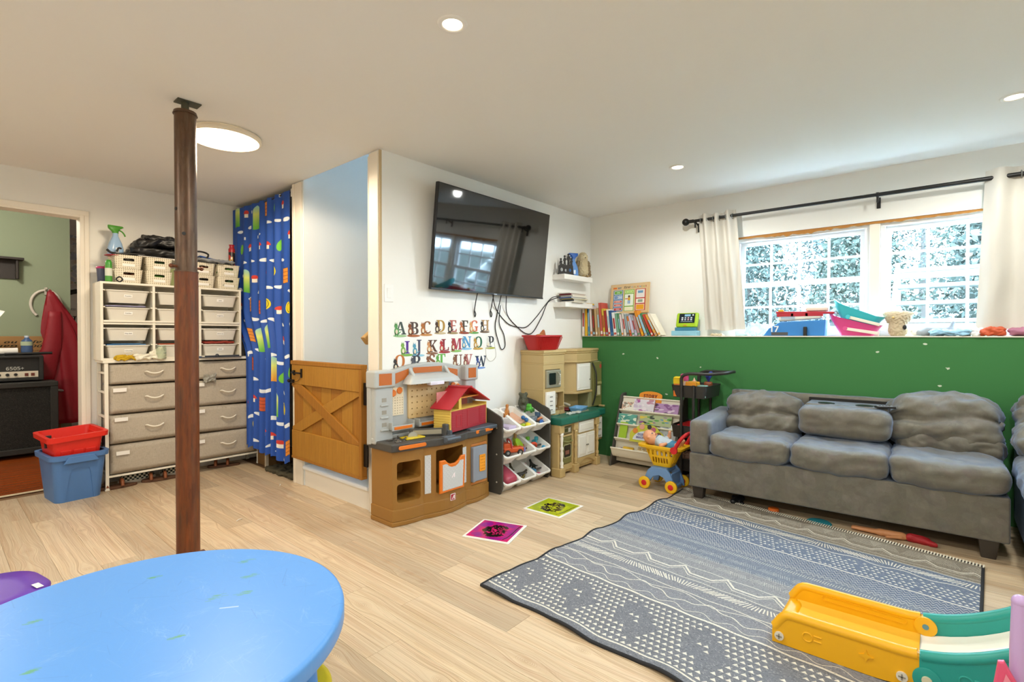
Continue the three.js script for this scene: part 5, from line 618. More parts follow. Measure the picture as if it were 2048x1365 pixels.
  toy('pink_ball', ball(0.026), '#c84a74', 'pink ball at the back of the bottom right bin', 'ball', inBin(8, -0.045, 0.05, -0.04)); toy('blue_bottle_toy', rod([-0.01, 0.02, -0.05], [0.0, 0.015, 0.06], 0.022, 16, 0.018), '#5a9fcc', 'pale blue toy bottle in the bottom right bin', 'bottle', inBin(8, -0.02, 0.025, 0.02)); toy('black_creature', critter(1.1), '#2a3028', 'black toy creature in the bottom right bin', 'toy', inBin(8, 0.035, 0.035, 0.0), 1.1); toy('pink_brick', box(0.06, 0.02, 0.026, 0, 0.01, 0, 0.004), '#d0607a', 'pink toy brick at the front of the bottom right bin', 'brick', inBin(8, 0.02, 0.025, 0.085), 0.3);
}

// ================================================================ toy kitchen in the corner
{ const mSand = M('#c2a772', 0.45), mDoor = M('#eeeae0', 0.4), mOlive = M('#7d7a46', 0.4), mTeal = M('#1f6a58', 0.4), mSilver = M('#9c9a86', 0.35, { metalness: 0.3 });
  const x0 = 3.47, t = thing('toy_kitchen', 'cream plastic toy kitchen with green counter in the corner', 'toy kitchen', [x0, 0, -2.83]);   // z 0 = wall, +z = room
  const panel = (name, x, y, w, h, z, o = {}) => { const d = obj(name, bb(x, x + w, y, y + h, z, z + 0.016, 0.004), mDoor, t); obj('raised_panel', [bb(x + 0.018, x + w - 0.018, y + 0.022, y + h - 0.022, z + 0.014, z + 0.02, 0.004)], mDoor, d); if (o.knob) obj('knob', ball(0.006, o.knob[0], o.knob[1], z + 0.025, 1, 1, 1, 10), M('#5a564c', 0.4), d); return d; };
  // base
  let base = bb(0, 0.62, 0.04, 0.44, 0, 0.37, 0.008); base = cut(base, bb(0.065, 0.205, 0.09, 0.33, 0.34, 0.4), bb(0.065, 0.205, 0.345, 0.42, 0.35, 0.4));
  obj('base_cabinet', base, mSand, t); obj('side_cabinet', bb(0.62, 0.78, 0.2, 0.44, 0, 0.33, 0.008), mSand, t); for (const [a, b] of [[-0.012, 0.062], [0.205, 0.275], [0.565, 0.632]]) { obj('foot_block', bb(a, b, 0, 0.075, 0.3, 0.402, 0.008), mSand, t); obj('head_block', bb(a + 0.004, b - 0.004, 0.372, 0.44, 0.33, 0.395, 0.006), mSand, t); }
  obj('toe_kick', [bb(0.062, 0.205, 0.02, 0.06, 0.33, 0.36, 0.003), bb(0.275, 0.565, 0.02, 0.075, 0.33, 0.36, 0.003)], mSand, t); { const sl = []; for (let k = 0; k < 20; k++) { const x = k < 7 ? 0.075 + k * 0.018 : 0.285 + (k - 7) * 0.021; sl.push(bb(x, x + 0.008, 0.022, 0.055, 0.358, 0.364, 0.002)); } const q = obj('toe_kick_reed', sl, mSand, t); q.userData.kind = 'stuff'; }
  { const a = [[0.272, 0.04], [0.285, 0.04]]; for (let k = 0; k <= 10; k++) { const u = k / 10; a.push([0.285 + 0.27 * u, 0.045 + 0.045 * Math.sin(PI * u)]); } a.push([0.568, 0.04], [0.568, 0.112], [0.272, 0.112]); obj('arched_apron', T(ext(shp(a), 0.02, 0.004), 0, 0, 0.362), mSand, t); }
  const spindle = (x, m) => obj('spindle', T(lathe([[0, 0], [0.017, 0], [0.017, 0.012], [0.011, 0.02], [0.017, 0.03], [0.017, 0.05], [0.01, 0.06], [0.013, 0.09], [0.016, 0.13], [0.01, 0.15], [0.016, 0.158], [0.016, 0.175], [0.01, 0.185], [0.012, 0.22], [0.016, 0.255], [0.01, 0.27], [0.017, 0.28], [0.017, 0.297], [0, 0.297]].map(([r, y]) => [r * 0.9, y]), 18), x, 0.075, 0.385), m, t); spindle(0.028, M('#f1ece2', 0.4)); spindle(0.24, mSand); spindle(0.6, mSand);
  const oven = obj('oven_door', [bb(0.068, 0.202, 0.095, 0.325, 0.345, 0.365, 0.006)], mOlive, t); obj('oven_window', T(ext(shp(rectPts(0.082, 0.188, 0.15, 0.255, 0.015)), 0.003), 0, 0, 0.365), M('#2a2420', 0.25), oven); obj('oven_bezel', T(ext(shp(rectPts(0.075, 0.195, 0.142, 0.262, 0.02), [rectPts(0.083, 0.187, 0.151, 0.254, 0.014)]), 0.007), 0, 0, 0.364), M('#a8a478', 0.4), oven); obj('oven_handle', tube([[0.075, 0.295, 0.365], [0.09, 0.29, 0.385], [0.135, 0.285, 0.392], [0.18, 0.29, 0.385], [0.195, 0.295, 0.365]], 0.007, 20), mOlive, oven); obj('oven_light', T(quad(0.06, 0.035), 0.135, 0.19, 0.3684), M('#8a5a4a', 0.5), oven);
  const con = obj('oven_console', bb(0.068, 0.202, 0.352, 0.41, 0.345, 0.37, 0.004), M('#7c7652', 0.4), t); obj('console_display', box(0.04, 0.026, 0.003, 0.115, 0.382, 0.371), M('#44502c', 0.4), con); for (let i = 0; i < 2; i++) for (let j = 0; j < 3; j++) obj('console_button', box(0.013, 0.008, 0.004, 0.155 + i * 0.017, 0.37 + j * 0.012, 0.371), mDoor, con);
  panel('drawer_front', 0.3, 0.335, 0.245, 0.095, 0.368); panel('cupboard_door', 0.285, 0.115, 0.135, 0.205, 0.368, { knob: [0.41, 0.215] }); panel('cupboard_door', 0.423, 0.115, 0.135, 0.205, 0.368, { knob: [0.433, 0.215] });
  const dr = panel('drawer_stack', 0.645, 0.225, 0.115, 0.195, 0.328); for (let k = 0; k < 3; k++) obj('drawer_pull', tube([[0.685, 0.255 + k * 0.06, 0.346], [0.703, 0.25 + k * 0.06, 0.36], [0.72, 0.255 + k * 0.06, 0.346]], 0.004, 10), mSilver, dr);
  // counter
  const top = [[-0.012, 0], [-0.012, -0.41], [0.24, -0.41], [0.27, -0.4], [0.62, -0.4], [0.66, -0.36], [0.79, -0.36], [0.79, 0]]; obj('countertop', T(RX(ext(shp(top.reverse()), 0.065, 0.014, 3), -PI / 2), 0, 0.438, 0), mTeal, t);
  obj('sink_basin', [T(RX(ext(shp(rectPts(0.29, 0.55, -0.34, -0.16, 0.03), [rectPts(0.305, 0.535, -0.325, -0.175, 0.025)]), 0.012, 0.003), -PI / 2), 0, 0.5, 0)], mSilver, t); obj('faucet', [cyl(0.018, 0.014, 0.03, 0.3, 0.5, 0.12), tube([[0.3, 0.52, 0.12], [0.31, 0.56, 0.14], [0.34, 0.575, 0.19], [0.38, 0.555, 0.23]], 0.014, 20)], M('#a49c88', 0.35), t); obj('burner_ring', T(RX(new THREE.TorusGeometry(0.07, 0.006, 8, 32), PI / 2), 0.11, 0.503, 0.22), M('#1b5a4b', 0.5), t);
  // left tower: angled front
  const tower = (pts, y0, y1, b = 0.004) => T(RX(ext(shp(pts.map(([x, z]) => [x, -z])), y1 - y0, b), -PI / 2), 0, y0, 0);
  const grow = (pts, g) => { const cx = pts.reduce((s, p) => s + p[0], 0) / pts.length, cz = pts.reduce((s, p) => s + p[1], 0) / pts.length; return pts.map(([x, z]) => [cx + (x - cx) * (1 + g), Math.max(0, cz + (z - cz) * (1 + g))]); };
  const LT = [[-0.27, 0], [-0.272, 0.1], [-0.285, 0.255], [0.1, 0.26], [0.1, 0]]; 
  let lt = tower(LT, 0.5, 0.95); lt = cut(lt, bb(-0.255, 0.02, 0.745, 0.905, 0.1, 0.3), bb(-0.06, 0.09, 0.54, 0.7, 0.14, 0.3)); obj('tower_body', lt, mSand, t); obj('tower_crown', [tower(grow(LT, 0.02), 0.945, 0.962), tower(LT, 0.96, 1.03), tower(grow(LT, 0.05), 1.03, 1.048, 0.006), tower(grow(LT, 0.09), 1.046, 1.07, 0.006)], mSand, t); obj('tower_shelf', tower(grow(LT, 0.015), 0.722, 0.742), mSand, t);
  const mw = obj('microwave', [bb(-0.253, 0.018, 0.748, 0.9, 0.1, 0.275, 0.01)], mSilver, t); obj('microwave_window', T(ext(shp(rectPts(-0.215, -0.09, 0.775, 0.875, 0.01)), 0.004), 0, 0, 0.274), M('#1c2226', 0.15), mw); obj('microwave_handle', tube([[-0.063, 0.77, 0.275], [-0.055, 0.8, 0.295], [-0.053, 0.83, 0.298], [-0.055, 0.86, 0.295], [-0.063, 0.885, 0.275]], 0.006, 16), mSilver, mw); for (let j = 0; j < 6; j++) obj('microwave_key', box(0.03, 0.011, 0.004, -0.012, 0.775 + j * 0.016, 0.2755), mDoor, mw);
  const ck = panel('coffee_cabinet', -0.262, 0.52, 0.175, 0.195, 0.256); for (let k = 0; k < 4; k++) obj('cabinet_mark', box(0.05, 0.008, 0.002, -0.175, 0.56 + k * 0.037, 0.2765), M('#7a766c', 0.5), ck);
  obj('coffee_maker', [cyl(0.026, 0.03, 0.06, 0.015, 0.58, 0.2), bb(-0.02, 0.05, 0.64, 0.69, 0.16, 0.22, 0.01), cyl(0.032, 0.03, 0.015, 0.015, 0.545, 0.2)], M('#b3a58c', 0.4), t);
  { const g = []; for (let k = 0; k < 5; k++) { g.push(beam([0.002 + k * 0.022, 0.51, 0.255], [0.024 + k * 0.022, 0.57, 0.255], 0.006, 0.006), beam([0.024 + k * 0.022, 0.51, 0.258], [0.002 + k * 0.022, 0.57, 0.258], 0.006, 0.006)); } g.push(bb(0, 0.115, 0.505, 0.513, 0.25, 0.262), bb(0, 0.115, 0.568, 0.575, 0.25, 0.262)); obj('lattice_basket', g, M('#b09468', 0.6), t); }
  // window-like centre piece, right cabinet and fridge
  obj('utensil_rail', [bb(0.112, 0.124, 0.52, 0.93, 0.2, 0.255, 0.003)], M('#f2efe6', 0.4), t); { const a = []; for (let k = 0; k <= 10; k++) { const q = PI / 2 * k / 10; a.push([0.13 + 0.12 * Math.cos(q), 0.7 + 0.17 * Math.sin(q)]); } obj('corner_arch', [T(ext(shp([[0.13, 0.68], [0.25, 0.68], ...a]), 0.015), 0, 0, 0.1), bb(0.13, 0.255, 0.668, 0.685, 0.1, 0.16, 0.005)], M('#e9e5da', 0.4), t); }
  const RT = [[0.16, 0], [0.16, 0.1], [0.34, 0.25], [0.58, 0.25], [0.82, 0.18], [0.82, 0]]; obj('right_tower_back', bb(0.1, 0.82, 0.5, 0.95, 0, 0.1, 0.004), mSand, t); obj('right_cabinet', [tower([[0.2, 0.09], [0.34, 0.235], [0.575, 0.235], [0.575, 0.09]], 0.675, 0.95), tower([[0.18, 0.09], [0.33, 0.26], [0.59, 0.26], [0.59, 0.09]], 0.655, 0.678, 0.005)], mSand, t);
  obj('right_crown', [tower(RT, 0.955, 1.03), tower(grow(RT, 0.02), 0.945, 0.962), tower(grow(RT, 0.03), 1.03, 1.048, 0.006), tower(grow(RT, 0.06), 1.046, 1.072, 0.006)], mSand, t); panel('wall_cabinet_door', 0.35, 0.685, 0.22, 0.25, 0.236, { knob: [0.548, 0.78] });
  const fr = obj('fridge', [bb(0.585, 0.8, 0.5, 0.945, 0.08, 0.22, 0.008)], M('#9a966e', 0.4), t); obj('fridge_door', bb(0.645, 0.8, 0.505, 0.94, 0.215, 0.24, 0.006), mOlive, fr); obj('fridge_handle', tube([[0.64, 0.93, 0.235], [0.65, 0.85, 0.262], [0.655, 0.74, 0.268], [0.65, 0.62, 0.262], [0.64, 0.52, 0.235]], 0.008, 24), M('#2a2a26', 0.4), fr); obj('water_dispenser', [bb(0.69, 0.765, 0.6, 0.74, 0.235, 0.248, 0.004), bb(0.69, 0.765, 0.72, 0.745, 0.24, 0.262, 0.004)], M('#a39a62', 0.4), fr); obj('dispenser_recess', box(0.052, 0.09, 0.004, 0.728, 0.66, 0.2485), M('#d9cfae', 0.5), fr); obj('fridge_badge', box(0.03, 0.036, 0.002, 0.775, 0.895, 0.241), M('#c04a40', 0.5), fr); obj('fridge_switch', bb(0.74, 0.765, 0.5, 0.515, 0.24, 0.3, 0.003), mSand, t); }
{ const K = scene.getObjectByName('toy_kitchen'), L = ['tower_body', 'tower_crown', 'tower_shelf', 'microwave', 'coffee_cabinet', 'coffee_maker', 'lattice_basket'], R = ['utensil_rail', 'corner_arch', 'right_tower_back', 'right_cabinet', 'right_crown', 'wall_cabinet_door', 'fridge', 'fridge_switch']; for (const c of K.children) { const l = L.includes(c.name), r = R.includes(c.name); if (l || r) c.traverse((m) => { m.geometry.scale(l ? 0.77 : 1, 1, 1).translate(l ? 0.163 : 0.125, 0, 0); }); } }
// basket and food on the left tower
{ const t = thing('red_basket', 'red woven plastic basket on top of the toy kitchen', 'basket', [3.56, 1.0715, -2.7]); const rb = grain(64, 8, 5); obj('basket_body', loft([ring(0.28, 0.14, 0.04, 0, 6), ring(0.355, 0.2, 0.05, 0.115, 6), ring(0.375, 0.22, 0.055, 0.115, 6), ring(0.375, 0.22, 0.055, 0.13, 6), ring(0.345, 0.19, 0.05, 0.13, 6), ring(0.27, 0.13, 0.04, 0.006, 6)]), M('#b31a18', 0.4), t); const ribs = []; for (let k = 0; k < 22; k++) ribs.push(rod([-0.13 + k * 0.0124, 0.004, 0.071], [-0.165 + k * 0.0157, 0.114, 0.102], 0.0035, 6)); const q = obj('weave', ribs, M('#b31a18', 0.4), t); q.userData.kind = 'stuff';
  toy('toy_bread', [RZ(bb(-0.04, 0.04, 0, 0.09, -0.012, 0.012, 0.01), 0.5)], '#a85e28', 'brown toy bread slice sticking out of the red basket', 'toy food', [3.6, 1.155, -2.71], 0.2); toy('toy_bun', ball(0.045, 0, 0, 0, 1, 0.6, 1), '#b8702f', 'round toy bun in the red basket', 'toy food', [3.52, 1.185, -2.7]); }
one('picnic_tray', [T(RX(tub(0.17, 0.1, 0.19, 0.12, 0.035, 0.004, 0.005, 0.015), 0.0), 0, 0, 0)], M('#7ab0dc', 0.4), 'light blue play tray on the green counter', 'tray', [3.93, 0.505, -2.56], 0.25);
one('red_play_book', bb(-0.07, 0.07, 0, 0.012, -0.05, 0.05, 0.003), M('#8a3038', 0.5), 'dark red play book on the green counter behind the blue tray', 'book', [3.86, 0.5135, -2.67], 0.5);
one('play_knife_set', [soft(0.16, 0.014, 0.04, 0.006, { wrinkle: 0.004, freq: 30 }), T(soft(0.05, 0.02, 0.04, 0.008), 0.05, 0.004, 0.03)], M('#c9ccc4', 0.35), 'pale grey play cutlery at the front of the green counter', 'toy cutlery', [3.74, 0.512, -2.5], 0.05);

// ================================================================ sling book rack against the green wall
{ const t = thing('sling_book_rack', 'charcoal sling bookrack with cream fabric pockets by the green wall', 'book rack', [4.41, 0, -2.33]); // local z along the wall, -x to the room
  const sl = M('#e6dfcc', 0.85), prof = [[0, 0], [-0.31, 0], [-0.3, 0.05], [-0.1, 0.63], [-0.06, 0.65], [0, 0.65]]; for (const z of [0, 0.6]) obj('side_panel', T(ext(shp(prof), 0.016, 0.003), 0, 0, z - 0.008), mCharcoal, t);
  const sling = (xa, ya, xb, yb, drop) => { const R = []; const P = []; for (let k = 0; k <= 12; k++) { const u = k / 12; P.push([xa + (xb - xa) * u, ya + (yb - ya) * u - drop * Math.sin(PI * u)]); } const pos = []; for (const off of [0, 0.003]) for (const [x, y] of P) R.push([x, y - off]); const s = [...P, ...P.slice().reverse().map(([x, y]) => [x, y - 0.004])]; return T(ext(shp(s), 0.584), 0, 0, 0.008); };
  for (const [xa, ya, xb, yb] of [[-0.06, 0.615, -0.14, 0.5], [-0.1, 0.48, -0.19, 0.375], [-0.16, 0.35, -0.24, 0.25], [-0.2, 0.21, -0.31, 0.17]]) { obj('fabric_pocket', sling(xa, ya, xb, yb, yb < 0.2 ? 0.1 : 0.07), sl, t); for (const [x, y] of [[xa, ya], [xb, yb]]) obj('dowel', rod([x, y, 0.008], [x, y, 0.592], 0.008), sl, t); }
  obj('bottom_rail', bb(-0.2, -0.185, 0.03, 0.09, 0.008, 0.592), M('#cfc4ae', 0.7), t); }
{ const cover = (draw, w = 128, h = 128) => M('#ffffff', 0.5, { map: cv(w, h, draw) }); const r = rng(140); const pic = (bg, cols) => cover((x, w, h) => { x.fillStyle = bg; x.fillRect(0, 0, w, h); for (let k = 0; k < 26; k++) { x.fillStyle = cols[Math.floor(r() * cols.length)]; x.beginPath(); x.ellipse(r() * w, r() * h, 4 + r() * 16, 4 + r() * 12, r() * 3, 0, 7); x.fill(); } });
  const bk = (name, label, x, y, z, w, h, m, lean = 0.35, th = 0.012) => { const g = bb(-th / 2, th / 2, 0, h, -w / 2, w / 2); RZ(g, -lean); const o = one(name, g, m, label, 'book', [x, y, z], 0, 'books in the sling rack'); return o; };
  { const t = thing('arched_storybook', 'orange round-topped storybook in the top pocket of the sling rack', 'book', [4.325, 0.51, -2.05]); const a = []; for (let k = 0; k <= 12; k++) { const q = PI * k / 12; a.push([0.11 * Math.cos(q), 0.14 + 0.035 * Math.sin(q)]); } const g = ext(shp([[-0.11, 0], [0.11, 0], ...a]), 0.012); g.rotateY(-PI / 2); g.rotateZ(-0.3); obj('cover', g, M('#dd8a20', 0.5), t); const tx = text('STORY', 0.032, 0.002); tx.rotateY(-PI / 2); T(tx, -0.0135, 0.13, 0); tx.rotateZ(-0.3); obj('title', tx, M('#7a2c20', 0.5), t); }
  bk('white_storybook', 'white and magenta storybook in the middle of the top pocket', 4.285, 0.5, -2.09, 0.2, 0.115, pic('#d9d3dc', ['#a85a9c', '#c9b8cf', '#b8869a', '#e6dce6'])); bk('purple_book', 'purple picture book at the right of the top pocket', 4.28, 0.49, -1.87, 0.22, 0.1, pic('#b08ab8', ['#8a5a90', '#d8c4d8', '#4a3448'])); bk('small_white_book', 'small white book at the left of the top pocket', 4.285, 0.49, -2.24, 0.14, 0.085, pic('#e9e4da', ['#c9a08a', '#8a8478']));
  bk('teal_book', 'teal board book at the left of the second pocket', 4.235, 0.37, -2.235, 0.19, 0.1, pic('#5fa596', ['#4a8f86', '#d9e0cc'])); bk('animal_book', 'colourful animal picture book in the second pocket', 4.245, 0.39, -1.96, 0.3, 0.095, pic('#a9b48a', ['#5a9a48', '#8a5a90', '#2f3a30', '#d9c44c', '#5f8fb8'])); bk('lime_book', 'lime green book at the left of the third pocket', 4.185, 0.25, -2.25, 0.075, 0.15, M('#9ec02c', 0.5)); bk('pale_map_book', 'large pale blue grey book at the right of the third pocket', 4.195, 0.24, -1.83, 0.15, 0.18, pic('#c9cdd0', ['#a8b0b8', '#dfe3e4', '#8f98a0']));
  { const t = thing('animal_song_book', 'scalloped nursery song book with farm animals leaning in the rack', 'book', [4.16, 0.25, -2.0]); const top = []; for (let k = 0; k <= 40; k++) { const q = PI * k / 40; const R = 0.155 + 0.014 * Math.abs(Math.sin(q * 4)); top.push([R * Math.cos(q), 0.02 + R * 0.82 * Math.sin(q)]); } const g = ext(shp([...top, [-0.155, -0.01], [0.155, -0.01]]), 0.014); g.rotateY(-PI / 2); g.rotateZ(-0.3); obj('cover', g, M('#c3c23a', 0.5), t);
    const arc = []; for (let k = 0; k <= 16; k++) { const q = PI * k / 16; arc.push([0.125 * Math.cos(q), 0.01 + 0.085 * Math.sin(q)]); } const g2 = ext(shp(arc), 0.003); g2.rotateY(-PI / 2); T(g2, -0.015, 0, 0); g2.rotateZ(-0.3); obj('title_band', g2, M('#d5dbe2', 0.5), t); const spot = (z, y, c, s) => { const q = ext(shp(circPts(z, y, s, 16)), 0.004); q.rotateY(-PI / 2); T(q, -0.014, 0, 0); q.rotateZ(-0.3); obj('animal_picture', q, M(c, 0.5), t); }; spot(-0.11, 0.09, '#d9822c', 0.024); spot(-0.05, 0.13, '#dca08a', 0.024); spot(0.02, 0.135, '#2f2b28', 0.02); spot(0.06, 0.115, '#b85a78', 0.022); spot(0.115, 0.075, '#7a4a2c', 0.022); const w1 = text('OLD', 0.02, 0.002), w2 = text('MACDONALD', 0.018, 0.002); for (const [w, y, z] of [[w1, 0.062, -0.055], [w2, 0.034, -0.015]]) { w.rotateY(-PI / 2); T(w, -0.0195, y, z); w.rotateZ(-0.3); } obj('title', [w1, w2], M('#5a4a90', 0.5), t); }
  bk('square_board_book', 'square purple and white board book lying in the bottom pocket', 4.17, 0.14, -2.22, 0.15, 0.11, pic('#d9d2d8', ['#5a4680', '#e6a84c', '#b8533c', '#efeae0']), 1.0); bk('yellow_board_book', 'small yellow board book in the bottom pocket', 4.14, 0.15, -2.18, 0.1, 0.05, M('#e3b83c', 0.5), 1.1, 0.016); bk('open_picture_book', 'pale open book at the middle of the bottom pocket', 4.15, 0.15, -2.0, 0.18, 0.07, pic('#e2d6bc', ['#c9a86a', '#d9c9a8', '#a8906a']), 0.9); }

// ================================================================ black utility cart with bottles
{ const mC = M('#2a2826', 0.45), t = thing('utility_cart', 'black three-tier utility cart between bookrack and sofa', 'cart', [4.22, 0, -1.578]);
  for (const y of [0.69, 0.36, 0.09]) { obj('tray', T(tub(0.35, 0.27, 0.37, 0.29, 0.1, 0.004, 0.003, 0.03), 0, y, 0), mC, t); }
  for (const x of [-0.195, 0.195]) for (const z of [-0.05, 0.05]) obj('post', rod([x, 0.05, z], [x, 0.795, z], 0.011), mC, t);
  obj('handle', tube([[-0.195, 0.79, -0.05], [-0.195, 0.86, -0.045], [-0.195, 0.885, -0.0], [-0.17, 0.89, 0.16], [-0.1, 0.9, 0.27], [0, 0.905, 0.285], [0.1, 0.9, 0.27], [0.17, 0.89, 0.16], [0.195, 0.885, 0], [0.195, 0.86, -0.045], [0.195, 0.79, -0.05]], 0.013, 70, 10), mC, t);
  for (const x of [-0.15, 0.15]) for (const z of [-0.1, 0.1]) obj('caster', [T(RZ(cyl(0.024, 0.024, 0.016, 0, -0.008, 0, 18), PI / 2), x, 0.0242, z), bb(x - 0.012, x + 0.012, 0.03, 0.09, z - 0.012, z + 0.012)], mBlack, t); }
{ const Y = 0.6955, bt = (name, label, p, body, lid, h = 0.1, w = 0.055) => { const t = thing(name, label, 'bottle', p, 0.2); obj('bottle', loft([ring(w, w, 0.01, 0), ring(w, w, 0.012, h * 0.8), ring(w * 0.95, w * 0.95, 0.012, h)]), M(body, 0.35), t); obj('flip_lid', [loft([ring(w * 1.04, w * 1.04, 0.012, h), ring(w * 1.06, w * 1.06, 0.012, h + 0.03), ring(w * 1.15, w * 0.9, 0.01, h + 0.05, 4, -0.004), ring(w * 0.9, w * 0.7, 0.01, h + 0.056, 4, -0.006)])], M(lid, 0.35), t); };
  bt('squeeze_bottle', 'orange bottle with yellow flip lid on the left of the cart', [4.08, Y, -1.676], '#de7420', '#e6c21c', 0.105, 0.07); bt('pink_squeeze_bottle', 'pale bottle with pink lid on the cart', [4.16, Y, -1.655], '#d9c8c0', '#c84a86', 0.125, 0.06);
  one('orange_paint_tub', [bb(-0.045, 0.045, 0, 0.125, -0.045, 0.045, 0.008), bb(-0.047, 0.047, 0.095, 0.1, -0.047, 0.047)], M('#e0951c', 0.4), 'orange box in the middle of the cart top tray', 'box', [4.09, Y, -1.56]); one('teal_label_bottle', [bb(-0.035, 0.035, 0, 0.1, -0.035, 0.035, 0.008)], M('#8fb8b0', 0.4), 'pale teal box at the right of the cart top tray', 'box', [4.09, Y, -1.478]); one('small_glue_bottle', [cyl(0.02, 0.02, 0.12, 0, 0, 0, 16), T(new THREE.ConeGeometry(0.012, 0.03, 14), 0, 0.135, 0)], M('#e6b49a', 0.4), 'small peach glue bottle on the cart behind the handle', 'bottle', [4.23, Y, -1.6]); one('blue_bow', [blob([[0, 0, 0, 0.03, 0.03, 0.01, 0.016, 0.02], [0, 0, 0, -0.03, 0.02, 0, 0.014, 0.018], [0, 0, 0, 0.01, -0.04, 0, 0.014, 0.008]], 0.012, 36)], M('#34409a', 0.4), 'shiny dark blue bow on the right of the cart', 'bow', [4.28, Y + 0.15, -1.5]); one('brown_jar', lathe([[0, 0], [0.035, 0], [0.035, 0.1], [0.028, 0.115], [0, 0.115]], 20), M('#8a4a2c', 0.4), 'brown jar under the blue bow on the cart', 'jar', [4.28, Y, -1.5]); one('red_cart_bowl', [tub(0.22, 0.16, 0.27, 0.21, 0.09, 0.004, 0.006, 0.03)], M('#b81c1e', 0.4), 'red plastic bowl on the middle tier of the cart', 'bowl', [4.2, 0.365, -1.578]); one('cart_bag', soft(0.2, 0.12, 0.16, 0.04, { wrinkle: 0.02, freq: 14, seed: 31 }), M('#8a6a58', 0.8), 'crumpled patterned bag on the bottom tier of the cart', 'bag', [4.2, 0.16, -1.578]); }

// ================================================================ toy shopping trolley with doll
{ const t = thing('toy_shopping_trolley', 'yellow and blue plastic toy shopping trolley with red handle', 'toy trolley', [3.79, 0, -1.67], 0.0); // local x to the wall, z to the sofa
  const yel = M('#ecb916', 0.4), blu = M('#6c94c8', 0.4), red = M('#cc1a22', 0.4);
  // blue chassis: arched side plates, a deck between
  const side = [[-0.13, 0.02], [-0.085, 0.02], [-0.075, 0.06], [-0.045, 0.1], [0, 0.115], [0.04, 0.1], [0.065, 0.06], [0.075, 0.02], [0.13, 0.02], [0.125, 0.06], [0.09, 0.14], [0.06, 0.175], [-0.06, 0.175], [-0.095, 0.14], [-0.12, 0.08]];
  for (const x of [-0.1, 0.075]) { const g = ext(shp(side), 0.025, 0.006, 2); g.rotateY(-PI / 2); obj('chassis_side', T(g, x + 0.025, 0, 0), blu, t); }
  obj('chassis_deck', [bb(-0.085, 0.085, 0.14, 0.176, -0.062, 0.062, 0.01), bb(-0.085, 0.085, 0.05, 0.14, 0.085, 0.1, 0.006), bb(-0.06, 0.06, 0.025, 0.05, 0.1, 0.125, 0.006)], blu, t);
  for (const x of [-0.118, 0.118]) for (const z of [-0.108, 0.108]) { const w = obj('wheel', T(RZ(lathe([[0, -0.012], [0.042, -0.012], [0.047, -0.007], [0.047, 0.007], [0.042, 0.012], [0, 0.012]], 30), PI / 2), x, 0.0472, z), yel, t); obj('hub_cap', T(RZ(lathe([[0, -0.0145], [0.02, -0.0145], [0.023, -0.011], [0.023, 0.011], [0.02, 0.0145], [0, 0.0145]], 24), PI / 2), x, 0.0472, z), red, w); }
  let bk = loft([ring(0.12, 0.15, 0.03, 0.178, 5), ring(0.19, 0.27, 0.04, 0.32, 5), ring(0.235, 0.36, 0.05, 0.322, 5), ring(0.24, 0.365, 0.05, 0.34, 5), ring(0.182, 0.262, 0.04, 0.34, 5), ring(0.108, 0.138, 0.03, 0.186, 5)]);
  const slots = []; for (let k = 0; k < 6; k++) { slots.push(T(ext(shp(rectPts(-0.009, 0.009, 0.265, 0.305, 0.005)), 0.3), -0.09 + k * 0.036, 0, -0.15).rotateY(PI / 2)); slots.push(T(ext(shp(rectPts(-0.007, 0.007, 0.205, 0.25, 0.005)), 0.3), -0.055 + k * 0.022, 0, -0.15).rotateY(PI / 2)); } for (let k = 0; k < 4; k++) slots.push(T(ext(shp(rectPts(-0.008, 0.008, 0.21, 0.3, 0.005)), 0.5), -0.048 + k * 0.032, 0, -0.25)); bk = cut(bk, slots); obj('basket', bk, yel, t);
  obj('badge', T(RY(ext(shp(circPts(0, 0, 0.03, 20, 0.022)), 0.003), -PI / 2).rotateZ(0.25), -0.066, 0.275, -0.01), M('#d9dde0', 0.5), t);
  obj('handle', tube([[-0.118, 0.325, 0.13], [-0.115, 0.37, 0.15], [-0.11, 0.42, 0.18], [-0.085, 0.45, 0.205], [0, 0.455, 0.21], [0.085, 0.45, 0.205], [0.11, 0.42, 0.18], [0.115, 0.37, 0.15], [0.118, 0.325, 0.13]], 0.014, 60, 10), red, t); for (const x of [-0.122, 0.122]) obj('handle_pivot', T(RZ(cyl(0.027, 0.027, 0.016, 0, -0.008, 0, 20), PI / 2), x, 0.33, 0.13), red, t); }
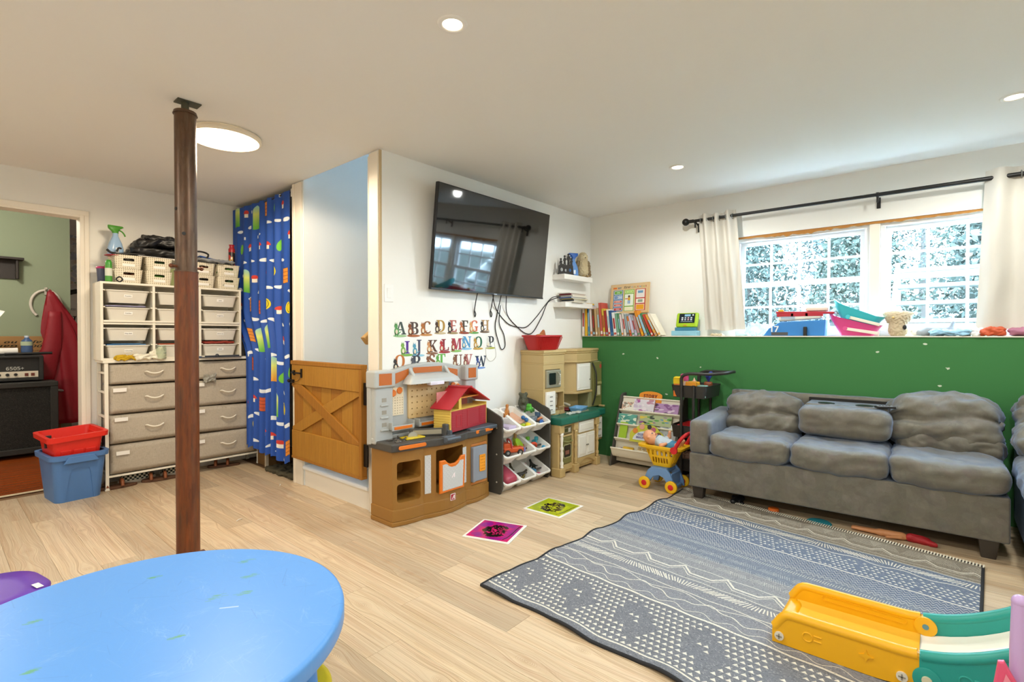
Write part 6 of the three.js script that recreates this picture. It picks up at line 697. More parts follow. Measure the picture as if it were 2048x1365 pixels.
{ const t = thing('baby_doll', 'bald baby doll in pale blue clothes lying in the toy trolley', 'doll', [3.79, 0.33, -1.68]); const skin = M('#dfa07a', 0.55);
  obj('body', blob([[-0.0, 0.045, -0.09, 0, 0.06, -0.115, 0.052, 0.05], [-0.012, 0.04, -0.06, -0.012, 0.035, -0.06, 0.03, 0.03], [0, 0.03, -0.03, 0, 0.0, 0.06, 0.042, 0.048], [-0.045, 0.03, -0.015, -0.075, 0.015, 0.02, 0.018, 0.014], [-0.075, 0.015, 0.02, -0.06, 0.03, 0.05, 0.014, 0.011], [0.045, 0.03, -0.015, 0.075, 0.06, 0.02, 0.018, 0.014], [0.075, 0.06, 0.02, 0.06, 0.1, 0.03, 0.014, 0.012], [-0.025, 0.0, 0.06, -0.03, 0.02, 0.13, 0.026, 0.02], [0.025, 0.0, 0.06, 0.03, 0.02, 0.13, 0.026, 0.02], [0.03, 0.02, 0.13, 0.03, 0.05, 0.155, 0.018, 0.014], [-0.03, 0.02, 0.13, -0.03, 0.05, 0.155, 0.018, 0.014], [-0.02, 0.08, -0.065, -0.02, 0.082, -0.06, 0.008, 0.007], [0.05, 0.06, -0.1, 0.052, 0.06, -0.1, 0.012, 0.01], [-0.05, 0.06, -0.1, -0.052, 0.06, -0.1, 0.012, 0.01]], 0.012, 72), skin, t);
  obj('shirt', blob([[0, 0.032, -0.03, 0, 0.004, 0.05, 0.046, 0.052], [-0.045, 0.032, -0.012, -0.06, 0.024, 0.005, 0.023, 0.021], [0.045, 0.032, -0.012, 0.06, 0.045, 0.005, 0.023, 0.021]], 0.014, 50), M('#b9c4cc', 0.85), t); obj('shorts', blob([[0, 0.0, 0.06, 0, 0.0, 0.07, 0.052, 0.05], [-0.025, 0.0, 0.06, -0.028, 0.012, 0.1, 0.031, 0.028], [0.025, 0.0, 0.06, 0.028, 0.012, 0.1, 0.031, 0.028]], 0.012, 46), M('#4a86a8', 0.8), t);
  for (const s of [-1, 1]) obj('eye', ball(0.006, -0.018 + s * 0.02, 0.093, -0.075 - 0.002 * s, 1, 0.7, 1, 10), M('#4a6a8a', 0.3), t); obj('mouth', tube([[-0.026, 0.088, -0.05], [-0.018, 0.089, -0.048], [-0.01, 0.088, -0.05]], 0.003, 8, 6), M('#b8484a', 0.5), t); obj('collar', T(RX(new THREE.TorusGeometry(0.032, 0.008, 8, 24), 0.3), 0, 0.042, -0.045), M('#3f7390', 0.7), t); }

// ================================================================ sofa
const sofaMap = cv(512, 512, (x, w, h) => { const r = rng(160); x.fillStyle = '#6a6455'; x.fillRect(0, 0, w, h); for (let k = 0; k < 700; k++) { x.globalAlpha = 0.10 * r(); x.fillStyle = r() < 0.5 ? '#4c4840' : '#98928a'; const s = 8 + r() * 46; x.beginPath(); x.ellipse(r() * w, r() * h, s, s * (0.3 + r() * 0.5), r() * 3, 0, 7); x.fill(); } for (let k = 0; k < 5000; k++) { x.globalAlpha = 0.18 * r(); x.fillStyle = r() < 0.5 ? '#3f3b35' : '#a39d92'; x.fillRect(r() * w, r() * h, 1, 2 + r() * 4); } x.globalAlpha = 1; }, true);
const mSofa = M('#ffffff', 0.6, { map: sofaMap, bumpMap: sofaMap, bumpScale: 0.002, sheen: 1, sheenColor: new THREE.Color('#9cbef2'), sheenRoughness: 1 }); mSofa.userData.muv = 1.6;
{ const t = thing('sectional_sofa', 'long grey velvet sofa with a fold-down cupholder console under the window', 'sofa', [3.633, 0, -1.409], 0.0339), L = 1.682;
  obj('base', [bb(0, 0.74, 0.1, 0.345, 0, L, 0.012), bb(0.66, 0.745, 0.1, 0.6, 0.02, L, 0.012)], mSofa, t);
  obj('arm', T(soft(0.72, 0.245, 0.15, 0.035, { seg: [20, 10, 10], fn: (q, u, v) => { if (v > 0) q.y += 0.03 * (u + 1) / 2; } }), 0.36, 0.46, 0.068), mSofa, t);
  obj('back_frame', [T(soft(0.085, 0.4, L - 0.12, 0.02, { seg: [4, 10, 40], wrinkle: 0.002 }), 0.7, 0.56, L / 2 + 0.05)], mSofa, t);
  const seat = (z0, z1, sd) => obj('seat_cushion', T(soft(0.6, 0.155, z1 - z0, 0.05, { seg: [28, 10, 26], bulge: 0.014, wrinkle: 0.007, freq: 7, seed: sd, fn: (q, u, v, s) => { if (v > 0) q.y -= 0.018 * Math.exp(-((u + 0.1) ** 2 + s * s) * 4); if (u < -0.7) q.y -= 0.008 * Math.cos(s * 3); } }), 0.265, 0.418, (z0 + z1) / 2), mSofa, t);
  seat(0.145, 0.645, 1); seat(0.652, 1.166, 14); seat(1.172, 1.682, 27);
  const pillow = (z, w, h, x, y, tilt, sd, d = 0.2) => { const g = soft(d, h, w, d * 0.42, { seg: [14, 18, 28], wrinkle: 0.014, freq: 6, seed: sd, fn: (q, u, v, s) => { q.x -= 0.03 * (1 - s * s) * (1 - v * v); q.y -= 0.03 * (v > 0 ? s * s * 1.3 : 0); const fold = Math.exp(-((v + 0.15 + 0.12 * Math.sin(s * 3 + sd)) ** 2) * 40); q.x += 0.035 * fold; } }); RZ(g, -tilt); return obj('back_cushion', T(g, x, y, z), mSofa, t); };
  pillow(0.385, 0.53, 0.34, 0.53, 0.6, 0.42, 3); pillow(1.42, 0.56, 0.36, 0.52, 0.655, 0.5, 9, 0.23); pillow(1.45, 0.5, 0.2, 0.46, 0.535, 1.0, 21, 0.14);
  const con = obj('console', T(soft(0.34, 0.2, 0.52, 0.06, { seg: [20, 14, 26], bulge: 0.008, wrinkle: 0.004, freq: 8, seed: 5 }), 0.45, 0.612, 0.91), mSofa, t); obj('console_top', bb(0.4, 0.64, 0.7, 0.722, 0.68, 1.15, 0.01), mSofa, con); for (const z of [0.8, 1.02]) obj('cup_holder', T(lathe([[0, 0.001], [0.036, 0.001], [0.042, 0.003], [0.05, 0.002], [0.05, -0.004]], 28), 0.46, 0.7235, z), M('#101012', 0.35), con);
  obj('console_recess', bb(0.63, 0.66, 0.62, 0.74, 0.67, 1.15), M('#1d1b19', 0.8), t);
  for (const [x, z] of [[0.075, 0.05], [0.055, 1.6], [0.65, 0.05], [0.65, 1.6]]) obj('leg', loft([ring(0.06, 0.06, 0.006, 0, 2, x, z), ring(0.085, 0.085, 0.006, 0.1, 2, x, z)]), M('#3a332d', 0.5), t);
}
{ const t = thing('sofa_return_section', 'bluish lit end section of the grey sofa at the right edge', 'sofa', [3.46, 0, 0.315]);
  obj('base', [bb(0.02, 0.93, 0.06, 0.36, 0.02, 1.3, 0.015)], mSofa, t); obj('seat_cushion', T(soft(0.68, 0.18, 1.0, 0.07, { seg: [24, 10, 30], bulge: 0.015, wrinkle: 0.008, freq: 6, seed: 40 }), 0.29, 0.445, 0.49), mSofa, t); obj('corner_cushion', T(soft(0.34, 0.13, 0.3, 0.05, { seg: [20, 10, 18], wrinkle: 0.01, freq: 8, seed: 44 }), 0.75, 0.42, 0.16), mSofa, t);
  obj('back_cushion', T(RZ(soft(0.2, 0.34, 0.6, 0.085, { seg: [12, 20, 26], wrinkle: 0.018, freq: 7, seed: 50, fn: (q, u, v, s) => { q.x -= 0.03 * (1 - s * s) * (1 - v * v); } }), -0.4), 0.77, 0.68, 0.3), mSofa, t); obj('loose_pillow', T(RZ(soft(0.17, 0.26, 0.55, 0.075, { seg: [12, 16, 24], wrinkle: 0.016, freq: 7, seed: 60 }), -1.15), 0.6, 0.605, 0.27), mSofa, t); obj('back_frame', bb(0.86, 0.95, 0.1, 0.72, 0.02, 1.3, 0.02), mSofa, t);
  for (const z of [0.07, 1.23]) for (const x of [0.1, 0.85]) obj('leg', bb(x - 0.03, x + 0.03, 0, 0.061, z - 0.03, z + 0.03), M('#3a332d', 0.5), t); }
{ const t = thing('remote_control', 'small black and silver remote control on the sofa console', 'remote', [4.07, 0.7245, -0.29], 0.5); obj('case', bb(-0.022, 0.022, 0, 0.014, -0.055, 0.055, 0.005), mBlack, t); obj('key_pad', bb(-0.017, 0.017, 0.013, 0.016, -0.045, 0.04, 0.002), M('#9a9a9c', 0.4), t); for (let k = 0; k < 4; k++) obj('key', box(0.012, 0.003, 0.01, 0, 0.0172, -0.03 + k * 0.018), mBlack, t); }
// toys and bits under the sofa
one('teal_toy_ring', lathe([[0, 0.012], [0.06, 0.012], [0.072, 0.004], [0.072, 0], [0.068, 0], [0.064, 0.008], [0, 0.008]], 32), M('#2f8f9f', 0.4), 'teal ring-shaped disc on the floor under the sofa', 'disc', [3.71, 0, -0.6]);
one('orange_lid_toy', lathe([[0, 0.03], [0.03, 0.03], [0.034, 0.024], [0.034, 0], [0.03, 0], [0, 0.004]], 24), M('#c8601c', 0.4), 'small orange cap on the floor under the sofa', 'cap', [3.74, 0, -0.87]);
{ const t = thing('fashion_doll', 'doll with red hair lying on the floor under the sofa', 'doll', [3.71, 0, -0.22], 0); obj('body', blob([[0, 0.018, -0.2, 0, 0.02, -0.06, 0.009, 0.014], [0.02, 0.018, -0.2, 0.018, 0.02, -0.06, 0.009, 0.014], [0.01, 0.02, -0.06, 0.01, 0.022, 0.04, 0.02, 0.022], [0.01, 0.02, 0.05, 0.01, 0.022, 0.085, 0.01, 0.02], [-0.015, 0.02, 0.035, -0.035, 0.014, -0.03, 0.009, 0.007]], 0.012, 64), M('#c98a5c', 0.5), t); obj('hair', blob([[0.01, 0.025, 0.08, 0.02, 0.02, 0.15, 0.024, 0.02], [0.01, 0.02, 0.13, -0.01, 0.016, 0.19, 0.02, 0.012]], 0.014, 36, (x, y, z) => 0.003 * noise(x * 90, y * 40, z * 20)), M('#a81c24', 0.6), t); }
one('dark_toy_bits', blob([[-0.05, 0.02, 0, 0.03, 0.03, 0.03, 0.02, 0.024], [0.03, 0.03, 0.03, 0.06, 0.02, -0.03, 0.018, 0.014], [0, 0.02, 0.03, -0.04, 0.015, 0.06, 0.014, 0.012]], 0.012, 40), M('#16181c', 0.4), 'dark toy on the floor under the left of the sofa', 'toy', [3.78, 0.0, -1.13]);

// ================================================================ patterned rug
{ const W = 2048, H = 2048, map = cv(W, H, (x) => {         // v = 0 near the camera (canvas bottom), 1 by the sofa
    const r = rng(170), Y = (v) => H * (1 - v); x.fillStyle = '#7c8089'; x.fillRect(0, 0, W, H);
    const band = (a, b, c) => { x.fillStyle = c; x.fillRect(0, Y(b), W, (b - a) * H); };
    band(0, 0.22, '#72757c'); band(0.22, 0.36, '#82848b'); band(0.36, 0.5, '#8b8c90'); band(0.5, 0.62, '#747c8a'); band(0.62, 0.72, '#626d82'); band(0.72, 0.86, '#667184'); band(0.86, 1, '#857d70');
    for (let k = 0; k < 60000; k++) { const v = r(); x.fillStyle = r() < 0.5 ? `rgba(44,46,54,${0.4 * r()})` : `rgba(226,222,210,${0.4 * r()})`; x.fillRect(r() * W, v * H, 3 + r() * 5, 2 + r() * 2); }
    x.strokeStyle = '#ddd8cb'; x.fillStyle = '#ddd8cb';
    const line = (v, lw, f) => { x.lineWidth = lw; x.beginPath(); for (let i = 0; i <= W; i += 8) { const y = Y(v) + (f ? f(i) : 3 * Math.sin(i / 37)); i ? x.lineTo(i, y) : x.moveTo(i, y); } x.stroke(); };
    const tri = (cx, v, s, up) => { const y = Y(v); x.beginPath(); x.moveTo(cx - s, y); x.lineTo(cx + s, y); x.lineTo(cx, y - (up ? 1 : -1) * s * 1.3); x.fill(); };
    for (const [v0, v1, rows, n] of [[0.03, 0.21, 11, 64], [0.70, 0.79, 6, 74]]) for (let j = 0; j < rows; j++) for (let i = 0; i < n; i++) { const u = i + (j % 2) * 0.5, m = (i * 2 + j) % 22, dia = Math.abs(m - 11) + Math.abs(j - rows / 2) * 1.6; if (rows > 6 ? dia < 7.5 && dia > 2.2 : r() < 0.2) continue; tri(u * W / n, v0 + (v1 - v0) * j / rows, W / n * 0.42, true); }
    line(0.022, 9); line(0.215, 12); line(0.232, 4, (i) => 16 * Math.sin(i / 24)); line(0.265, 6, (i) => 22 * Math.sin(i / 60) + 10 * Math.sin(i / 21)); line(0.285, 5, (i) => -20 * Math.sin(i / 60)); line(0.3, 6);
    for (const [v, hgt, c] of [[0.34, 56, 0], [0.83, 62, 1]]) for (let i = 0; i < W; i += 17) { const g = Math.sin(i / 130) * 0.9; x.lineWidth = 7; x.beginPath(); x.moveTo(i - g * hgt * 0.5 + r() * 3, Y(v) + hgt * 0.5 * (0.7 + r() * 0.3)); x.lineTo(i + g * hgt * 0.5, Y(v) - hgt * 0.5 * (0.7 + r() * 0.3)); x.stroke(); }
    line(0.365, 5); const mount = (v, w, s, lw) => line(v, lw, (i) => { const p = (i % w) / w; return p < 0.5 ? 0 : -s * (1 - Math.abs((p - 0.75) * 4)); }); mount(0.395, 260, 62, 11); mount(0.383, 260, 62, 5); mount(0.905, 230, 52, 9); mount(0.895, 230, 46, 4); line(0.43, 5);
    for (let i = 0; i < W; i += 12) for (let j = 0; j < 3; j++) { x.lineWidth = 3; x.globalAlpha = 0.6; x.beginPath(); const y = Y(0.46 + j * 0.035) ; x.moveTo(i, y); x.lineTo(i + 14 * (((i / 96) | 0) % 2 ? 1 : -1), y - 36); x.stroke(); } x.globalAlpha = 1; for (let i = 0; i < W; i += 13) { x.lineWidth = 3; x.beginPath(); x.moveTo(i, Y(0.575)); x.lineTo(i + 5, Y(0.59)); x.stroke(); }
    x.globalAlpha = 0.75; for (let j = 0; j < 6; j++) for (let i = 0; i < W; i += 30) { x.lineWidth = 3; x.beginPath(); x.moveTo(i, Y(0.6 + j * 0.014)); x.lineTo(i + 15, Y(0.6 + (j + 1) * 0.014)); x.lineTo(i + 30, Y(0.6 + j * 0.014)); x.stroke(); } x.globalAlpha = 1;
    line(0.69, 11); line(0.80, 8, (i) => 14 * Math.sin(i / 40)); line(0.86, 6); line(0.88, 3);
    for (let i = 0; i < W; i += 11) { const gg = ((i / 150) | 0) % 2 ? 1 : -1; x.globalAlpha = 0.55; x.lineWidth = 3; x.beginPath(); x.moveTo(i, Y(0.93)); x.lineTo(i + gg * 40, Y(0.975)); x.stroke(); } x.globalAlpha = 1; for (let k = 0; k < 50000; k++) { x.fillStyle = r() < 0.6 ? `rgba(70,74,84,${0.4 * r()})` : `rgba(214,210,200,${0.3 * r()})`; x.fillRect(r() * W, r() * H, 3 + r() * 5, 2 + r() * 2); }
  });
  const t = thing('patterned_rug', 'blue grey rug with cream tribal bands on the floor before the sofa', 'rug', [0, 0, 0]);
  const A = [1.725, -1.673], Bq = [1.64, 0.06], C = [3.81, -1.51], D = [3.54, 0.16], n = 90, pos = [], uv = [], idx = [];
  const P = (u, v) => { const wob = 0.007 * Math.sin(v * 38) * Math.max(0, 1 - u * 9) + 0.009 * Math.sin(u * 22) * Math.max(0, 1 - v * 9); const x = (A[0] * (1 - u) + Bq[0] * u) * (1 - v) + (C[0] * (1 - u) + D[0] * u) * v, z = (A[1] * (1 - u) + Bq[1] * u) * (1 - v) + (C[1] * (1 - u) + D[1] * u) * v; const curl = Math.max(0, 1 - u * 14) * Math.max(0, Math.sin(v * 33)) * 0.012 + Math.max(0, 1 - v * 18) * Math.max(0, Math.sin(u * 26)) * 0.009; return [x - wob * (v < 0.2 ? 1 : 0), 0.009 + curl, z + wob * (u < 0.2 ? 1 : 0)]; };
  for (let j = 0; j <= n; j++) for (let i = 0; i <= n; i++) { pos.push(...P(i / n, j / n)); uv.push(i / n, j / n); } for (let j = 0; j < n; j++) for (let i = 0; i < n; i++) { const a = j * (n + 1) + i; idx.push(a, a + 1, a + n + 1, a + 1, a + n + 2, a + n + 1); }
  const g = new THREE.BufferGeometry(); g.setAttribute('position', new THREE.Float32BufferAttribute(pos, 3)); g.setAttribute('uv', new THREE.Float32BufferAttribute(uv, 2)); g.setIndex(idx); g.computeVertexNormals();
  { const top = clean(g), low = top.clone().translate(0, -0.0085, 0); obj('pile', [top, low], M('#ffffff', 0.95, { map, bumpMap: map, bumpScale: 0.003, side: THREE.DoubleSide }), t); }
  const edge = (f) => tube(Array.from({ length: 70 }, (_, k) => { const p = f(k / 69); return [p[0], p[1] - 0.003, p[2]]; }), 0.0075, 200, 6); const bind = M('#26272b', 0.9); obj('edge_binding', edge((s) => P(s, 0)), bind, t); obj('edge_binding', edge((s) => P(0, s)), bind, t); obj('edge_binding', edge((s) => P(1, s)), bind, t); obj('edge_binding', edge((s) => P(s, 1)), bind, t);
  const st = []; for (let k = 0; k < 130; k++) { const p = P(k / 129, 1); st.push(beam([p[0] - 0.028, p[1] + 0.004, p[2]], [p[0] + 0.012, p[1] + 0.004, p[2] + 0.004], 0.006, 0.004)); } obj('edge_stitching', st, M('#e4dece', 0.9), t).userData.kind = 'stuff'; }
// liquid floor tiles
function gelTile(c, a, label, seed, inks) { const map = cv(512, 512, (x, w, h) => { const r = rng(seed); x.fillStyle = inks[0]; x.fillRect(0, 0, w, h); for (let k = 0; k < 60; k++) { x.globalAlpha = 0.35; x.fillStyle = inks[1]; x.beginPath(); const q = r() * 2 * PI; x.ellipse(256 + 250 * Math.cos(q) * (0.7 + 0.3 * r()), 256 + 250 * Math.sin(q) * (0.7 + 0.3 * r()), 20 + 60 * r(), 20 + 40 * r(), r() * 3, 0, 7); x.fill(); } x.globalAlpha = 1; x.fillStyle = '#17120f'; for (let k = 0; k < 150; k++) { const q = r() * 2 * PI, R = 130 * Math.sqrt(r()); x.beginPath(); x.ellipse(250 + 1.2 * R * Math.cos(q), 260 + R * Math.sin(q), 8 + 26 * r(), 6 + 16 * r(), r() * 3, 0, 7); x.fill(); } x.fillStyle = inks[0]; for (let k = 0; k < 70; k++) { const q = r() * 2 * PI, R = 120 * r(); x.beginPath(); x.ellipse(250 + 1.2 * R * Math.cos(q), 260 + R * Math.sin(q), 3 + 10 * r(), 3 + 9 * r(), 0, 0, 7); x.fill(); } x.strokeStyle = '#17120f'; x.lineWidth = 9; x.beginPath(); x.moveTo(60, 420); x.bezierCurveTo(160, 480, 330, 440, 470, 470); x.stroke(); x.strokeStyle = '#f2eee6'; x.lineWidth = 44; x.strokeRect(0, 0, w, h); });
  const t = thing('gel_floor_tile', label, 'floor tile', c, a, 'liquid gel floor tiles'); obj('rim', bb(-0.15, 0.15, 0, 0.007, -0.15, 0.15, 0.002), M('#efebe2', 0.4), t); obj('gel_face', T(RX(quad(0.294, 0.294), -PI / 2), 0, 0.0078, 0), M('#ffffff', 0.15, { map }), t); }
gelTile([2.837, 0, -2.052], 0.03, 'square gel floor tile in yellow green and black', 180, ['#b9c01c', '#98a81c']); gelTile([2.262, 0, -2.073], 0.32, 'square gel floor tile in magenta and black', 181, ['#c81c68', '#8a1c86']);

// ================================================================ round blue table and small chair
{ const map = cv(1024, 1024, (x, w, h) => { const r = rng(190); x.fillStyle = '#5a9ae2'; x.fillRect(0, 0, w, h); for (let k = 0; k < 900; k++) { x.strokeStyle = r() < 0.75 ? `rgba(190,214,240,${0.10 * r()})` : `rgba(20,50,110,${0.14 * r()})`; x.lineWidth = 0.6 + r() * 1.6; const a = r() * w, b = r() * h, q = r() * 6, L = 20 + r() * 90; x.beginPath(); x.moveTo(a, b); x.lineTo(a + L * Math.cos(q), b + L * Math.sin(q)); x.stroke(); } for (let k = 0; k < 40; k++) { const a = r() * w, b = r() * h, q = r() * 3; for (let j = 0; j < 40; j++) { x.globalAlpha = 0.12 * r(); x.strokeStyle = '#d3e2f0'; x.lineWidth = 0.8 + 1.6 * r(); const u = (r() + r() - 1) * 60, v = (r() + r() - 1) * 22, X = a + u * Math.cos(q) - v * Math.sin(q), Yy = b + u * Math.sin(q) + v * Math.cos(q), L = 6 + 26 * r(); x.beginPath(); x.moveTo(X, Yy); x.lineTo(X + L * Math.cos(q + r() - 0.5), Yy + L * Math.sin(q + r() - 0.5)); x.stroke(); } }
    const smear = (a, b, s, q) => { for (let k = 0; k < 22; k++) { x.globalAlpha = 0.25; x.strokeStyle = '#5aa04e'; x.lineWidth = 1.5 + r() * 3; const dx = (r() - 0.5) * s, dy = (r() - 0.5) * s * 0.5; x.beginPath(); x.moveTo(a + dx, b + dy); x.lineTo(a + dx + 16 * Math.cos(q), b + dy + 16 * Math.sin(q)); x.stroke(); } }; for (const [a, b, s] of [[700, 480, 50], [760, 520, 40], [330, 250, 30], [560, 620, 26], [860, 300, 40], [620, 200, 34], [820, 420, 40], [300, 520, 26]]) smear(a, b, s, 0.6); x.globalAlpha = 0.6; x.strokeStyle = '#d9dcd8'; x.lineWidth = 6; x.beginPath(); x.moveTo(690, 560); x.lineTo(730, 590); x.stroke(); x.globalAlpha = 1; });
  const t = thing('round_kids_table', 'round blue plastic children’s table with scuffed top', 'table', [0.335, 0, -1.49]), R = 0.478; const mB = M('#4a8cdc', 0.4);
  const top = lathe([[0, 0.48], [R - 0.012, 0.48], [R - 0.003, 0.476], [R, 0.468], [R, 0.438], [R - 0.008, 0.43], [R - 0.02, 0.43], [R - 0.02, 0.455], [0, 0.455]], 96); { const p = top.attributes.position, u = top.attributes.uv; for (let i = 0; i < p.count; i++) u.setXY(i, 0.5 + p.getX(i) / (2 * R), 0.5 - p.getZ(i) / (2 * R)); }
  obj('tabletop', top, M('#ffffff', 0.38, { map }), t); for (let k = 0; k < 4; k++) { const a = 0.72 + k * PI / 2; obj('leg', rod([0.41 * Math.cos(a), 0, 0.41 * Math.sin(a)], [0.37 * Math.cos(a), 0.456, 0.37 * Math.sin(a)], 0.026, 24, 0.04), mB, t); } }
{ const t = thing('purple_kids_chair', 'purple plastic children’s chair tucked behind the blue table', 'chair', [0.13, 0, -2.53], PI / 2 + 0.2), m = M('#6a3fae', 0.3); obj('seat', loft([ring(0.3, 0.28, 0.12, 0.262, 8), ring(0.345, 0.32, 0.14, 0.272, 8), ring(0.35, 0.325, 0.14, 0.29, 8), ring(0.33, 0.305, 0.13, 0.302, 8), ring(0.2, 0.18, 0.08, 0.3, 8)], true, true, 1), m, t); obj('backrest', T(soft(0.29, 0.2, 0.03, 0.014, { fn: (q, u, v) => { q.z -= 0.03 * (1 - u * u); if (v > 0) q.y -= 0.03 * u * u; } }), 0, 0.245 + 0.15, -0.13), m, t); for (const x of [-0.11, 0.11]) for (const z of [-0.1, 0.1]) obj('leg', rod([x * 1.15, 0, z * 1.15], [x, 0.262, z], 0.017, 16, 0.02), m, t); obj('sticker', T(RX(quad(0.05, 0.02), -PI / 2), -0.1, 0.306, 0.11), mPaper, t); }
{ const t = thing('yellow_kids_stool', 'yellow plastic stool pushed under the blue table', 'stool', [0.555, 0, -1.29]), m = M('#e0c614', 0.4); obj('seat', lathe([[0, 0.3], [0.14, 0.3], [0.155, 0.292], [0.155, 0.27], [0.145, 0.265], [0, 0.265]], 40), m, t); for (let k = 0; k < 4; k++) { const a = k * PI / 2 + 0.4; obj('leg', rod([0.13 * Math.cos(a), 0, 0.13 * Math.sin(a)], [0.11 * Math.cos(a), 0.268, 0.11 * Math.sin(a)], 0.018, 16, 0.024), m, t); } }

// ================================================================ toddler slide
{ const t = thing('toddler_slide', 'yellow and teal plastic toddler slide on the rug', 'slide', [0, 0.0108, 0]), yel = M('#efb012', 0.35), teal = M('#23988c', 0.38), wht = M('#f3efe4', 0.35);
  const XN = 2.14, XF = 2.46, surf = (z) => 0.045 + 0.012 * Math.max(0, z + 0.5) + (z > -0.12 ? 1.15 * (z + 0.12) ** 2 : 0), lift = (z) => (z > -0.2 ? 0.9 * (z + 0.2) ** 2 : 0);
  const strip = (prof, z0, z1, n) => loft(Array.from({ length: n + 1 }, (_, k) => { const z = z0 + (z1 - z0) * k / n; return prof(z).map(([x, y]) => [x, y, z]); }), true, true, 0.5);
  const bed = (z) => [[XN + 0.03, surf(z) + 0.012], [XN + 0.06, surf(z)], [XF - 0.06, surf(z)], [XF - 0.03, surf(z) + 0.012], [XF - 0.03, surf(z) - 0.012], [XN + 0.03, surf(z) - 0.012]].reverse();
  const wall = (x, out) => (z) => { const e = Math.min(1, Math.max(0.25, (z + 0.5) / 0.05)), b = lift(z), h = surf(z) + 0.075 * e; return [[x, b], [x + 0.03, b], [x + 0.03, h - 0.008], [x + 0.022, h], [x + 0.008, h], [x, h - 0.008]]; };
  obj('exit_bed', strip(bed, -0.47, -0.06, 10), M('#f2bd3c', 0.3), t); obj('side_wall', strip(wall(XN), -0.5, -0.055, 14), yel, t); obj('side_wall', strip(wall(XF - 0.03), -0.5, -0.055, 14), yel, t); const lip = (x, z0, z1, m, n = 12) => obj('rolled_edge', tube(Array.from({ length: n }, (_, k) => { const z = z0 + (z1 - z0) * k / (n - 1), e = Math.min(1, Math.max(0.25, (z + 0.5) / 0.05)); return [x, surf(z) + 0.075 * e - 0.008, z]; }), 0.0185, 40, 12), m, t); lip(XN + 0.014, -0.492, -0.06, yel); lip(XF - 0.014, -0.492, -0.06, yel); lip(XN + 0.012, -0.05, 0.78, teal, 20); lip(XF - 0.012, -0.05, 0.78, teal, 20); { const lug = obj('joint_lug', T(RZ(cyl(0.034, 0.034, 0.03, 0, -0.015, 0, 26), PI / 2), XF - 0.022, 0.1, -0.045), yel, t); obj('joint_bolt', T(RZ(cyl(0.01, 0.01, 0.034, 0, -0.017, 0, 16), PI / 2), XF - 0.022, 0.1, -0.045), M('#5a8a9a', 0.4), lug); }
  obj('exit_lip', T(soft(XF - XN, 0.05, 0.06, 0.02), (XN + XF) / 2, 0.03, -0.475), yel, t);
  obj('upper_bed', strip(bed, -0.06, 0.8, 20), wht, t); obj('upper_side_wall', strip(wall(XN - 0.002), -0.055, 0.8, 20), teal, t); obj('upper_side_wall', strip(wall(XF - 0.028), -0.055, 0.8, 20), teal, t);
  for (const [y, z] of [[0.022, -0.475], [0.03, -0.1]]) { const s = obj('screw_head', T(RZ(cyl(0.016, 0.016, 0.008, 0, 0, 0, 20), PI / 2), XN + 0.001, y + 0.008, z), M('#dcd6c6', 0.4), t); obj('screw_slot', [box(0.003, 0.02, 0.004, XN - 0.008, y + 0.008, z), box(0.003, 0.004, 0.02, XN - 0.008, y + 0.008, z)], M('#8f8878', 0.5), s); } const hub = obj('pivot_disc', T(RZ(lathe([[0, 0], [0.034, 0], [0.038, 0.004], [0.038, 0.012], [0, 0.012]], 30), PI / 2), XN + 0.004, 0.055, -0.035), teal, t); obj('pivot_cap', T(RZ(cyl(0.014, 0.014, 0.008, 0, 0, 0, 20), PI / 2), XN - 0.006, 0.055, -0.035), M('#d6cfae', 0.4), hub);
  const star = []; for (let k = 0; k < 8; k++) { const R = k % 2 ? 0.008 : 0.022, a = k * PI / 4; star.push([R * Math.cos(a), R * Math.sin(a)]); } obj('star_relief', T(RY(ext(shp(star), 0.005), -PI / 2), XN + 0.001, 0.065, -0.2), yel, t); obj('comet_relief', [T(RY(new THREE.TorusGeometry(0.016, 0.003, 8, 24), PI / 2), XN, 0.06, -0.38), rod([XN, 0.072, -0.36], [XN, 0.072, -0.335], 0.003), rod([XN, 0.054, -0.36], [XN, 0.054, -0.335], 0.003)], yel, t); obj('comet_relief', [T(RY(new THREE.TorusGeometry(0.016, 0.003, 8, 24), PI / 2), XN - 0.002, 0.09, 0.06), rod([XN - 0.002, 0.102, 0.08], [XN - 0.002, 0.104, 0.105], 0.003), rod([XN - 0.002, 0.084, 0.08], [XN - 0.002, 0.086, 0.105], 0.003)], teal, t);
  obj('wall_groove', [T(ext(shp(rectPts(0, 0.28, 0, 0.022, 0.01), [rectPts(0.002, 0.278, 0.002, 0.02, 0.009)]), 0.003), 0, 0, 0)].map((g) => g.rotateY(PI / 2).translate(XF - 0.033, 0.085, -0.1).rotateZ(0)), yel, t);
  for (const x of [XN + 0.02, XF - 0.02]) obj('support_leg', bb(x - 0.02, x + 0.02, -0.01, surf(0.78) - 0.005, 0.74, 0.8, 0.01), teal, t); }
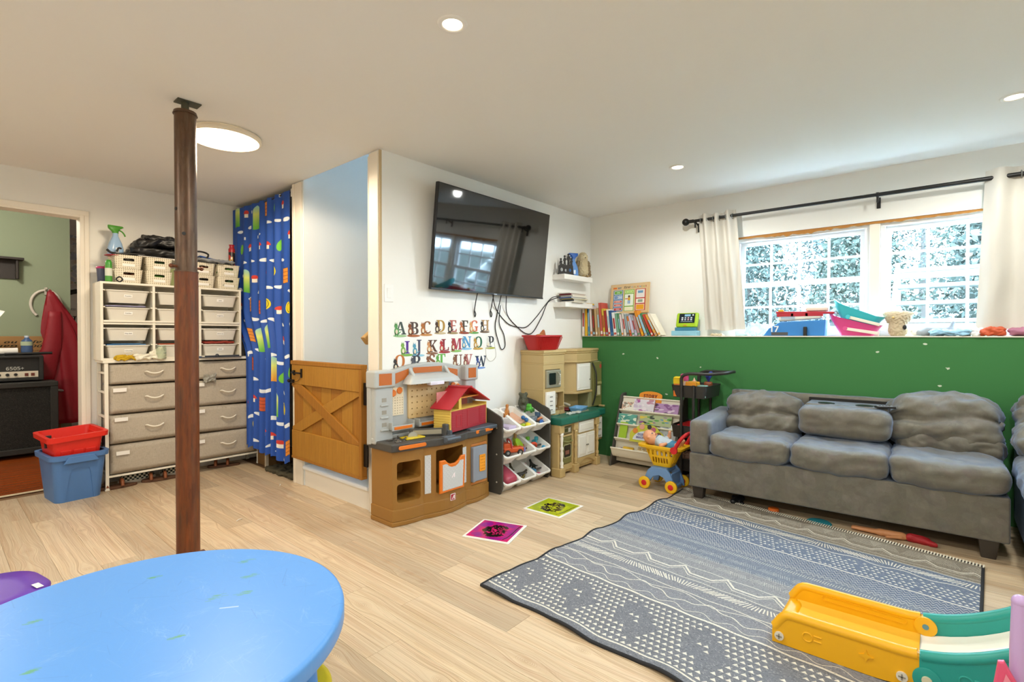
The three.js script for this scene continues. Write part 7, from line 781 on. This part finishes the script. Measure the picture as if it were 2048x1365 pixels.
{ const t = thing('lavender_toy_easel', 'lavender and pink dotted plastic toy at the bottom right corner', 'toy', [1.9, 0, 0.16]), lav = M('#c3a5d8', 0.35), pk = M('#e0547c', 0.4);
  for (const z of [0, 0.34]) obj('post', [rod([0, 0.0, z], [0, 0.36, z], 0.021, 24), rod([0, 0.36, z], [0, 0.485, z], 0.021, 24, 0.018), ball(0.019, 0, 0.487, z)], lav, t); obj('crossbar', rod([0, 0.2, 0], [0, 0.2, 0.34], 0.012), lav, t);
  obj('side_panel', T(RY(ext(shp([[-0.045, 0.0], [0.03, 0.0], [0.03, 0.24], [-0.018, 0.335], [-0.03, 0.33], [-0.04, 0.25]]), 0.016, 0.004, 2), -PI / 2), -0.03, 0.0, -0.015), pk, t); const dt = []; const face = obj('dotted_face', T(RY(ext(shp([[-0.03, 0.05], [0.022, 0.05], [0.022, 0.24], [-0.015, 0.305], [-0.026, 0.25]]), 0.002), -PI / 2), -0.0465, 0, -0.015), M('#e68aa0', 0.4), t); for (let j = 0; j < 9; j++) for (let i = 0; i < 3; i++) { const u = -0.02 + i * 0.017 + (j % 2) * 0.006, v = 0.07 + j * 0.024; if (u > 0.018 || (v > 0.23 && u > 0.0)) continue; obj('dot', T(RY(ext(shp(circPts(u, v, 0.006, 12)), 0.001), -PI / 2), -0.0485, 0, -0.015), M('#f3d9cf', 0.5), face); } }

// ================================================================ window curtains on their rod
const mDrape = M('#d3cdc2', 0.85, { side: THREE.DoubleSide });
{ const t = thing('window_curtain_rod', 'long black curtain rod with ball finials above the window', 'curtain rod', [4.475, 2.212, 0]); obj('rod', [rod([0, 0.006, -1.72], [0, 0.0, -0.373], 0.0125, 16), rod([0, 0, -0.373], [0, -0.004, 0.98], 0.0145, 16)], mBlack, t); obj('finial', [ball(0.032, 0, 0.006, -1.775), cyl(0.016, 0.016, 0.04, 0, 0, 0, 14).rotateX(PI / 2).translate(0, 0.006, -1.745)], mBlack, t); obj('finial', ball(0.032, 0, -0.004, 1.02), mBlack, t); for (const z of [-1.69, -0.373, 0.93]) obj('bracket', [rod([0, -0.002, z], [0.1, -0.03, z], 0.007), bb(0.094, 0.1045, -0.08, 0.0, z - 0.012, z + 0.012, 0.003), T(RX(cyl(0.0175, 0.0175, 0.016, 0, -0.008, 0, 16), PI / 2), 0, 0, z), bb(-0.004, 0.006, -0.055, 0, z - 0.006, z + 0.006, 0.002)], mBlack, t); }
function drape(label, zt0, zt1, zb0, zb1, yb, folds, seed) { const NX = 110, NY = 40, pos = [], uv = [], idx = []; for (let j = 0; j <= NY; j++) for (let i = 0; i <= NX; i++) { const s = i / NX, v = j / NY, y = 2.262 + (yb - 2.262) * v, z = (zt0 + (zt1 - zt0) * s) * (1 - v) + (zb0 + (zb1 - zb0) * s) * v, a = 0.03 * (1 - 0.45 * v) * (s > 0.72 ? 1 - (s - 0.72) * 1.6 : 1); pos.push(4.475 + a * Math.sin(s * folds * 2 * PI + seed) + 0.006 * noise(s * 6, v * 3, seed), y + 0.006 * Math.sin(s * 9), z); uv.push(s, v); } for (let j = 0; j < NY; j++) for (let i = 0; i < NX; i++) { const a = j * (NX + 1) + i; idx.push(a, a + NX + 1, a + 1, a + 1, a + NX + 1, a + NX + 2); } const g = new THREE.BufferGeometry(); g.setAttribute('position', new THREE.Float32BufferAttribute(pos, 3)); g.setAttribute('uv', new THREE.Float32BufferAttribute(uv, 2)); g.setIndex(idx); g.computeVertexNormals(); const t = thing('window_curtain', label, 'curtain', [0, 0, 0], 0, 'white window curtains'); obj('cloth', g, mDrape, t); for (let k = 0; k < 6; k++) { const s = (k + 0.5) / 6, z = zt0 + (zt1 - zt0) * s; obj('grommet', T(new THREE.TorusGeometry(0.021, 0.003, 8, 24), 4.475, 2.212, z).translate(0, 0, 0), M('#8f9494', 0.3, { metalness: 0.7 }), t); } }
drape('off-white curtain gathered at the left side of the window', -1.665, -1.345, -1.60, -1.265, 1.245, 3.3, 0.6); drape('off-white curtain hanging at the right side of the window', 0.195, 0.85, 0.155, 0.85, 1.235, 4, 2.2);

// ================================================================ things on the ledge
const LT = LY + 0.003;
{ const cols = ['#e9e2da', '#e6b023', '#4a88b8', '#e4d4d0', '#6a4a28', '#c9a878', '#b89a74', '#c8574a', '#d9b83c', '#a82c2c', '#efe9e0', '#2a5a92', '#e6e8ea', '#7ab090', '#5f9668', '#e6d3d6', '#d9d4cc', '#8fa0a8', '#d07a34', '#cfc4dc', '#a8b0bc', '#b58a86', '#e08c1e', '#9cc4d8', '#4f8a5a', '#c8402c', '#e6a648', '#f0e6d2'], nm = ['white', 'yellow', 'blue', 'pale pink', 'brown', 'tan', 'light brown', 'red and cream', 'mustard', 'dark red', 'ivory', 'navy blue', 'white blue', 'mint green', 'green', 'pink striped', 'stone grey', 'slate', 'burnt orange', 'lilac', 'silver grey', 'dusty pink', 'bright orange', 'sky blue', 'forest green', 'scarlet', 'amber', 'cream'];
  const r = rng(200); let z = -2.822; const hs = [0.31, 0.33, 0.31, 0.3, 0.27, 0.27, 0.28, 0.33, 0.27, 0.25, 0.26, 0.25, 0.23, 0.22, 0.22, 0.21, 0.22, 0.21, 0.19, 0.2, 0.2, 0.2, 0.25, 0.21, 0.23, 0.22, 0.22, 0.23];
  cols.forEach((c, i) => { const th = 0.016 + 0.012 * r() + (i === 0 || i === 1 || i === 12 ? 0.012 : 0), lean = i < 2 ? 0.0 : i < 18 ? 0.04 + 0.007 * i : 0.16 + (i - 17) * 0.035, h = hs[i], d = 0.1 + 0.035 * r(); const t = thing('standing_book', `${nm[i]} spined picture book standing in the row on the ledge`, 'book', [XG - 0.034, LT, z + th / 2 / Math.cos(lean)], 0, 'picture books on the window ledge'); const turn = (g) => { T(g, 0, 0, -th / 2); RX(g, -lean); return T(g, 0, 0, 0); }; const lift = Math.sin(lean) * 0.0;
    obj('cover', [turn(bb(0, d, 0, h, 0, 0.0015)), turn(bb(0, d, 0, h, th - 0.0015, th)), turn(bb(0, 0.002, 0, h, 0, th))], M(c, 0.5), t); obj('pages', turn(bb(0.002, d - 0.004, 0.003, h - 0.003, 0.0015, th - 0.0015)), M('#e8e0cc', 0.9), t); if (i % 2 === 0) obj('spine_mark', turn(bb(-0.0008, 0, h * 0.3, h * 0.75, th * 0.25, th * 0.75)), M(cols[(i * 7 + 9) % 28], 0.6), t); obj('spine_foot', turn(bb(-0.0006, 0, h * 0.05, h * 0.14, th * 0.15, th * 0.85)), M(cols[(i * 5 + 3) % 28], 0.6), t); z += th / Math.cos(lean) + 0.003 + (i > 20 ? 0.006 : 0); }); }
{ const map = cv(640, 480, (x, w, h) => { x.fillStyle = '#d9b98a'; x.fillRect(0, 0, w, h); x.fillStyle = '#e0762c'; x.fillRect(30, 38, 66, 30); x.font = 'bold 44px sans-serif'; x.fillStyle = '#3a5a78'; x.fillText('MY', 112, 70); x.font = 'italic bold 52px serif'; x.fillStyle = '#2c2a28'; x.fillText('first', 215, 66); x.font = 'bold 40px sans-serif'; [...'CALENDAR'].forEach((c, i) => { x.fillStyle = ['#5a8fb0', '#b0763c', '#6a9a4c', '#a84a3c'][i % 4]; x.fillText(c, 350 + i * 33, 66); });
    const col = (a, c, e) => { x.fillStyle = c; x.fillRect(a, 90, 170, 360); e(a); }, tile = (a, b, w2, h2, c, tx, tc = '#fff') => { x.fillStyle = '#f6f2e6'; x.fillRect(a, b, w2, h2); x.fillStyle = c; x.fillRect(a + 6, b + 6, w2 - 12, h2 - 12); if (tx) { x.fillStyle = tc; x.font = 'bold 22px sans-serif'; x.textAlign = 'center'; x.fillText(tx, a + w2 / 2, b + h2 / 2 + 8, w2 - 14); x.textAlign = 'left'; } };
    col(40, '#4a7fb0', (a) => { tile(a + 14, 100, 142, 62, '#6aa83c', 'APRIL'); tile(a + 14, 180, 66, 62, '#5a86c0', '2'); tile(a + 90, 180, 66, 62, '#8fb0d8', '2024'); tile(a + 14, 262, 142, 46, '#c8402c', 'MONDAY'); tile(a + 14, 322, 142, 46, '#c8402c', 'TUESDAY'); tile(a + 14, 386, 142, 50, '#c02c2c', 'TODAY'); }); col(232, '#7cae3c', (a) => { tile(a + 12, 100, 146, 50, '#9ccc3c', 'WEATHER', '#f8f8e0'); tile(a + 12, 166, 146, 196, '#e9efe0'); x.fillStyle = '#5a3a24'; x.beginPath(); x.arc(a + 84, 205, 18, 0, 7); x.fill(); x.fillStyle = '#d9a42c'; x.fillRect(a + 64, 222, 42, 50); x.fillStyle = '#4a86c8'; x.fillRect(a + 66, 272, 14, 56); x.fillRect(a + 90, 272, 14, 56); x.fillStyle = '#c8382c'; x.fillRect(a + 16, 236, 46, 14); tile(a + 12, 380, 146, 62, '#efe6c0'); }); col(424, '#b8342c', (a) => { tile(a + 14, 100, 140, 136, '#e6ddd8'); x.fillStyle = '#6a9cc0'; x.fillRect(a + 40, 120, 86, 40); tile(a + 14, 254, 140, 74, '#f0e8d8'); x.fillStyle = '#8fa08a'; x.fillRect(a + 44, 268, 80, 44); tile(a + 14, 346, 140, 94, '#e6a020'); }); });
  const t = thing('calendar_board', 'wooden My Calendar learning board leaning on the wall above the books', 'calendar', [4.5, 1.413, -2.35]); const W = 0.42, H = 0.3; const b = bb(-0.006, 0.006, 0, H, -W / 2, W / 2, 0.005); const q = T(RY(quad(W - 0.02, H - 0.015), -PI / 2), -0.0066, H / 2, 0); for (const g of [b, q]) { g.rotateX(-0.02); g.rotateZ(-0.14); } obj('board', b, M('#d3ae78', 0.6), t); obj('printed_face', q, M('#ffffff', 0.5, { map }), t); }
{ const t = thing('toy_tablet', 'lime green toy tablet with dark screen on the ledge', 'toy tablet', [4.49, LT + 0.077, -1.77]); const map = cv(256, 192, (x) => { x.fillStyle = '#1c2630'; x.fillRect(0, 0, 256, 192); x.fillStyle = '#8fc0dc'; x.fillRect(86, 14, 96, 42); for (let i = 0; i < 4; i++) for (let j = 0; j < 2; j++) { x.fillStyle = ['#dfe6ea', '#b8c8d4', '#c8a8b0', '#cfd9e0'][i]; x.fillRect(40 + i * 48, 72 + j * 38, 28, 26); } x.fillStyle = '#a8b8c4'; x.fillRect(30, 156, 190, 8); x.fillStyle = '#dfe6ea'; x.beginPath(); x.arc(222, 30, 14, 0, 7); x.fill(); }); const parts = [soft(0.03, 0.135, 0.2, 0.014), T(RY(quad(0.145, 0.09), -PI / 2), -0.0157, 0.012, 0)]; const dot = [T(RZ(box(0.01, 0.002, 0.03, 0, 0, 0), PI / 2), -0.0155, -0.055, -0.01)]; for (const g of [...parts, ...dot]) { g.translate(0, 0.0675, 0); g.rotateZ(-0.3); } obj('case', parts[0], M('#a4c81c', 0.4), t); obj('screen', parts[1], M('#ffffff', 0.2, { map }), t); obj('speaker_slot', dot, M('#c8842c', 0.5), t); }
one('toy_tablet_box', [bb(-0.05, 0.05, 0, 0.045, -0.115, 0.115, 0.004), bb(-0.052, -0.05, 0.008, 0.038, -0.1, 0.06)], M('#8fc4d8', 0.5), 'light blue and green box on the ledge under the toy tablet', 'box', [4.495, LT, -1.78]); one('blue_toy_box', bb(-0.04, 0.04, 0, 0.03, -0.09, 0.09, 0.004), M('#3a7f9c', 0.5), 'teal blue flat toy between the tablet and its box', 'toy', [4.505, LT + 0.0455, -1.78]);
{ const t = thing('blue_toy_boat', 'blue plastic toy ramp numbered 17 on the window ledge', 'toy', [4.5, LT, -0.92]); const pr = [[-0.2, 0], [0.23, 0], [0.235, 0.12], [0.2, 0.12], [0.03, 0.115], [-0.08, 0.11], [-0.16, 0.06]]; obj('hull', T(RY(ext(shp(pr), 0.1, 0.006, 2), -PI / 2), 0.05, 0, 0), M('#2f7fc8', 0.4), t); const n = T(text('17', 0.048, 0.003, 'sans_bold'), -0.12, 0.055, 0); n.rotateY(-PI / 2).translate(-0.052, 0, 0); obj('number', n, M('#e9eef2', 0.5), t); obj('underside', bb(-0.0525, -0.05, 0.004, 0.028, -0.14, -0.02), M('#4a4a4c', 0.5), t); obj('clamp', [bb(-0.075, -0.05, -0.012, 0.07, 0.09, 0.115, 0.006)], mBlack, t); }
{ const t = thing('red_toy_grill', 'red and white plastic toy rack stacked on the blue toy', 'toy', [4.495, LT + 0.1215, -0.84]); obj('red_frame', [T(RX(bb(-0.05, 0.05, 0.05, 0.068, -0.19, 0.21, 0.006), 0.03), 0, 0, 0), ...[-0.12, -0.02, 0.08].map((z) => bb(-0.052, -0.046, 0.03, 0.055, z - 0.06, z + 0.06, 0.002))], M('#b01c30', 0.4), t); obj('white_tray', T(RX(soft(0.1, 0.05, 0.3, 0.015), -0.06), 0, 0.026, -0.02), M('#e2e0d8', 0.4), t); for (let k = 0; k < 3; k++) obj('stripe', box(0.002, 0.005, 0.1, -0.0505, 0.013 + k * 0.012, -0.1), M('#6a9ccc', 0.5), t); obj('lid', bb(-0.04, 0.04, 0.068, 0.1, 0.02, 0.17, 0.012), M('#e6d2c4', 0.4), t); obj('knob', box(0.02, 0.018, 0.04, -0.04, 0.078, -0.15, 0.005), M('#d9a21c', 0.4), t); }
const bath = (name, label, c, p, rx) => { const t = thing(name, label, 'doll bath', p); t.rotation.x = rx; const R = (w, l, y, cz, hi = 0) => ring(w, l, w * 0.45, y, 6, 0, cz).map(([x, Y, z]) => [x, Y + hi * Math.max(0, -z - 0.02) * 2.2, z]); obj('basin', loft([R(0.06, 0.2, 0, 0.02), R(0.105, 0.3, 0.05, 0, 0.25), R(0.115, 0.33, 0.07, 0, 0.3), R(0.122, 0.34, 0.078, 0, 0.3), R(0.106, 0.31, 0.078, 0, 0.3), R(0.05, 0.19, 0.008, 0.02)], true, true, 0.8), M(c, 0.35), t); obj('folding_leg', beam([-0.062, 0.05, -0.05], [-0.066, 0.02, 0.15], 0.006, 0.022, [0, 1, 0], 0.003), M('#ece4d4', 0.4), t); obj('leg_pivot', T(RZ(cyl(0.015, 0.015, 0.006, 0, 0, 0, 18), PI / 2), -0.063, 0.052, -0.05), M(c, 0.4), t); };
bath('pink_doll_bath', 'pink folding doll bath on the window ledge, lower of two', '#dc4a8c', [4.5, LT + 0.002, -0.51], 0.03); bath('turquoise_doll_bath', 'turquoise folding doll bath stacked on the pink one', '#3fc0cc', [4.5, LT + 0.082, -0.5], 0.16);
{ const t = thing('shell_vase', 'rough stone owl-shaped planter on the ledge before the window', 'planter', [4.5, LT, -0.25], 0); const m = M('#c4b294', 0.9); obj('vessel', blob([[0, 0.04, 0, 0, 0.11, 0, 0.055, 0.05], [0, 0.14, -0.05, 0, 0.16, -0.075, 0.025, 0.012], [0, 0.14, 0.05, 0, 0.16, 0.075, 0.025, 0.012], [0, 0.14, -0.02, 0, 0.14, 0.02, 0.04, 0.04]], 0.04, 46, (x, y, z) => 0.006 * noise(x * 60, y * 60, z * 60) + 0.3 * Math.max(0, y - 0.158)), m, t); obj('eye', ball(0.008, -0.054, 0.13, -0.025, 1, 1, 1, 10), M('#e6c27a', 0.4), t); obj('wing_spot', ball(0.012, -0.05, 0.06, 0.04, 0.6, 1.4, 1, 10), mBlack, t); }
one('white_jar_ball', ball(0.028, 0, 0.028, 0), mWhite, 'white ball on the ledge beside the stone planter', 'ball', [4.5, LT, -0.155]);
one('grey_elephant_plush', blob([[0, 0.03, -0.08, 0, 0.03, 0.03, 0.03, 0.026], [0, 0.035, -0.1, -0.01, 0.025, -0.14, 0.02, 0.016], [0, 0.04, 0.03, 0, 0.09, 0.045, 0.014, 0.01], [-0.02, 0.02, -0.11, -0.03, 0.02, -0.13, 0.02, 0.018]], 0.02, 46), M('#9aa0a4', 0.95), 'grey plush elephant lying on the ledge at the right', 'plush toy', [4.51, LT, 0.0]); one('blue_white_cloth', [soft(0.1, 0.035, 0.2, 0.014, { wrinkle: 0.012, freq: 20, seed: 70 })], M('#9cc6e2', 0.85), 'light blue and white cloth on the ledge beside the elephant', 'cloth', [4.47, LT + 0.022, 0.03]); one('white_cloth_bundle', soft(0.1, 0.045, 0.14, 0.018, { wrinkle: 0.014, freq: 18, seed: 72 }), M('#e3e6e6', 0.85), 'white cloth bundle on the ledge left of the right curtain', 'cloth', [4.5, LT + 0.024, 0.16]); one('orange_bag', soft(0.09, 0.05, 0.12, 0.02, { wrinkle: 0.01, freq: 16, seed: 74 }), M('#c8532c', 0.5), 'orange and red bag on the ledge under the right curtain', 'bag', [4.475, LT + 0.027, 0.235]); one('mauve_bag', soft(0.09, 0.05, 0.3, 0.02, { wrinkle: 0.01, freq: 12, seed: 76 }), M('#b0708a', 0.6), 'mauve bag on the ledge at the right edge of the picture', 'bag', [4.475, LT + 0.027, 0.46]); one('broken_plaster', soft(0.06, 0.016, 0.1, 0.007, { wrinkle: 0.008, freq: 40 }), M('#d3c3a4', 0.9), 'crumbled plaster on the ledge under the left curtain', 'plaster', [4.5, LT + 0.008, -1.5]); one('clear_plastic_bag', soft(0.08, 0.09, 0.14, 0.03, { wrinkle: 0.02, freq: 20, seed: 80 }), M('#e8eef0', 0.15, { transmission: 0.75, thickness: 0 }), 'clear plastic bag on the ledge left of the blue toy', 'bag', [4.53, LT + 0.05, -1.2]);

// ================================================================ outdoors beyond the window
{ const g = new THREE.PlaneGeometry(30, 40, 30, 40).rotateX(-PI / 2); const p = g.attributes.position; for (let i = 0; i < p.count; i++) { const x = p.getX(i) + 19.75; p.setY(i, 0.95 + 0.06 * (x - 4.75) + 0.1 * noise(x * 0.4, 0, p.getZ(i) * 0.4)); } g.computeVertexNormals(); struct('ground_outside', g.translate(19.75, 0, 0), M('#363d31', 0.95));
  const leafM = [M('#3f4a43', 0.8), M('#465046', 0.8), M('#3a4541', 0.8)];
  [[9.2, -2.55, 1.95, 0], [9.4, -1.0, 1.9, 1], [12.3, -1.75, 2.75, 2], [12.0, -4.0, 2.8, 0], [12.4, 0.55, 2.8, 1], [9.3, 0.55, 1.85, 0], [15.6, -0.4, 4.0, 2], [15.8, 2.9, 3.9, 0], [9.2, 2.1, 1.8, 1], [15.8, -3.8, 4.2, 2]].forEach(([x, z, h, k], i) => { const r = rng(300 + i), pos = [], c = V(0, 0, 0); const n = 5600; for (let q = 0; q < n; q++) { const a = r() * 2 * PI, u = Math.pow(r(), 0.6), y = h * (0.12 + 0.88 * r()), R = h * 0.42 * (1 - 0.6 * (y / h)) * u + 0.05, s = 0.022 + 0.036 * r(), d = V(r() - 0.5, r() - 0.5, r() - 0.5).normalize(), e = V(r() - 0.5, r() - 0.5, r() - 0.5).cross(d).normalize(); c.set(R * Math.cos(a), y, R * Math.sin(a)); const P = (f, w) => pos.push(c.x + d.x * f * s + e.x * w * s, c.y + d.y * f * s + e.y * w * s, c.z + d.z * f * s + e.z * w * s); P(-1, 0); P(0, 0.5); P(1, 0); P(-1, 0); P(1, 0); P(0, -0.5); }
    const lg = new THREE.BufferGeometry(); lg.setAttribute('position', new THREE.Float32BufferAttribute(pos, 3)); lg.computeVertexNormals(); const t = thing('garden_tree', ['near leafy shrub outside at the left of the left window', 'near leafy shrub outside before the window centre post', 'middle distance tree outside behind the window centre post', 'middle distance tree outside at the left of the left window', 'middle distance tree outside behind the right window', 'near shrub outside behind the white steps', 'far tall tree outside behind the right window', 'far tree outside hidden by the right curtain', 'near shrub outside hidden by the right curtain', 'far tall tree outside behind the left window'][i], 'tree', [x, 0.95 + 0.06 * (x - 4.75) - 0.05, z], 0, 'trees outside the window'); obj('foliage', lg, leafM[k], t); obj('trunk', rod([0, 0, 0], [0, h * 0.85, 0], 0.05 * h / 2, 8, 0.01), M('#4a453f', 0.9), t); });
  const t = thing('white_garden_steps', 'white painted wooden steps outside the right window', 'steps', [6.7, 0.98, -0.45]); for (let k = 0; k < 4; k++) obj('tread', bb(k * 0.24, k * 0.24 + 0.28, 0.35 + k * 0.2, 0.39 + k * 0.2, 0, 1.9, 0.006), M('#8c908e', 0.6), t); for (const z of [0, 1.86]) obj('stringer', beam([0, 0.2, z + 0.02], [1.0, 1.0, z + 0.02], 0.04, 0.22), M('#eeeeea', 0.6), t); for (const [x, z] of [[0.9, 0.02], [0.9, 1.88], [0.05, 0.02], [0.05, 1.88]]) obj('post', bb(x - 0.03, x + 0.03, -0.1, x > 0.5 ? 1.0 : 0.35, z - 0.03, z + 0.03), M('#eeeeea', 0.6), t); }

scene.traverse((o) => { if (o.isMesh) { o.castShadow = true; o.receiveShadow = true; } });
renderer.render(scene, camera);
